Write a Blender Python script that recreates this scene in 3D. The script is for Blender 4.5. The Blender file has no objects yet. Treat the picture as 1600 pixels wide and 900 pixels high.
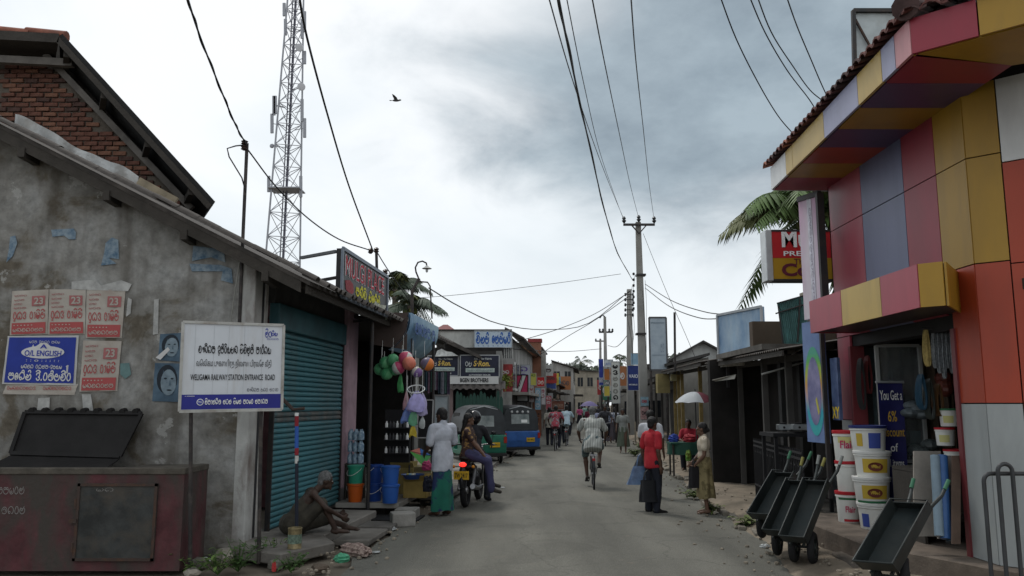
import bpy,bmesh,math,random
from mathutils import Vector,Matrix
random.seed(7)
R=math.radians
scene=bpy.context.scene
C=scene.collection

# ------------------------------------------------------------------ camera
F_PX,CAM_Z,PITCH=1260.0,1.75,math.atan((632-450)/1260.0)
cam_d=bpy.data.cameras.new('camera');cam=bpy.data.objects.new('camera',cam_d);C.objects.link(cam)
cam_d.sensor_width=36.0;cam_d.lens=36.0*F_PX/1600.0
cam_d.clip_start=0.05;cam_d.clip_end=5000
cam.location=(0,0,CAM_Z);cam.rotation_euler=(math.pi/2+PITCH,0,0)
scene.camera=cam
scene.render.resolution_x,scene.render.resolution_y=1024,576

# ------------------------------------------------------------------ sky and light (bright overcast, one heavy cloud)
SUN_EL,SUN_AZ=R(58),R(-30)
wd=bpy.data.worlds.new('World');scene.world=wd;wd.use_nodes= True
nt=wd.node_tree;nt.nodes.clear()
def N(tree,typ,**kw):
    n=tree.nodes.new(typ)
    for k,v in kw.items():
        if k.startswith('i_'):
            n.inputs[k[2:].replace('_',' ')].default_value=v
        else:
            setattr(n,k,v)
    return n
def ramp(tree,pts,interp='LINEAR'):
    n=tree.nodes.new('ShaderNodeValToRGB');cr=n.color_ramp;cr.interpolation=interp
    while len(cr.elements)<len(pts):cr.elements.new(0.5)
    for e,(p,c) in zip(cr.elements,pts):
        e.position=p;e.color=(c,c,c,1) if not hasattr(c,'__len__') else (c[0],c[1],c[2],1)
    return n
L=nt.links.new
sky=N(nt,'ShaderNodeTexSky',sky_type='NISHITA',sun_disc=False,sun_elevation=SUN_EL,sun_rotation=SUN_AZ,air_density=1.0,dust_density=2.0)
bg_sky=N(nt,'ShaderNodeBackground',i_Strength=0.10);L(sky.outputs[0],bg_sky.inputs[0])
tc=N(nt,'ShaderNodeTexCoord')
# cloud sheet: direction projected on a flat layer overhead
sx=N(nt,'ShaderNodeSeparateXYZ');L(tc.outputs['Generated'],sx.inputs[0])
zz=N(nt,'ShaderNodeMath',operation='MAXIMUM');L(sx.outputs[2],zz.inputs[0]);zz.inputs[1].default_value=0.0
za=N(nt,'ShaderNodeMath',operation='ADD');L(zz.outputs[0],za.inputs[0]);za.inputs[1].default_value=0.40
dv=N(nt,'ShaderNodeVectorMath',operation='DIVIDE');L(tc.outputs['Generated'],dv.inputs[0])
cb=N(nt,'ShaderNodeCombineXYZ');L(za.outputs[0],cb.inputs[0]);L(za.outputs[0],cb.inputs[1]);cb.inputs[2].default_value=1.0
L(cb.outputs[0],dv.inputs[1])
n1=N(nt,'ShaderNodeTexNoise',i_Scale=1.15,i_Detail=9.0,i_Roughness=0.52,i_Distortion=0.35);L(dv.outputs[0],n1.inputs['Vector'])
r1=ramp(nt,[(0.30,(0.62,0.70,0.75)),(0.45,(0.82,0.88,0.915)),(0.56,(0.95,0.98,1.0)),(0.75,(1.0,1.0,1.0))]);L(n1.outputs[0],r1.inputs[0])
# the heavy rain cloud ahead, upper right: distance of the direction from its heart, torn by noise
cd=Vector((0.33,1.0,0.43)).normalized()
sb=N(nt,'ShaderNodeVectorMath',operation='SUBTRACT');L(tc.outputs['Generated'],sb.inputs[0]);sb.inputs[1].default_value=cd
ml=N(nt,'ShaderNodeVectorMath',operation='MULTIPLY');L(sb.outputs[0],ml.inputs[0]);ml.inputs[1].default_value=(1/0.42,1/0.5,1/0.20)
ln=N(nt,'ShaderNodeVectorMath',operation='LENGTH');L(ml.outputs[0],ln.inputs[0])
n2=N(nt,'ShaderNodeTexNoise',i_Scale=3.0,i_Detail=9.0,i_Roughness=0.56,i_Distortion=0.5);L(dv.outputs[0],n2.inputs['Vector'])
m2=N(nt,'ShaderNodeMath',operation='MULTIPLY_ADD');L(n2.outputs[0],m2.inputs[0]);m2.inputs[1].default_value=1.1;L(ln.outputs[1],m2.inputs[2])
r2=ramp(nt,[(0.0,1.0),(0.60,0.92),(0.94,0.0)],'EASE')
m3=N(nt,'ShaderNodeMath',operation='MULTIPLY');L(m2.outputs[0],m3.inputs[0]);m3.inputs[1].default_value=0.54
L(m3.outputs[0],r2.inputs[0])
mixc=N(nt,'ShaderNodeMix',data_type='RGBA');L(r2.outputs[0],mixc.inputs[0]);L(r1.outputs[0],mixc.inputs[6])
n3=N(nt,'ShaderNodeTexNoise',i_Scale=3.4,i_Detail=9.0,i_Roughness=0.6);L(dv.outputs[0],n3.inputs['Vector'])
r3=ramp(nt,[(0.36,(0.175,0.235,0.285)),(0.64,(0.35,0.435,0.49))]);L(n3.outputs[0],r3.inputs[0])
L(r3.outputs[0],mixc.inputs[7])
bg_cl=N(nt,'ShaderNodeBackground',i_Strength=0.94);hz=ramp(nt,[(0.0,0.85),(0.30,0.0)],'EASE');L(sx.outputs[2],hz.inputs[0]) # the air whitens towards the horizon all round
mixh=N(nt,'ShaderNodeMix',data_type='RGBA');L(hz.outputs[0],mixh.inputs[0]);L(mixc.outputs[2],mixh.inputs[6]);mixh.inputs[7].default_value=(.94,.975,1,1)
L(mixh.outputs[2],bg_cl.inputs[0])
mxs=N(nt,'ShaderNodeMixShader');mxs.inputs[0].default_value=0.93
L(bg_sky.outputs[0],mxs.inputs[1]);L(bg_cl.outputs[0],mxs.inputs[2])
wo=N(nt,'ShaderNodeOutputWorld');L(mxs.outputs[0],wo.inputs[0])

sun_d=bpy.data.lights.new('sun','SUN');sun_d.energy=1.25;sun_d.angle=R(11);sun_d.color=(1.0,0.96,0.9)
sun=bpy.data.objects.new('sun',sun_d);C.objects.link(sun)
sdir=Vector((math.sin(SUN_AZ)*math.cos(SUN_EL),math.cos(SUN_AZ)*math.cos(SUN_EL),math.sin(SUN_EL)))
sun.rotation_euler=(-sdir).to_track_quat('-Z','Y').to_euler()
scene.view_settings.view_transform='Standard';scene.view_settings.look='None'
scene.view_settings.exposure=0.18;scene.view_settings.gamma=1.0;scene.view_settings.use_curve_mapping= False
scene.render.engine='CYCLES'
scene.cycles.max_bounces=6;scene.cycles.use_denoising= True

# ------------------------------------------------------------------ measuring helpers (photo pixel -> place)
def ray(px,py):
    a=(px-800)/F_PX;b=(450-py)/F_PX
    return Vector((a,math.cos(PITCH)-math.sin(PITCH)*b,math.sin(PITCH)+math.cos(PITCH)*b))
EYE=Vector((0,0,CAM_Z))
def gnd(px,py,z=0.0):
    r=ray(px,py); return EYE+r*((z-CAM_Z)/r.z)
def aty(px,py,y):
    r=ray(px,py); return EYE+r*(y/r.y)
def atx(px,py,x):
    r=ray(px,py); return EYE+r*(x/r.x)
def hit(px,py,p,n):
    r=ray(px,py);n=Vector(n); return EYE+r*((Vector(p)-EYE).dot(n)/r.dot(n))
RA=R(5.2) # the road runs 5.2 degrees to the right of the view
U=Vector((math.sin(RA),math.cos(RA),0));V=Vector((math.cos(RA),-math.sin(RA),0));UP=Vector((0,0,1))
def rp(t,s,z=0.0): return V*t+U*s+UP*z
def tpx(px,py,t): # point on the street-parallel plane at lateral offset t
    return hit(px,py,V*t,V)
def ts(p): return p.dot(V),p.dot(U)

# ------------------------------------------------------------------ materials
MATS={}
def mat(name,col,rough=0.75,var=0.12,scale=4.0,bump=0.0,bscale=35.0,metal=0.0,dirt=None,damt=0.5,dscale=1.2,
        stretch=(1,1,1),spec=0.3,lo=0.45,hi=0.68,trans=0.0,emit=0.0,alpha=1.0,col2=None):
    if name in MATS: return MATS[name]
    m=bpy.data.materials.new(name);m.use_nodes= True;t=m.node_tree;ln=t.links.new
    b=t.nodes['Principled BSDF']
    b.inputs['Roughness'].default_value=rough;b.inputs['Metallic'].default_value=metal
    b.inputs['Specular IOR Level'].default_value=spec
    tcn=N(t,'ShaderNodeTexCoord')
    nz=N(t,'ShaderNodeTexNoise',i_Scale=scale,i_Detail=6.0,i_Roughness=0.6);ln(tcn.outputs['Object'],nz.inputs['Vector'])
    c2=col2 if col2 else tuple(min(1,c*(1+var)) for c in col)
    rm=ramp(t,[(0.33,tuple(c*(1-var) for c in col)),(0.67,c2)]);ln(nz.outputs[0],rm.inputs[0])
    out=rm.outputs[0]
    if dirt is not None:
        mp=N(t,'ShaderNodeMapping');mp.inputs['Scale'].default_value=stretch;ln(tcn.outputs['Object'],mp.inputs[0])
        dn=N(t,'ShaderNodeTexNoise',i_Scale=dscale,i_Detail=9.0,i_Roughness=0.62,i_Distortion=0.3);ln(mp.outputs[0],dn.inputs['Vector'])
        dr=ramp(t,[(lo,0.0),(hi,damt)]);ln(dn.outputs[0],dr.inputs[0])
        mx=N(t,'ShaderNodeMix',data_type='RGBA');ln(dr.outputs[0],mx.inputs[0]);ln(out,mx.inputs[6])
        mx.inputs[7].default_value=(*dirt,1);out=mx.outputs[2]
    ln(out,b.inputs['Base Color'])
    if bump>0:
        bn=N(t,'ShaderNodeTexNoise',i_Scale=bscale,i_Detail=5.0);ln(tcn.outputs['Object'],bn.inputs['Vector'])
        bp=N(t,'ShaderNodeBump',i_Strength=bump,i_Distance=0.02);ln(bn.outputs[0],bp.inputs['Height']);ln(bp.outputs[0],b.inputs['Normal'])
    if trans:b.inputs['Transmission Weight'].default_value=trans
    if emit:
        b.inputs['Emission Color'].default_value=(*col,1);b.inputs['Emission Strength'].default_value=emit
    if alpha<1:b.inputs['Alpha'].default_value=alpha
    MATS[name]=m
    return m
def flat(name,col,rough=0.7,**k): return mat(name,col,rough,var=k.pop('var',0.06),**k)
def paint(name,col,rough=0.5,**k):
    return mat(name,col,rough,var=0.1,dirt=k.pop('dirt',tuple(c*0.35+0.02 for c in col)),damt=k.pop('damt',0.45),dscale=k.pop('dscale',3.0),bump=k.pop('bump',0.05),**k)

# ------------------------------------------------------------------ mesh builder
class MB:
    def __init__(s):s.v=[];s.f=[]
    def add(s,vs,fs):
        o=len(s.v);s.v+=[Vector(v) for v in vs];s.f+=[tuple(i+o for i in f) for f in fs]; return s
    def box(s,x0,x1,y0,y1,z0,z1):
        return s.add([(x0,y0,z0),(x1,y0,z0),(x1,y1,z0),(x0,y1,z0),(x0,y0,z1),(x1,y0,z1),(x1,y1,z1),(x0,y1,z1)],
                     [(0,3,2,1),(4,5,6,7),(0,1,5,4),(1,2,6,5),(2,3,7,6),(3,0,4,7)])
    def obox(s,c,a,b,d): # centre and three half-edge vectors
        c,a,b,d=Vector(c),Vector(a),Vector(b),Vector(d)
        vs=[c+a*i+b*j+d*k for k in (-1,1) for j in (-1,1) for i in (-1,1)]
        fs=[(0,2,3,1),(4,5,7,6),(0,1,5,4),(2,6,7,3),(0,4,6,2),(1,3,7,5)]
        if a.cross(b).dot(d)<0:fs=[f[::-1] for f in fs]
        return s.add(vs,fs)
    def bar(s,p,q,w,h,up=(0,0,1)): # rectangular bar from p to q
        p,q=Vector(p),Vector(q);d=(q-p);x=d.cross(Vector(up))
        if x.length<1e-6:x=d.cross(Vector((1,0,0)))
        x.normalize();y=x.cross(d).normalized()
        return s.obox((p+q)/2,x*w/2,d/2,y*h/2)
    def tube(s,path,r,n=8,cap=True):
        P=[Vector(p) for p in path];k=len(P);rr=r if hasattr(r,'__len__') else [r]*k
        rings=[];prev= None
        for i in range(k):
            d=(P[min(i+1,k-1)]-P[max(i-1,0)]).normalized()
            if prev is None:
                x=d.cross(UP) if abs(d.z)<0.95 else d.cross(Vector((1,0,0)))
            else:x=prev-d*prev.dot(d)
            x.normalize();y=d.cross(x);prev=x
            rings.append([P[i]+(x*math.cos(2*math.pi*j/n)+y*math.sin(2*math.pi*j/n))*rr[i] for j in range(n)])
        vs=[v for g in rings for v in g];fs=[]
        for i in range(k-1):
            for j in range(n):
                a,b=i*n+j,i*n+(j+1)%n
                fs.append((a,b,b+n,a+n))
        if cap:fs+=[tuple(range(n))[::-1],tuple((k-1)*n+j for j in range(n))]
        return s.add(vs,fs)
    def lathe(s,prof,c=(0,0,0),n=20,M=None,closed=False):
        c=Vector(c);vs=[];k=len(prof)
        for (r,z) in prof:
            for j in range(n):
                p=Vector((r*math.cos(2*math.pi*j/n),r*math.sin(2*math.pi*j/n),z))
                vs.append((M@p if M else p)+c)
        fs=[]
        for i in range(k if closed else k-1):
            i2=(i+1)%k
            for j in range(n):
                fs.append((i*n+j,i*n+(j+1)%n,i2*n+(j+1)%n,i2*n+j))
        if not closed:
            if prof[0][0]>1e-4:fs.append(tuple(range(n))[::-1])
            if prof[-1][0]>1e-4:fs.append(tuple((k-1)*n+j for j in range(n)))
        return s.add(vs,fs)
    def ell(s,c,rad,M=None,nu=12,nv=8):
        c=Vector(c);rad=rad if hasattr(rad,'__len__') else (rad,)*3;vs=[]
        for i in range(nv+1):
            ph=math.pi*i/nv
            for j in range(nu):
                th=2*math.pi*j/nu
                p=Vector((rad[0]*math.sin(ph)*math.cos(th),rad[1]*math.sin(ph)*math.sin(th),rad[2]*math.cos(ph)))
                vs.append((M@p if M else p)+c)
        fs=[]
        for i in range(nv):
            for j in range(nu):
                a,b=i*nu+j,i*nu+(j+1)%nu
                fs.append((a,a+nu,b+nu,b))
        return s.add(vs,fs)
    def prism(s,poly,off): # planar polygon swept along off
        P=[Vector(p) for p in poly];off=Vector(off);k=len(P)
        n=Vector((0,0,0))
        for i in range(k):n+=P[i].cross(P[(i+1)%k])
        if n.dot(off)>0:P=P[::-1]
        vs=P+[p+off for p in P]
        return s.add(vs,[tuple(range(k)),tuple(range(2*k-1,k-1,-1))]+[((i+1)%k,i,i+k,(i+1)%k+k) for i in range(k)])
    def quad(s,a,b,c,d): return s.add([a,b,c,d],[(0,1,2,3)])
    def grid(s,fn,nu,nv):
        vs=[fn(i/nu,j/nv) for j in range(nv+1) for i in range(nu+1)];w=nu+1
        return s.add(vs,[(j*w+i,j*w+i+1,(j+1)*w+i+1,(j+1)*w+i) for j in range(nv) for i in range(nu)])
    def mesh(s,name,smooth=None,bevel=0.0):
        me=bpy.data.meshes.new(name);me.from_pydata([tuple(v) for v in s.v],[],s.f)
        if bevel or smooth is not None:
            bm=bmesh.new();bm.from_mesh(me);bmesh.ops.remove_doubles(bm,verts=bm.verts,dist=1e-5)
            if bevel:
                es=[e for e in bm.edges if len(e.link_faces)==2 and e.calc_face_angle(0)>0.5]
                bmesh.ops.bevel(bm,geom=es,offset=bevel,segments=1 if bevel<0.02 else 2,affect='EDGES',profile=0.5,clamp_overlap=True)
            bm.to_mesh(me);bm.free()
        me.validate()
        if smooth is not None:
            for p in me.polygons:p.use_smooth= True
            me.set_sharp_from_angle(angle=R(smooth))
        return me
    def build(s,name,m,parent=None,smooth=None,bevel=0.0,loc=None,rotz=None,**tags):
        return obj(name,s.mesh(name,smooth,bevel),m,parent,loc,rotz,**tags)
def obj(name,me,m=None,parent=None,loc=None,rotz=None,**tags):
    o=bpy.data.objects.new(name,me);C.objects.link(o)
    if m is not None and me is not None and not me.materials:me.materials.append(m)
    if parent is not None:o.parent=parent
    if loc is not None:o.location=loc
    if rotz is not None:o.rotation_euler=(0,0,rotz)
    for k,v in tags.items():o[k]=v
    return o
def thing(name,label,cat,loc=(0,0,0),rotz=0.0,group=None):
    o=bpy.data.objects.new(name,None);C.objects.link(o);o.empty_display_size=0.2
    o.location=loc;o.rotation_euler=(0,0,rotz);o['label']=label;o['category']=cat
    if group:o['group']=group
    return o
def tag(o,label,cat,group=None):
    o['label']=label;o['category']=cat
    if group:o['group']=group
    return o
def struct(o):o['kind']='structure'; return o
def piece(src,parent,loc=None,rot=None,scl=None,m=None): # another object that shares src's mesh
    o=bpy.data.objects.new(src.name.split('.')[0],src.data);C.objects.link(o);o.parent=parent
    if loc is not None:o.location=loc
    if rot is not None:o.rotation_euler=rot
    if scl is not None:o.scale=scl
    if m is not None:
        o.material_slots[0].link='OBJECT';o.material_slots[0].material=m
    return o
def copy_tree(o,label=None,loc=None,rotz=None,parent=None):
    c=o.copy();C.objects.link(c);c.parent=parent
    for ch in list(o.children):copy_tree(ch,parent=c)
    if label:c['label']=label
    if loc is not None:c.location=loc
    if rotz is not None:c.rotation_euler=(0,0,rotz)
    return c

# ------------------------------------------------------------------ lettering
def place_mesh(me,o,right,up,sx,sy):
    r=Vector(right).normalized();u=Vector(up).normalized();n=r.cross(u)
    M=Matrix.Identity(4)
    for i in range(3):
        M[i][0]=r[i]*sx;M[i][1]=u[i]*sy;M[i][2]=n[i];M[i][3]=o[i]
    me.transform(M)
def text(body,m,parent,o,right,up,w,h,bold=0.0,name='lettering',shear=0.0,fit=True):
    """Flat lettering whose box has its lower left corner at o, w wide and h high."""
    cu=bpy.data.curves.new('t','FONT');cu.body=body;cu.size=1.0;cu.offset=bold;cu.resolution_u=3;cu.shear=shear;cu.fill_mode='FRONT'
    to=bpy.data.objects.new('t',cu);me=bpy.data.meshes.new_from_object(to)
    bpy.data.objects.remove(to);bpy.data.curves.remove(cu)
    if not me.vertices: return None
    xs=[v.co.x for v in me.vertices];ys=[v.co.y for v in me.vertices]
    x0,x1,y0,y1=min(xs),max(xs),min(ys),max(ys)
    me.transform(Matrix.Translation((-x0,-y0,0)))
    place_mesh(me,Vector(o),right,up,w/max(1e-3,x1-x0),h/max(1e-3,y1-y0))
    me.name=name
    return obj(name,me,m,parent)
def arc(cx,cy,rx,ry,a0,a1,n=11):
    return [(cx+rx*math.cos(R(a0+(a1-a0)*i/n)),cy+ry*math.sin(R(a0+(a1-a0)*i/n))) for i in range(n+1)]
O_= lambda x,y,r:arc(x,y,r,r,0,360,10)
SG={ # round Sinhala letters drawn as pen strokes: advance, strokes
 'ව':(0.95,[arc(.45,.45,.42,.45,140,-190),O_(.3,.5,.15)]),
 'ල':(1.0,[arc(.5,.5,.45,.5,230,-30),arc(.7,.25,.2,.2,0,-200),O_(.28,.4,.16)]),
 'ග':(1.0,[arc(.48,.45,.43,.52,240,-55),O_(.28,.2,.14),[(.73,.02),(.6,.12)]]),
 'ම':(1.0,[arc(.48,.42,.44,.42,170,400),O_(.26,.72,.17),O_(.66,.72,.16)]),
 'ද':(.75,[arc(.4,.62,.3,.35,200,-60),arc(.45,.2,.25,.22,110,330),[(.55,.3),(.3,.32)]]),
 'ර':(.75,[arc(.36,.4,.3,.4,120,420),arc(.36,.78,.2,.17,200,-20)]),
 'ය':(1.0,[arc(.3,.4,.24,.4,60,330),arc(.7,.42,.25,.42,180,400),O_(.3,.62,.12)]),
 'ප':(.95,[arc(.45,.45,.42,.45,160,400),[(.22,.3),(.22,.85)],[(.22,.5),(.6,.5)]]),
 'ස':(.95,[arc(.45,.45,.42,.45,120,400),O_(.35,.55,.15),[(.5,.55),(.72,.98)]]),
 'න':(.95,[arc(.45,.42,.42,.44,150,400),O_(.32,.66,.17),[(.49,.66),(.6,.4)]]),
 'ට':(.8,[arc(.4,.45,.36,.45,130,410),O_(.36,.3,.12)]),
 'ෂ':(1.0,[arc(.48,.42,.44,.42,170,400),[(.2,.75),(.5,.45),(.78,.8)],O_(.36,.45,.14)]),
 'ක':(1.15,[arc(.3,.4,.26,.4,80,330),arc(.8,.4,.28,.4,180,420),arc(.55,.78,.22,.2,180,-20)]),
 'හ':(1.0,[arc(.48,.5,.44,.48,220,-50),O_(.32,.2,.17),[(.5,.2),(.75,.1)]]),
 'ත':(.95,[arc(.45,.45,.42,.45,200,-140),arc(.45,.45,.2,.2,180,-60)]),
 'ජ':(.9,[arc(.4,.45,.36,.45,120,430),O_(.34,.34,.15),[(.49,.34),(.8,.5)]]),
 'බ':(.95,[arc(.45,.42,.42,.42,130,410),arc(.45,.85,.22,.14,180,0)]),
 'ඩ':(.75,[arc(.38,.68,.26,.28,190,-80),arc(.42,.22,.26,.22,90,-200)]),
 'ආ':(1.1,[arc(.4,.45,.36,.45,90,400),O_(.34,.5,.13),[(.85,.9),(.85,.05)]]),
 'O':(.9,[O_(.42,.45,.4)]),'.':(.35,[O_(.15,.05,.05)]),'-':(.5,[[(.05,.45),(.42,.45)]]),' ':(.55,[]),
}
SV={ # vowel signs over, under or after the letter
 'ි': lambda w:[arc(w*.45,1.0,.34,.26,170,10)],'ී': lambda w:[arc(w*.45,1.0,.34,.28,170,-10),O_(w*.45+.3,1.06,.08)],
 '්': lambda w:[arc(w*.6,1.02,.2,.24,180,-30)],'ු': lambda w:[[(w*.6,.0),(w*.6,-.28),(w*.35,-.28)]],
 'ූ': lambda w:[[(w*.6,.0),(w*.6,-.3),(w*.3,-.3),(w*.3,-.15)]],'ා': None,'ැ': None,'ෙ': None,'ේ': None,
}
KOMB=(.7,[arc(.3,.45,.25,.42,-60,280),O_(.3,.45,.1)])
AELA=(.55,[[(.1,.75),(.3,.95),(.36,.1),(.2,.0)]]);AEDA=(.6,[[(.1,.55),(.4,.6),(.42,.05)],O_(.28,.6,.13)])
def sinhala(body,m,parent,o,right,up,w,h,pen=0.11,name='lettering'):
    strokes=[];x=0.0;i=0;base_w=0.9
    def put(g,dx):
        for st in g:strokes.append([(px+dx,py) for px,py in st])
    while i<len(body):
        ch=body[i];j=i+1;signs=[]
        while j<len(body) and body[j] in SV:signs.append(body[j]);j+=1
        if 'ෙ' in signs or 'ේ' in signs:put(KOMB[1],x);x+=KOMB[0]
        adv,st=SG.get(ch,SG['O']);put(st,x)
        for sg in signs:
            if sg=='ේ':put(SV['්'](adv),x)
            elif SV[sg]:put(SV[sg](adv),x)
        x+=adv+0.08
        if 'ා' in signs:put(AELA[1],x);x+=AELA[0]
        if 'ැ' in signs:put(AEDA[1],x);x+=AEDA[0]
        i=j
    mb=MB();k=0
    for st in strokes:
        P=[Vector((a,b,0)) for a,b in st];lft=[];rgt=[]
        for q in range(len(P)):
            d=(P[min(q+1,len(P)-1)]-P[max(q-1,0)])
            d=d.normalized() if d.length>1e-6 else Vector((1,0,0))
            nn=Vector((-d.y,d.x,0))*pen/2;zq=Vector((0,0,0.0004*(k%4)))
            lft.append(P[q]+nn+zq);rgt.append(P[q]-nn+zq)
        n=len(P);mb.add(lft+rgt,[(q,n+q,n+q+1,q+1) for q in range(n-1)]);k+=1
    me=mb.mesh(name);place_mesh(me,Vector(o),right,up,w/max(x,.1),h/1.25)
    return obj(name,me,m,parent)
def board(mb,c,right,up,w,h,th): # a slab lying behind its face centre c
    r=Vector(right).normalized();u=Vector(up).normalized();n=r.cross(u)
    return mb.obox(Vector(c)-n*th/2,r*w/2,u*h/2,n*th/2)

def root_at(root,loc): # children were built in world coordinates: put the root at its base
    loc=Vector(loc);root.location=loc
    for c in root.children:c.matrix_parent_inverse=Matrix.Translation(-loc)
    return root
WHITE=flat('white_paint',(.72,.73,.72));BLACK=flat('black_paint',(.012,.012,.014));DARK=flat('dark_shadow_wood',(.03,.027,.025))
BLUE=flat('print_blue',(.02,.035,.30));RED=flat('print_red',(.45,.03,.035));YEL=flat('print_yellow',(.65,.48,.03))
RUST=mat('rusty_iron',(.05,.035,.03),.8,dirt=(.12,.05,.02),damt=.6,dscale=6,bump=.2)
IRON=mat('dark_iron',(.035,.035,.037),.55,dirt=(.08,.05,.03),damt=.4,dscale=8,metal=.3)
CABLE=flat('cable_black',(.012,.012,.013),.6)
CONC=mat('concrete',(.26,.25,.23),.9,var=.2,scale=2.5,bump=.25,dirt=(.09,.085,.075),damt=.7,dscale=1.1)
CONC_DK=mat('dirty_concrete',(.115,.108,.098),.92,var=.3,scale=2.0,bump=.35,dirt=(.045,.04,.035),damt=.75,dscale=1.6)
WOOD_DK=mat('weathered_wood',(.050,.044,.038),.85,var=.3,scale=3,bump=.3,dirt=(.02,.018,.016),damt=.6,dscale=3,stretch=(1,1,1))
TILE_OLD=mat('old_roof_tile',(.075,.066,.06),.9,var=.35,scale=5,bump=.3,dirt=(.03,.03,.028),damt=.7,dscale=2)

# ================================================================== ground, road, verges
g=MB().quad((-900,-60,-.06),(900,-60,-.06),(900,1600,-.06),(-900,1600,-.06)).build('ground',mat('dusty_earth',(.16,.135,.105),.95,var=.25,scale=.8,bump=.3,dirt=(.07,.065,.045),damt=.7,dscale=.5));struct(g)
def asphalt():
    m=bpy.data.materials.new('worn_asphalt');m.use_nodes= True;t=m.node_tree;ln=t.links.new;b=t.nodes['Principled BSDF']
    tcn=N(t,'ShaderNodeTexCoord')
    big=N(t,'ShaderNodeTexNoise',i_Scale=.35,i_Detail=6.0,i_Roughness=.6);ln(tcn.outputs['Object'],big.inputs['Vector'])
    rb=ramp(t,[(.32,(.100,.098,.085)),(.55,(.122,.119,.102)),(.72,(.145,.138,.115))]);ln(big.outputs[0],rb.inputs[0])
    mp=N(t,'ShaderNodeMapping');mp.inputs['Scale'].default_value=(1,.12,1);mp.inputs['Rotation'].default_value=(0,0,RA);ln(tcn.outputs['Object'],mp.inputs[0])
    tr=N(t,'ShaderNodeTexNoise',i_Scale=1.1,i_Detail=4.0);ln(mp.outputs[0],tr.inputs['Vector'])
    rt=ramp(t,[(.38,.78),(.62,1.14)]);ln(tr.outputs[0],rt.inputs[0])
    m1=N(t,'ShaderNodeMix',data_type='RGBA',blend_type='MULTIPLY');m1.inputs[0].default_value=1;ln(rb.outputs[0],m1.inputs[6]);ln(rt.outputs[0],m1.inputs[7])
    gr=N(t,'ShaderNodeTexVoronoi',i_Scale=70.0);ln(tcn.outputs['Object'],gr.inputs['Vector'])
    rg=ramp(t,[(.0,.55),(.35,1.0),(.8,1.35)]);ln(gr.outputs['Distance'],rg.inputs[0])
    m2=N(t,'ShaderNodeMix',data_type='RGBA',blend_type='MULTIPLY');m2.inputs[0].default_value=.75;ln(m1.outputs[2],m2.inputs[6]);ln(rg.outputs[0],m2.inputs[7])
    sp=N(t,'ShaderNodeTexNoise',i_Scale=2.2,i_Detail=8.0,i_Roughness=.7);ln(tcn.outputs['Object'],sp.inputs['Vector'])
    rs=ramp(t,[(.60,0.0),(.70,.55)]);ln(sp.outputs[0],rs.inputs[0])
    m3=N(t,'ShaderNodeMix',data_type='RGBA');ln(rs.outputs[0],m3.inputs[0]);ln(m2.outputs[2],m3.inputs[6]);m3.inputs[7].default_value=(.17,.15,.12,1)
    ck=N(t,'ShaderNodeTexVoronoi',feature='DISTANCE_TO_EDGE',i_Scale=.55);wv=N(t,'ShaderNodeTexNoise',i_Scale=3.0,i_Detail=5.0);ln(tcn.outputs['Object'],wv.inputs['Vector'])
    wa=N(t,'ShaderNodeVectorMath',operation='MULTIPLY_ADD');ln(wv.outputs['Color'],wa.inputs[0]);wa.inputs[1].default_value=(.5,.5,.5);ln(tcn.outputs['Object'],wa.inputs[2]);ln(wa.outputs[0],ck.inputs['Vector'])
    rc=ramp(t,[(.003,.62),(.010,1.0)]);ln(ck.outputs['Distance'],rc.inputs[0])
    m4=N(t,'ShaderNodeMix',data_type='RGBA',blend_type='MULTIPLY');ln(tr.outputs[0],m4.inputs[0]);ln(m3.outputs[2],m4.inputs[6]);ln(rc.outputs[0],m4.inputs[7])
    pn=N(t,'ShaderNodeTexNoise',i_Scale=.8,i_Detail=3.0,i_Distortion=.6);ln(tcn.outputs['Object'],pn.inputs['Vector']);rp_=ramp(t,[(.585,1.0),(.61,.86)]);ln(pn.outputs[0],rp_.inputs[0])
    m5=N(t,'ShaderNodeMix',data_type='RGBA',blend_type='MULTIPLY');m5.inputs[0].default_value=.9;ln(m4.outputs[2],m5.inputs[6]);ln(rp_.outputs[0],m5.inputs[7]);m3=m5
    ln(m3.outputs[2],b.inputs['Base Color']);b.inputs['Roughness'].default_value=.88;b.inputs['Specular IOR Level'].default_value=.25
    bp=N(t,'ShaderNodeBump',i_Strength=.45,i_Distance=.012);ln(gr.outputs['Distance'],bp.inputs['Height']);ln(bp.outputs[0],b.inputs['Normal'])
    return m
def edge_noise(s,k): return .10*math.sin(s*.9+k)+.06*math.sin(s*2.3+2*k)+.04*math.sin(s*5.7+k)
mb=MB();ss=[-8+.5*i for i in range(90)]+[37+2*i for i in range(70)]
vs=[]
for s in ss:
    a,b_=-2.62+edge_noise(s,1),2.2+edge_noise(s,4)
    for i in range(9):vs.append(rp(a+(b_-a)*i/8,s,.03*math.sin(math.pi*i/8)))
mb.add(vs,[(j*9+i,j*9+i+1,(j+1)*9+i+1,(j+1)*9+i) for j in range(len(ss)-1) for i in range(8)])
struct(mb.build('road',asphalt(),smooth=60))
# right verge: bare dirt shelf that falls to the road
DIRT=mat('verge_dirt',(.20,.165,.125),.95,var=.3,scale=1.4,bump=.6,bscale=14,dirt=(.085,.075,.055),damt=.7,dscale=1.3)
def verge_pt(i,j,t0,t1,z1,k):
    s=6+46*j;t=t0+(t1-t0)*i
    z=z1*min(1,max(-.4,(i*8-.35)*.9))+.02*math.sin(s*2.1+i*9)*(i>.05)+.012*math.sin(s*6+i*23)
    return rp(t+(edge_noise(s,k) if i<.05 else 0),s,z-(.05 if i<.01 else 0))
struct(MB().grid(lambda i,j:verge_pt(i,j,2.02,5.2,.09,4),16,120).build('verge',DIRT,smooth=60))
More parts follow.
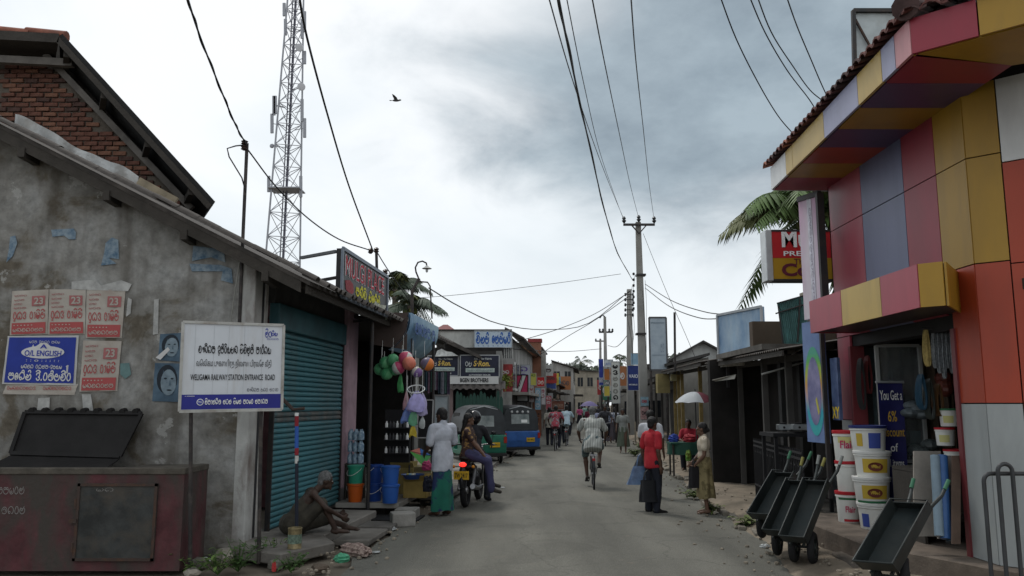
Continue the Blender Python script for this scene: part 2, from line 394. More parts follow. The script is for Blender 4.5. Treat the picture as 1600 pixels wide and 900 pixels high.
# left pavement: patched concrete with a covered drain below it
PAVE=mat('worn_pavement',(.17,.158,.142),.92,var=.3,scale=1.6,bump=.3,dirt=(.07,.062,.052),damt=.75,dscale=1.1)
pav=MB();pav.prism([rp(-4.3,9.35),rp(-3.35,8.9),rp(-3.0,9.7),rp(-3.3,10.2),rp(-3.25,12.6),rp(-4.3,12.7)],(0,0,.13))
pav.prism([rp(-4.2,15.3),rp(-2.9,15.3),rp(-2.72,16),rp(-2.72,21),rp(-4.2,21)],(0,0,.07))
pv=pav.build('pavement',PAVE,bevel=.015);struct(pv)
for (t0,t1,s0,s1,z,mname) in ((-3.22,-2.75,10.3,11.3,.055,PAVE),(-3.2,-2.72,11.35,11.9,.07,CONC_DK),(-2.95,-2.62,12.5,12.85,.16,CONC)):
    MB().box(t0,t1,s0,s1,-.02,z).build('drain_slab',mname,pv,bevel=.012).matrix_local=Matrix.Rotation(-RA,4,'Z')
struct(MB().prism([rp(-4.4,21),rp(-2.62,21),rp(-2.6,60),rp(-4.4,60)],(0,0,.08)).build('pavement',PAVE))
# kerb of broken stones along the right verge
kb=thing('kerb','',''); del kb['label'],kb['category'];struct(kb);kb.location=rp(2.2,10)
KST=mat('kerb_stone',(.19,.17,.14),.95,var=.3,bump=.4,bscale=12,dirt=(.08,.07,.055),damt=.7)
kst= None;s=11.6
while s<40:
    ln_=random.uniform(.35,.75)
    if random.random()<.82:
        if kst is None:
            kst=MB().box(-.06,.06,-.5,.5,-.06,.07).build('kerb_stone',KST,kb,bevel=.02)
            o=kst
        else:o=piece(kst,kb)
        o.matrix_parent_inverse=Matrix.Translation(-kb.location)
        o.location=rp(2.2+edge_noise(s,4)*.8+random.uniform(-.03,.03),s,random.uniform(-.02,.02))
        o.rotation_euler=(random.uniform(-.05,.05),random.uniform(-.15,.15),-RA+random.uniform(-.08,.08));o.scale=(random.uniform(.8,1.3),ln_*.95,1)
    s+=ln_
# loose grit and litter along both road edges: too small to count
mb=MB()
for i in range(700):
    side=random.random();s=7.5+22*random.random()**1.6
    t=(2.2+abs(random.gauss(0,.35))*(1 if random.random()<.7 else -1)) if side<.6 else -2.75+random.gauss(0,.22)
    r=random.uniform(.008,.035);p=rp(t,s,.02+(.09 if t>2.4 else .0))
    mb.ell(p,(r,r*random.uniform(.6,1),r*.6),None,5,3)
o=mb.build('gravel',mat('grit',(.22,.19,.15),.95,var=.5,scale=15));o['kind']='stuff';o['label']='loose grit and small stones along the road edges'

# ================================================================== left: plastered gable house with a row of shops along the street
b4=R(4);C0=Vector((-3.22,9.95,0));WD=Vector((-math.cos(b4),-math.sin(b4),0));NW=Vector((math.sin(b4),-math.cos(b4),0))
def wp(px,py,off=0.0): return hit(px,py,C0+NW*off,NW)
A_=wp(484,446,.35);B_=wp(8,204,.35);B2=A_+(B_-A_)*1.3;SL=(B_-A_).normalized()
def plaster():
    m=bpy.data.materials.new('stained_plaster');m.use_nodes= True;t=m.node_tree;ln=t.links.new;b=t.nodes['Principled BSDF']
    tcn=N(t,'ShaderNodeTexCoord')
    a=N(t,'ShaderNodeTexNoise',i_Scale=1.05,i_Detail=10.0,i_Roughness=.62,i_Distortion=.5);ln(tcn.outputs['Object'],a.inputs['Vector'])
    ra=ramp(t,[(.33,(.082,.070,.054)),(.43,(.125,.110,.088)),(.48,(.19,.183,.168)),(.58,(.26,.257,.245)),(.72,(.33,.335,.33))]);ln(a.outputs[0],ra.inputs[0])
    f=N(t,'ShaderNodeTexNoise',i_Scale=7.0,i_Detail=9.0,i_Roughness=.7);ln(tcn.outputs['Object'],f.inputs['Vector'])
    rf=ramp(t,[(.3,.6),(.6,1.15)]);ln(f.outputs[0],rf.inputs[0])
    m1=N(t,'ShaderNodeMix',data_type='RGBA',blend_type='MULTIPLY');m1.inputs[0].default_value=.9;ln(ra.outputs[0],m1.inputs[6]);ln(rf.outputs[0],m1.inputs[7])
    mp=N(t,'ShaderNodeMapping');mp.inputs['Scale'].default_value=(3.2,3.2,.35);ln(tcn.outputs['Object'],mp.inputs[0])
    st=N(t,'ShaderNodeTexNoise',i_Scale=1.2,i_Detail=6.0);ln(mp.outputs[0],st.inputs['Vector'])
    rs=ramp(t,[(.50,0.0),(.66,.55)]);ln(st.outputs[0],rs.inputs[0])
    m2=N(t,'ShaderNodeMix',data_type='RGBA');ln(rs.outputs[0],m2.inputs[0]);ln(m1.outputs[2],m2.inputs[6]);m2.inputs[7].default_value=(.075,.065,.052,1)
    # flaked lime wash: crisp pale chips
    v=N(t,'ShaderNodeTexNoise',i_Scale=2.6,i_Detail=12.0,i_Roughness=.7);ln(tcn.outputs['Object'],v.inputs['Vector'])
    rv=ramp(t,[(.615,0.0),(.635,.55)]);ln(v.outputs[0],rv.inputs[0])
    m3=N(t,'ShaderNodeMix',data_type='RGBA');ln(rv.outputs[0],m3.inputs[0]);ln(m2.outputs[2],m3.inputs[6]);m3.inputs[7].default_value=(.40,.40,.385,1)
    ln(m3.outputs[2],b.inputs['Base Color']);b.inputs['Roughness'].default_value=.93;b.inputs['Specular IOR Level'].default_value=.15
    bp=N(t,'ShaderNodeBump',i_Strength=.4,i_Distance=.03);ln(f.outputs[0],bp.inputs['Height']);ln(bp.outputs[0],b.inputs['Normal'])
    return m
PLASTER=plaster()
hs=thing('shop_house','old plastered gable house with sagging tiled roof and teal roller shutter','building')
def ztop(p): # underside of the roof above a point of the gable
    k=(Vector((p.x,p.y,0))-Vector((A_.x,A_.y,0))).dot(Vector((SL.x,SL.y,0)).normalized())/Vector((SL.x,SL.y,0)).length
    return A_.z+SL.z*k
cl=C0+WD*6.4;cl0=C0-NW*0
zc,zl=ztop(C0),ztop(cl)
MB().prism([C0,cl,cl+UP*(zl+.02),C0+UP*(zc+.02)],-NW*.25).build('gable_wall',PLASTER,hs)
rl=9.7
MB().prism([A_,B2,B2+U*rl,A_+U*rl],(0,0,.05)).build('roof',TILE_OLD,hs)
# verge board, under-purlin ends, top flashing
MB().prism([A_+SL*.12-UP*.14,B2-UP*.14,B2-UP*.004,A_+SL*.12-UP*.004],-NW*.05).build('verge_board',WOOD_DK,hs)
MB().bar(A_+SL*.5-NW*.1-UP*.06,B2-NW*.1-UP*.06,.07,.11).build('rafter',WOOD_DK,hs)
for k in (.6,1.7,2.75,3.9,5.1):
    q=A_+SL*k-UP*.16
    MB().bar(q+NW*.02,q-NW*.6,.08,.12).build('purlin_end',WOOD_DK,hs)
# verge tiles, each a curved clay tile lying on the slope
tile_me=MB()
tile_me.grid(lambda i,j:Vector(((j-.5)*.34,.1*math.cos(math.pi*i),.055*math.sin(math.pi*i))),6,1)
tile_me.grid(lambda i,j:Vector(((j-.5)*.34,-.1*math.cos(math.pi*i)*.86,.042*math.sin(math.pi*i))),6,1)
tile_src= None
nrm=SL.cross(U).normalized()
if nrm.z<0:nrm=-nrm
yv=nrm.cross(SL)
def slope_matrix(p,roll=0.0):
    M=Matrix.Identity(4)
    for i in range(3):M[i][0]=SL[i];M[i][1]=yv[i];M[i][2]=nrm[i];M[i][3]=p[i]
    return M@Matrix.Rotation(roll,4,'X')
ltot=(B2-A_).length;k=.12
while k<ltot-.2:
    p=A_+SL*k+nrm*(.075+random.uniform(0,.025))+U*.02
    if tile_src is None:tile_src=tile_me.build('roof_tile',TILE_OLD,hs,smooth=50);o=tile_src
    else:o=piece(tile_src,hs)
    o.matrix_basis=slope_matrix(p,random.uniform(-.12,.12))@Matrix.Rotation(random.uniform(-.06,.06),4,'Z');k+=.27
s=.22 # eave tiles along the street
while s<rl:
    o=piece(tile_src,hs);o.matrix_basis=slope_matrix(A_+U*s+SL*random.uniform(.0,.05)+nrm*.07,random.uniform(-.1,.1));s+=.235
MB().bar(A_-UP*.05+SL*.06+U*.05,A_+U*rl-UP*.05+SL*.06,.03,.14).build('eave_board',WOOD_DK,hs)
s=.5
while s<rl:
    q=A_+U*s+SL*.05-UP*.05
    MB().bar(q,q+SL*2.0,.06,.09).build('rafter',WOOD_DK,hs);s+=.9
# zinc flashing sheet where the roof meets the brick house
fl=MB();n_=26
def fpt(i,j):
    a_=wp(26,196,.1)+(wp(218,286,.1)-wp(26,196,.1))*i
    return a_+UP*(j*(.16-.06*i+.025*math.sin(i*9))-.03)+NW*(.05+.02*math.sin(i*31)*j)+UP*.008*math.sin(i*23)
fl.grid(fpt,n_,2);fl.build('flashing_sheet',mat('zinc_sheet',(.42,.43,.43),.55,var=.2,metal=.25,dirt=(.16,.13,.1),damt=.6,dscale=3),hs)
MB().bar(wp(216,284,.15),wp(275,316,.15),.05,.12).build('roof_batten',mat('pale_timber',(.25,.21,.15),.9,var=.3),hs)
# ---- street front, in road coordinates
TF=ts(C0)[0];SC=ts(C0)[1]
def fs(px): return ts(tpx(px,632,TF))[1]
def rbox(mb,t0,t1,s0,s1,z0,z1): # box aligned with the road
    c=rp((t0+t1)/2,(s0+s1)/2,(z0+z1)/2)
    return mb.obox(c,V*(t1-t0)/2,U*(s1-s0)/2,UP*(z1-z0)/2)
PEEL=mat('peeling_whitewash',(.40,.40,.385),.9,var=.15,scale=4,bump=.25,dirt=(.12,.085,.07),damt=.85,dscale=3.5,stretch=(1,1,.4))
rbox(MB(),TF-.2,TF+.03,SC-.02,SC+.22,0,3.5).build('corner_pillar',PEEL,hs,bevel=.01)
rbox(MB(),TF-.1,TF+.03,SC+.32,SC+.42,0,3.3).build('door_post',PEEL,hs,bevel=.01)
rbox(MB(),TF-.14,TF+.015,SC+.22,SC+.32,0,3.3).build('drain_pipe',mat('black_pipe',(.02,.02,.022),.6),hs)
s0,s1=fs(428),fs(533)
TEAL=mat('teal_shutter_paint',(.048,.165,.195),.55,var=.12,scale=2,dirt=(.10,.105,.10),damt=.5,dscale=2.2,stretch=(1,1,3),bump=.05)
TEAL_D=mat('teal_panel_paint',(.035,.11,.13),.6,var=.15,dirt=(.03,.04,.04),damt=.5)
PINK=mat('pink_limewash',(.40,.275,.32),.85,var=.1,scale=3,dirt=(.17,.12,.14),damt=.55,dscale=2.5,bump=.12)
sh=MB();rbox(sh,TF-.06,TF-.035,s0,s1,.12,2.75);sh=sh.build('shutter',TEAL_D,hs)
sl= None;z=.14;i=0
RUSTTEAL=mat('rusty_teal_paint',(.10,.10,.095),.7,var=.3,scale=6,dirt=(.05,.13,.15),damt=.7,dscale=4)
while z<2.70:
    if sl is None:
        mb=MB();hh=.072
        prof=[(-.03,0),(.0,.008),(.008,.03),(.004,.05),(-.012,.064),(-.03,.068)]
        ns=10
        mb.grid(lambda a,j:(lambda q:rp(TF+q[0],s0+.02+(s1-s0-.04)*j,q[1]))(prof[round(a*5)]),5,1)
        sl=mb.build('slat',TEAL,sh,smooth=30);o=sl
    else:o=piece(sl,sh,m=RUSTTEAL if i in (19,20) else (RUSTTEAL if i==0 else None))
    o.location=(0,0,z);z+=.072;i+=1
rbox(MB(),TF-.05,TF+.015,s0-.03,s0,.1,2.75).build('shutter_guide',IRON,hs)
rbox(MB(),TF-.05,TF+.015,s1,s1+.05,.1,2.75).build('shutter_guide',IRON,hs)
rbox(MB(),TF-.1,TF+.05,s0-.05,s1+.05,2.75,3.1).build('shutter_box',TEAL_D,hs,bevel=.02)
rbox(MB(),TF-.22,TF-.02,s0-.05,s1+.3,3.1,3.6).build('lintel_wall',mat('sooty_wall',(.06,.06,.06),.9,var=.3),hs)
s2,s3=fs(534),fs(549)
rbox(MB(),TF-.25,TF+.06,s2+.08,s3+.12,.36,3.5).build('pink_column',PINK,hs,bevel=.015)
rbox(MB(),TF-.28,TF+.09,s2+.05,s3+.15,.05,.36).build('column_base',mat('grey_plinth',(.10,.095,.095),.9,var=.2),hs,bevel=.01)
# threshold step and interior of the open shop
DARK_IN=mat('dark_interior',(.018,.016,.015),.9,var=.4,scale=2)  # near-black wall colour carries the shade of the interiors
E0=19.0
rbox(MB(),-7.6,-7.4,s3,E0,0,4.6).build('back_wall',DARK_IN,hs)
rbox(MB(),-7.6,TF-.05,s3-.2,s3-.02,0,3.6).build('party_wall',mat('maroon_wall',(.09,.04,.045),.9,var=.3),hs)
rbox(MB(),-7.6,TF+.05,E0-.1,E0+.1,0,3.6).build('party_wall',DARK_IN,hs)
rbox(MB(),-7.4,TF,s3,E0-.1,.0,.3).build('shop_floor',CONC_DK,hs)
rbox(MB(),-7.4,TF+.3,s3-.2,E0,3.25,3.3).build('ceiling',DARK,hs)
root_at(hs,C0)
# ---- brick house behind it
BN=Vector((0,-1,0));BY=12.75
def bp_(px,py,off=0.0): return aty(px,py,BY-off)
bh=thing('brick_house','bare red brick gable rising behind the plastered house','building')
MORTAR=mat('mortar',(.10,.085,.07),.95,var=.3,bump=.4)
gp=[bp_(-80,330),bp_(310,345),bp_(290,322),bp_(72,92),bp_(-80,84)]
MB().prism(gp,(0,.25,0)).build('gable_wall',MORTAR,bh)
BRK=[mat('brick_red',(.13,.056,.040),.95,var=.35,scale=9,bump=.5,bscale=25,dirt=(.06,.045,.035),damt=.6,dscale=3),
       mat('brick_dark',(.075,.04,.033),.95,var=.35,scale=9,bump=.5,bscale=25,dirt=(.045,.04,.035),damt=.6,dscale=3),
       mat('brick_orange',(.18,.085,.055),.95,var=.3,scale=9,bump=.5,bscale=25,dirt=(.08,.06,.05),damt=.5,dscale=3)]
bsrc= None;z0=gp[1].z-.3;row=0
xl,xr=bp_(-10,300).x,gp[1].x
pk,low=bp_(72,92),bp_(290,322)
flow0,flow1=bp_(5,200),bp_(300,330)
z=4.4
while z<7.55:
    x=xl-.12+(row%2)*.12
    while x<xr:
        zr=pk.z+(x+.1-pk.x)*(low.z-pk.z)/(low.x-pk.x) if x+.1>pk.x else pk.z
        zf=flow0.z+(x+.1-flow0.x)*(flow1.z-flow0.z)/(flow1.x-flow0.x)
        if zf-.25<z<zr-.1 and random.random()<.985:
            if bsrc is None:
                bsrc=MB().box(-.108,.108,-.03,.03,-.034,.034).build('brick',BRK[0],bh,bevel=.006);o=bsrc
            else:o=piece(bsrc,bh,m=random.choices(BRK,(5,3,2))[0])
            o.location=(x+.11+random.uniform(-.006,.006),BY-.008+random.uniform(-.012,.012),z+random.uniform(-.005,.005));o.rotation_euler=(random.uniform(-.03,.03),random.uniform(-.025,.025),random.uniform(-.04,.04));o.scale=(random.uniform(.94,1.02),1,random.uniform(.9,1.05))
        x+=.238
    z+=.083;row+=1
MB().prism([bp_(-80,58,-.28),bp_(95,64,-.28),bp_(322,322,-.28),bp_(-80,330,-.28)],(0,.04,0)).build('gable_boarding',WOOD_DK,bh)
# roof: overhanging slab, verge board, rafters, ridge tiles
ra_,rb_,rc_=aty(-80,48,BY-.6),aty(92,57,BY-.6),aty(331,320,BY-.6)
rr=(rc_-rb_).normalized();rn=Vector((-rr.z,0,rr.x));rn=rn if rn.z>0 else -rn
MB().prism([rb_,rc_,rc_+Vector((-2.35,4.4,0)),rb_+Vector((-2.35,4.4,0))],rn*.07).build('roof',mat('black_roof_sheet',(.018,.018,.018),.9,var=.3,bump=.3),bh)
MB().prism([rb_-rn*.09+rr*.05,rc_-rn*.09,rc_-rn*.003,rb_-rn*.003],(0,.05,0)).build('verge_board',WOOD_DK,bh)
MB().bar(bp_(72,86,.1),bp_(300,326,.1),.09,.1).build('rafter',mat('grey_timber',(.12,.11,.1),.9,var=.3),bh)
for k in (.08,.33,.62,.9):
    q=rb_+(rc_-rb_)*k-rn*.08
    MB().bar(q+Vector((-.03,.05,0)),q+Vector((-.45,.8,-.06)),.09,.1).build('purlin',WOOD_DK,bh)
MB().prism([ra_-UP*.1,rb_-UP*.1,rb_+UP*.05,ra_+UP*.05],(-1.9,3,0)).build('top_slab',WOOD_DK,bh)
MB().bar(ra_+UP*-.32+Vector((0,.3,0)),rb_+Vector((.1,.3,-.32)),.1,.12).build('tie_beam',mat('grey_timber',(.12,.11,.1)),bh)
CLAY=mat('clay_ridge_tile',(.20,.075,.05),.85,var=.35,scale=5,dirt=(.06,.05,.045),damt=.6,bump=.2)
for i in range(4):
    a_=rb_+(ra_-rb_)*(i*.33-.03);b_=rb_+(ra_-rb_)*(i*.33+.34)
    MB().tube([a_+UP*.05+Vector((0,.12,0)),b_+UP*.11+Vector((0,.12,0))],[.095,.07],10).build('ridge_tile',CLAY,bh,smooth=50)
root_at(bh,(gp[1].x,BY,0))

# ================================================================== right: hardware shop clad in coloured panels
def clad(name,c): return mat(name,c,.42,var=.05,scale=1.5,spec=.4,dirt=tuple(x*.45+.02 for x in c),damt=.36,dscale=1.3,stretch=(2.2,2.2,.5),bump=.03,bscale=3)
K=dict(y=clad('clad_yellow',(.36,.205,.02)),Y=clad('clad_cream_yellow',(.46,.32,.09)),p=clad('clad_pink',(.33,.06,.085)),P=clad('clad_light_pink',(.50,.22,.24)),r=clad('clad_red',(.37,.05,.02)),
         R=clad('clad_crimson',(.28,.03,.05)),b=clad('clad_grey_blue',(.13,.145,.24)),L=clad('clad_lilac',(.29,.30,.43)),g=clad('clad_grey',(.33,.35,.35)),w=clad('clad_white',(.62,.63,.63)),v=clad('clad_violet',(.10,.055,.13)))
hw=thing('hardware_shop','hardware shop clad in red, yellow, pink and grey panels with tiled roof','building')
WX,Y1,YF=4.42,7.6,10.95 # street wall plane, near corner, far end
CH=Vector((.74,-.67,0)).normalized();CN=Vector((-.67,-.74,0)).normalized() # bevelled corner: along it, out of it
CC=Vector((WX,Y1,0))
JOINT=flat('dark_joint',(.02,.02,.02))
def wy(px): return atx(px,632,WX).y
def panel(a,b,z0,z1,n,m,th=.03,gap=.006): # upright panel between ground points a, b; n points outwards
    a,b,n=Vector(a),Vector(b),Vector(n);d=(b-a).normalized()
    return MB().prism([a+d*gap+UP*(z0+gap),b-d*gap+UP*(z0+gap),b-d*gap+UP*(z1-gap),a+d*gap+UP*(z1-gap)],n*th).build('panel',K[m],hw)
WN=Vector((-1,0,0))
zj,zc0,zc1,ze=4.12,2.64,3.06,4.75 # panel joint, canopy under/top, eave underside
# core walls
yo0,yo1=wy(1499),wy(1334) # the shop opening
core=MB();core.box(WX+.04,WX+.25,yo1,YF,.0,4.9);core.build('wall',JOINT,hw)
MB().box(WX+.04,WX+.25,yo0,yo1,2.5,4.9).build('wall',JOINT,hw)
MB().prism([CC+Vector((.04,.03,0)),Vector((WX+.04,yo0,0)),Vector((WX+.3,yo0,0)),CC+Vector((.3,-.2,0)),],(0,0,4.9)).build('wall',JOINT,hw)
MB().prism([CC-CN*.04,CC-CN*.04+CH*2.2,CC-CN*.25+CH*2.2,CC-CN*.25],(0,0,4.9)).build('wall',JOINT,hw)
MB().box(WX+.25,9.5,YF-.2,YF,0,4.9).build('wall',JOINT,hw)
# street wall, upper storey: columns of panels
cols=[(YF,wy(1312),'y'),(wy(1312),wy(1366),'p'),(wy(1366),wy(1436),'b'),(wy(1436),wy(1490),'R'),(wy(1490),Y1,'Y')]
for (a,b,k) in cols:
    for (z0,z1) in ((zc0 if k!='Y' else 3.08,zj),(zj,4.85)):panel((WX+.03,a,0),(WX+.03,b,0),z0,z1,WN,k if k!='Y' else 'y')
# pier by the corner below the canopy, and the far pier
ZG=1.76
for (z0,z1,k) in ((.3,ZG,'g'),(ZG,3.08,'r')):panel((WX+.03,yo0,0),(WX+.03,Y1,0),z0,z1,WN,k)
for (z0,z1,k) in ((.3,1.55,'g'),(1.55,zc0,'p')):panel((WX+.03,YF,0),(WX+.03,yo1,0),z0,z1,WN,k)
# bevelled corner: two columns of panels
c1=CC+CH*.30;c2=CC+CH*1.15;c3=CC+CH*2.2
for (a,b,st) in ((CC,c1,[(.3,ZG,'g'),(ZG,3.08,'r'),(3.08,zj,'y'),(zj,4.85,'y')]),(c1,c2,[(.3,ZG,'r'),(ZG,3.05,'r'),(3.05,4.02,'r'),(4.02,4.85,'w')]),(c2,c3,[(.3,ZG,'r'),(ZG,4.85,'y')])):
    for (z0,z1,k) in st:panel(Vector(a)-CN*.03,Vector(b)-CN*.03,z0,z1,CN,k)
# door trim of the opening
for yy in (yo0,yo1):MB().box(WX-.02,WX+.16,yy-.035,yy+.035,.3,2.5).build('door_trim',clad('trim_maroon',(.16,.03,.035)),hw)
# canopy over the opening
CX=3.8;ya,yb=atx(1435,632,CX).y-.16,atx(1278,632,CX).y+.12
ce=Vector((CX,ya,0))+CH*.22
ys=[yb,yb-(yb-ya)*.36,yb-(yb-ya)*.72,ya]
for a,b,k in zip(ys,ys[1:],'pYp'):panel((CX+.03,a,0),(CX+.03,b,0),zc0,zc1,WN,k)
panel(Vector((CX,ya,0))-CN*.03,ce-CN*.03,zc0,zc1,CN,'y')
top=[Vector((CX+.04,ya,0)),Vector((CX+.04,yb,0)),Vector((WX+.03,yb,0)),Vector((WX+.03,7.97,0)),ce-CN*.04]
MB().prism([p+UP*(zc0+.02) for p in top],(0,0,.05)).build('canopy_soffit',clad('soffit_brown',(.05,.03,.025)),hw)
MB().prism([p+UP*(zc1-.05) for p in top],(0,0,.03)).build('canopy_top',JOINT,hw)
panel(Vector((WX+.02,7.95,0)),ce-CN*.03,zc0,zc1,(.87,-.49,0),'y',.02)
panel((WX+.0,yb-.03,0),(CX,yb-.03,0),zc0,zc1,(0,1,0),'p')
# roof eave: deep soffit, coloured fascia, clay tiles
ea,eb=Vector((3.46,6.62,0)),Vector((3.67,11.1,0));ED=(eb-ea).normalized();EN=Vector((-ED.y,ED.x,0))
ec=ea+CH*2.6
ECH=CH
zf=5.08
def fpar(px): return (hit(px,200,ea,EN)-ea).dot(ED)
fx=[1428,1398,1372,1330,1276,1232,1222,1199];fk=['P','L','Y','L','Y','Y','w']
pr=[0.0]+[fpar(p) for p in fx[1:]]
pr=[0.0,.32,.62,1.22,2.25,3.45,3.75,(eb-ea).length]
for a,b,k in zip(pr,pr[1:],fk):panel(ea+ED*b-EN*.03,ea+ED*a-EN*.03,ze,zf,EN,k)
panel(ea-CN*.03,ea+CH*.52-CN*.03,ze,zf,CN,'R')
panel(ea+CH*.52-CN*.03,ec-CN*.03,ze,zf,CN,'y')
panel(eb-EN*.02,Vector((5.2,eb.y+.1,0)),ze,zf,(0,1,0),'w')
sk='rvyvRyvy';nsf=7
for i in range(nsf): # soffit panels run from wall to eave
    a0,a1=(eb-ea).length*i/nsf,(eb-ea).length*(i+1)/nsf
    q0,q1=ea+ED*a0-EN*.045,ea+ED*a1-EN*.045
    k='RvyvryR'[i]
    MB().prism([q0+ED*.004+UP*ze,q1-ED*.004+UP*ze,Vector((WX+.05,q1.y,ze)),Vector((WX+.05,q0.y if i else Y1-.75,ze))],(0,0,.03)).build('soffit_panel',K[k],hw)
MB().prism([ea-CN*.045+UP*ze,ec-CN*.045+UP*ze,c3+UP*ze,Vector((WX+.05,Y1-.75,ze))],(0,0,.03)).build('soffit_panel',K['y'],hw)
MB().prism([ea+UP*(zf-.04)-CN*.06,ec+UP*(zf-.04)-CN*.06,Vector((9,6,zf-.04)),Vector((9,11.2,zf-.04)),eb+UP*(zf-.04)-EN*.06],(0,0,.03)).build('roof_deck',JOINT,hw)
RT=[mat('roof_tile_red',(.12,.045,.038),.8,var=.35,scale=7,dirt=(.03,.028,.028),damt=.7,dscale=4,bump=.2),mat('roof_tile_dark',(.065,.038,.036),.85,var=.35,scale=7,bump=.2),mat('roof_tile_salmon',(.30,.12,.08),.8,var=.25,scale=7,bump=.2)]
rt=MB()
prof=[(-.11,.0),(-.075,.045),(-.03,.06),(.02,.045),(.05,.015),(.08,.008),(.115,.02)]
rt.grid(lambda i,j:Vector((prof[round(i*6)][0],-.03+j*.42,prof[round(i*6)][1]+.0+j*.13)),6,1)
rt.grid(lambda i,j:Vector((prof[round(i*6)][0],-.03+(1-j)*.42,prof[round(i*6)][1]-.022+(1-j)*.13)),6,1)
rt.grid(lambda i,j:Vector((prof[round(i*6)][0],-.03,prof[round(i*6)][1]-.022*(1-j))),6,1)
rts= None;k=.05;Le=(eb-ea).length
ang=math.atan2(-EN.y,-EN.x)-math.pi/2
def lay(p,a,row):
    global rts
    if rts is None:rts=rt.build('roof_tile',RT[0],hw,smooth=40);o=rts
    else:o=piece(rts,hw,m=random.choices(RT,(5,4,1))[0])
    o.location=p;o.rotation_euler=(random.uniform(-.04,.04),random.uniform(-.05,.05),a+random.uniform(-.03,.03))
for row in range(3):
    k=.02
    while k<Le:
        lay(ea+ED*k+EN*.05-EN*.36*row+UP*(zf+.02+.11*row+random.uniform(0,.012)),ang,row);k+=.165
angc=math.atan2(-CN.y,-CN.x)-math.pi/2
for row in range(2):
    k=.05
    while k<2.6:
        lay(ea+CH*k+CN*.05-CN*.36*row+UP*(zf+.02+.11*row+random.uniform(0,.012)),angc,row);k+=.165
for i in range(5): # hip tiles climbing from the bevelled corner
    d=Vector((.52,.5,.16));p=ea+UP*(zf+.10)+d*(i*.42)
    MB().tube([p-d*.1,p+d*.40],[.12,.095],9).build('hip_tile',RT[2] if i%2 else RT[1],hw,smooth=50)
# plinth, step and interior
MB().prism([Vector((WX-.75,11.2,0)),Vector((WX-.72,8.75,0)),Vector((WX-.1,7.45,0)),CC+CH*2.2+CN*.25,CC+CH*2.2,Vector((9,7,0)),Vector((9,11.2,0))],(0,0,.3)).build('plinth',mat('plinth_concrete',(.13,.105,.085),.92,var=.3,bump=.3,dirt=(.05,.04,.035),damt=.7),hw,bevel=.012)
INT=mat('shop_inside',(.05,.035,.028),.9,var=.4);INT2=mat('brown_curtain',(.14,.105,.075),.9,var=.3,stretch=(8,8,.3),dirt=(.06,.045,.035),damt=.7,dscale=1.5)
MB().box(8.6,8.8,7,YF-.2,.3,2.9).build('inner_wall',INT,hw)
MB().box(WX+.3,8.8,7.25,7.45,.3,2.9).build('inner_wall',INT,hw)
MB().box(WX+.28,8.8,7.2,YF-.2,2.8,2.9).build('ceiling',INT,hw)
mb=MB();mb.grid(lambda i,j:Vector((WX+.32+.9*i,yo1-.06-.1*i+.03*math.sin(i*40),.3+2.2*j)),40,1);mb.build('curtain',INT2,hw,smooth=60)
root_at(hw,CC)
# framed rear of a hoarding on the roof
ho=thing('roof_hoarding','grey sheet hoarding frame standing above the red roof tiles','hoarding')
HP=[aty(1332,18,12.4),aty(1440,18,12.4),aty(1440,200,12.4),aty(1332,150,12.4)]
MB().prism([HP[0],HP[1],HP[2],HP[3]-UP*.8],(0,.03,0)).build('sheet',mat('galvanised_sheet',(.42,.46,.47),.6,var=.12,metal=.2,dirt=(.22,.2,.17),damt=.4),ho)
for a,b in ((0,1),(0,3),(1,2)):MB().bar(HP[a]-Vector((0,.03,0)),HP[b]-Vector((0,.03,.8 if b==3 else 0)),.06,.06).build('frame_bar',IRON,ho)
MB().bar(HP[0]-Vector((0,.03,.1)),aty(1380,110,12.35),.03,.03).build('brace',RUST,ho)
root_at(ho,HP[3]-UP*.8)

# ================================================================== banners and signs at the hardware shop
# tall pink banner, edge to the street
def quadsign(name,label,cat,pts,off,m,edge=None,rim=.035):
    t=thing(name,label,cat);P=[Vector(p) for p in pts];off=Vector(off)
    MB().prism(P,off).build('panel',m,t)
    if edge:
        n=-off.normalized()
        for i in range(len(P)):
            MB().bar(P[i]+n*.005,P[(i+1)%len(P)]+n*.005,rim,.03,up=n).build('frame_bar',edge,t)
    root_at(t,min(P,key=lambda q:q.z)); return t
px0=3.98
p1,p2,p3,p4=[atx(1257,312,px0),atx(1288,300,px0+.03),atx(1292,520,px0+.03),atx(1263,470,px0)]
yA,yB=10.75,11.05
bn=thing('pink_banner','tall narrow pink banner in dark frame beside the lightbox sign','banner')
SA,SB=aty(1257,500,11.15),aty(1291,500,10.6)
zt0,zt1,zb=aty(1257,312,11.15).z,aty(1288,302,10.6).z,aty(1262,500,11.15).z
PKB=mat('banner_pink',(.50,.33,.45),.6,var=.12,scale=2,dirt=(.62,.6,.64),damt=.8,dscale=1.4,stretch=(1,1,.25))
bd=(SB-SA);bd.z=0;bl=bd.length;bd.normalize();bnrm=bd.cross(UP)
MB().prism([Vector((SA.x,SA.y,zb)),Vector((SB.x,SB.y,zb)),Vector((SB.x,SB.y,zt1)),Vector((SA.x,SA.y,zt0))],-bnrm*.06).build('panel',PKB,bn)
MB().bar((SB.x,SB.y,zb),(SB.x,SB.y,zt1),.07,.09).build('frame_bar',IRON,bn);MB().bar((SA.x,SA.y,zt0),(SB.x,SB.y,zt1),.05,.07).build('frame_bar',IRON,bn)
sq=[SA+bd*bl*f for f in (.42,.62)]
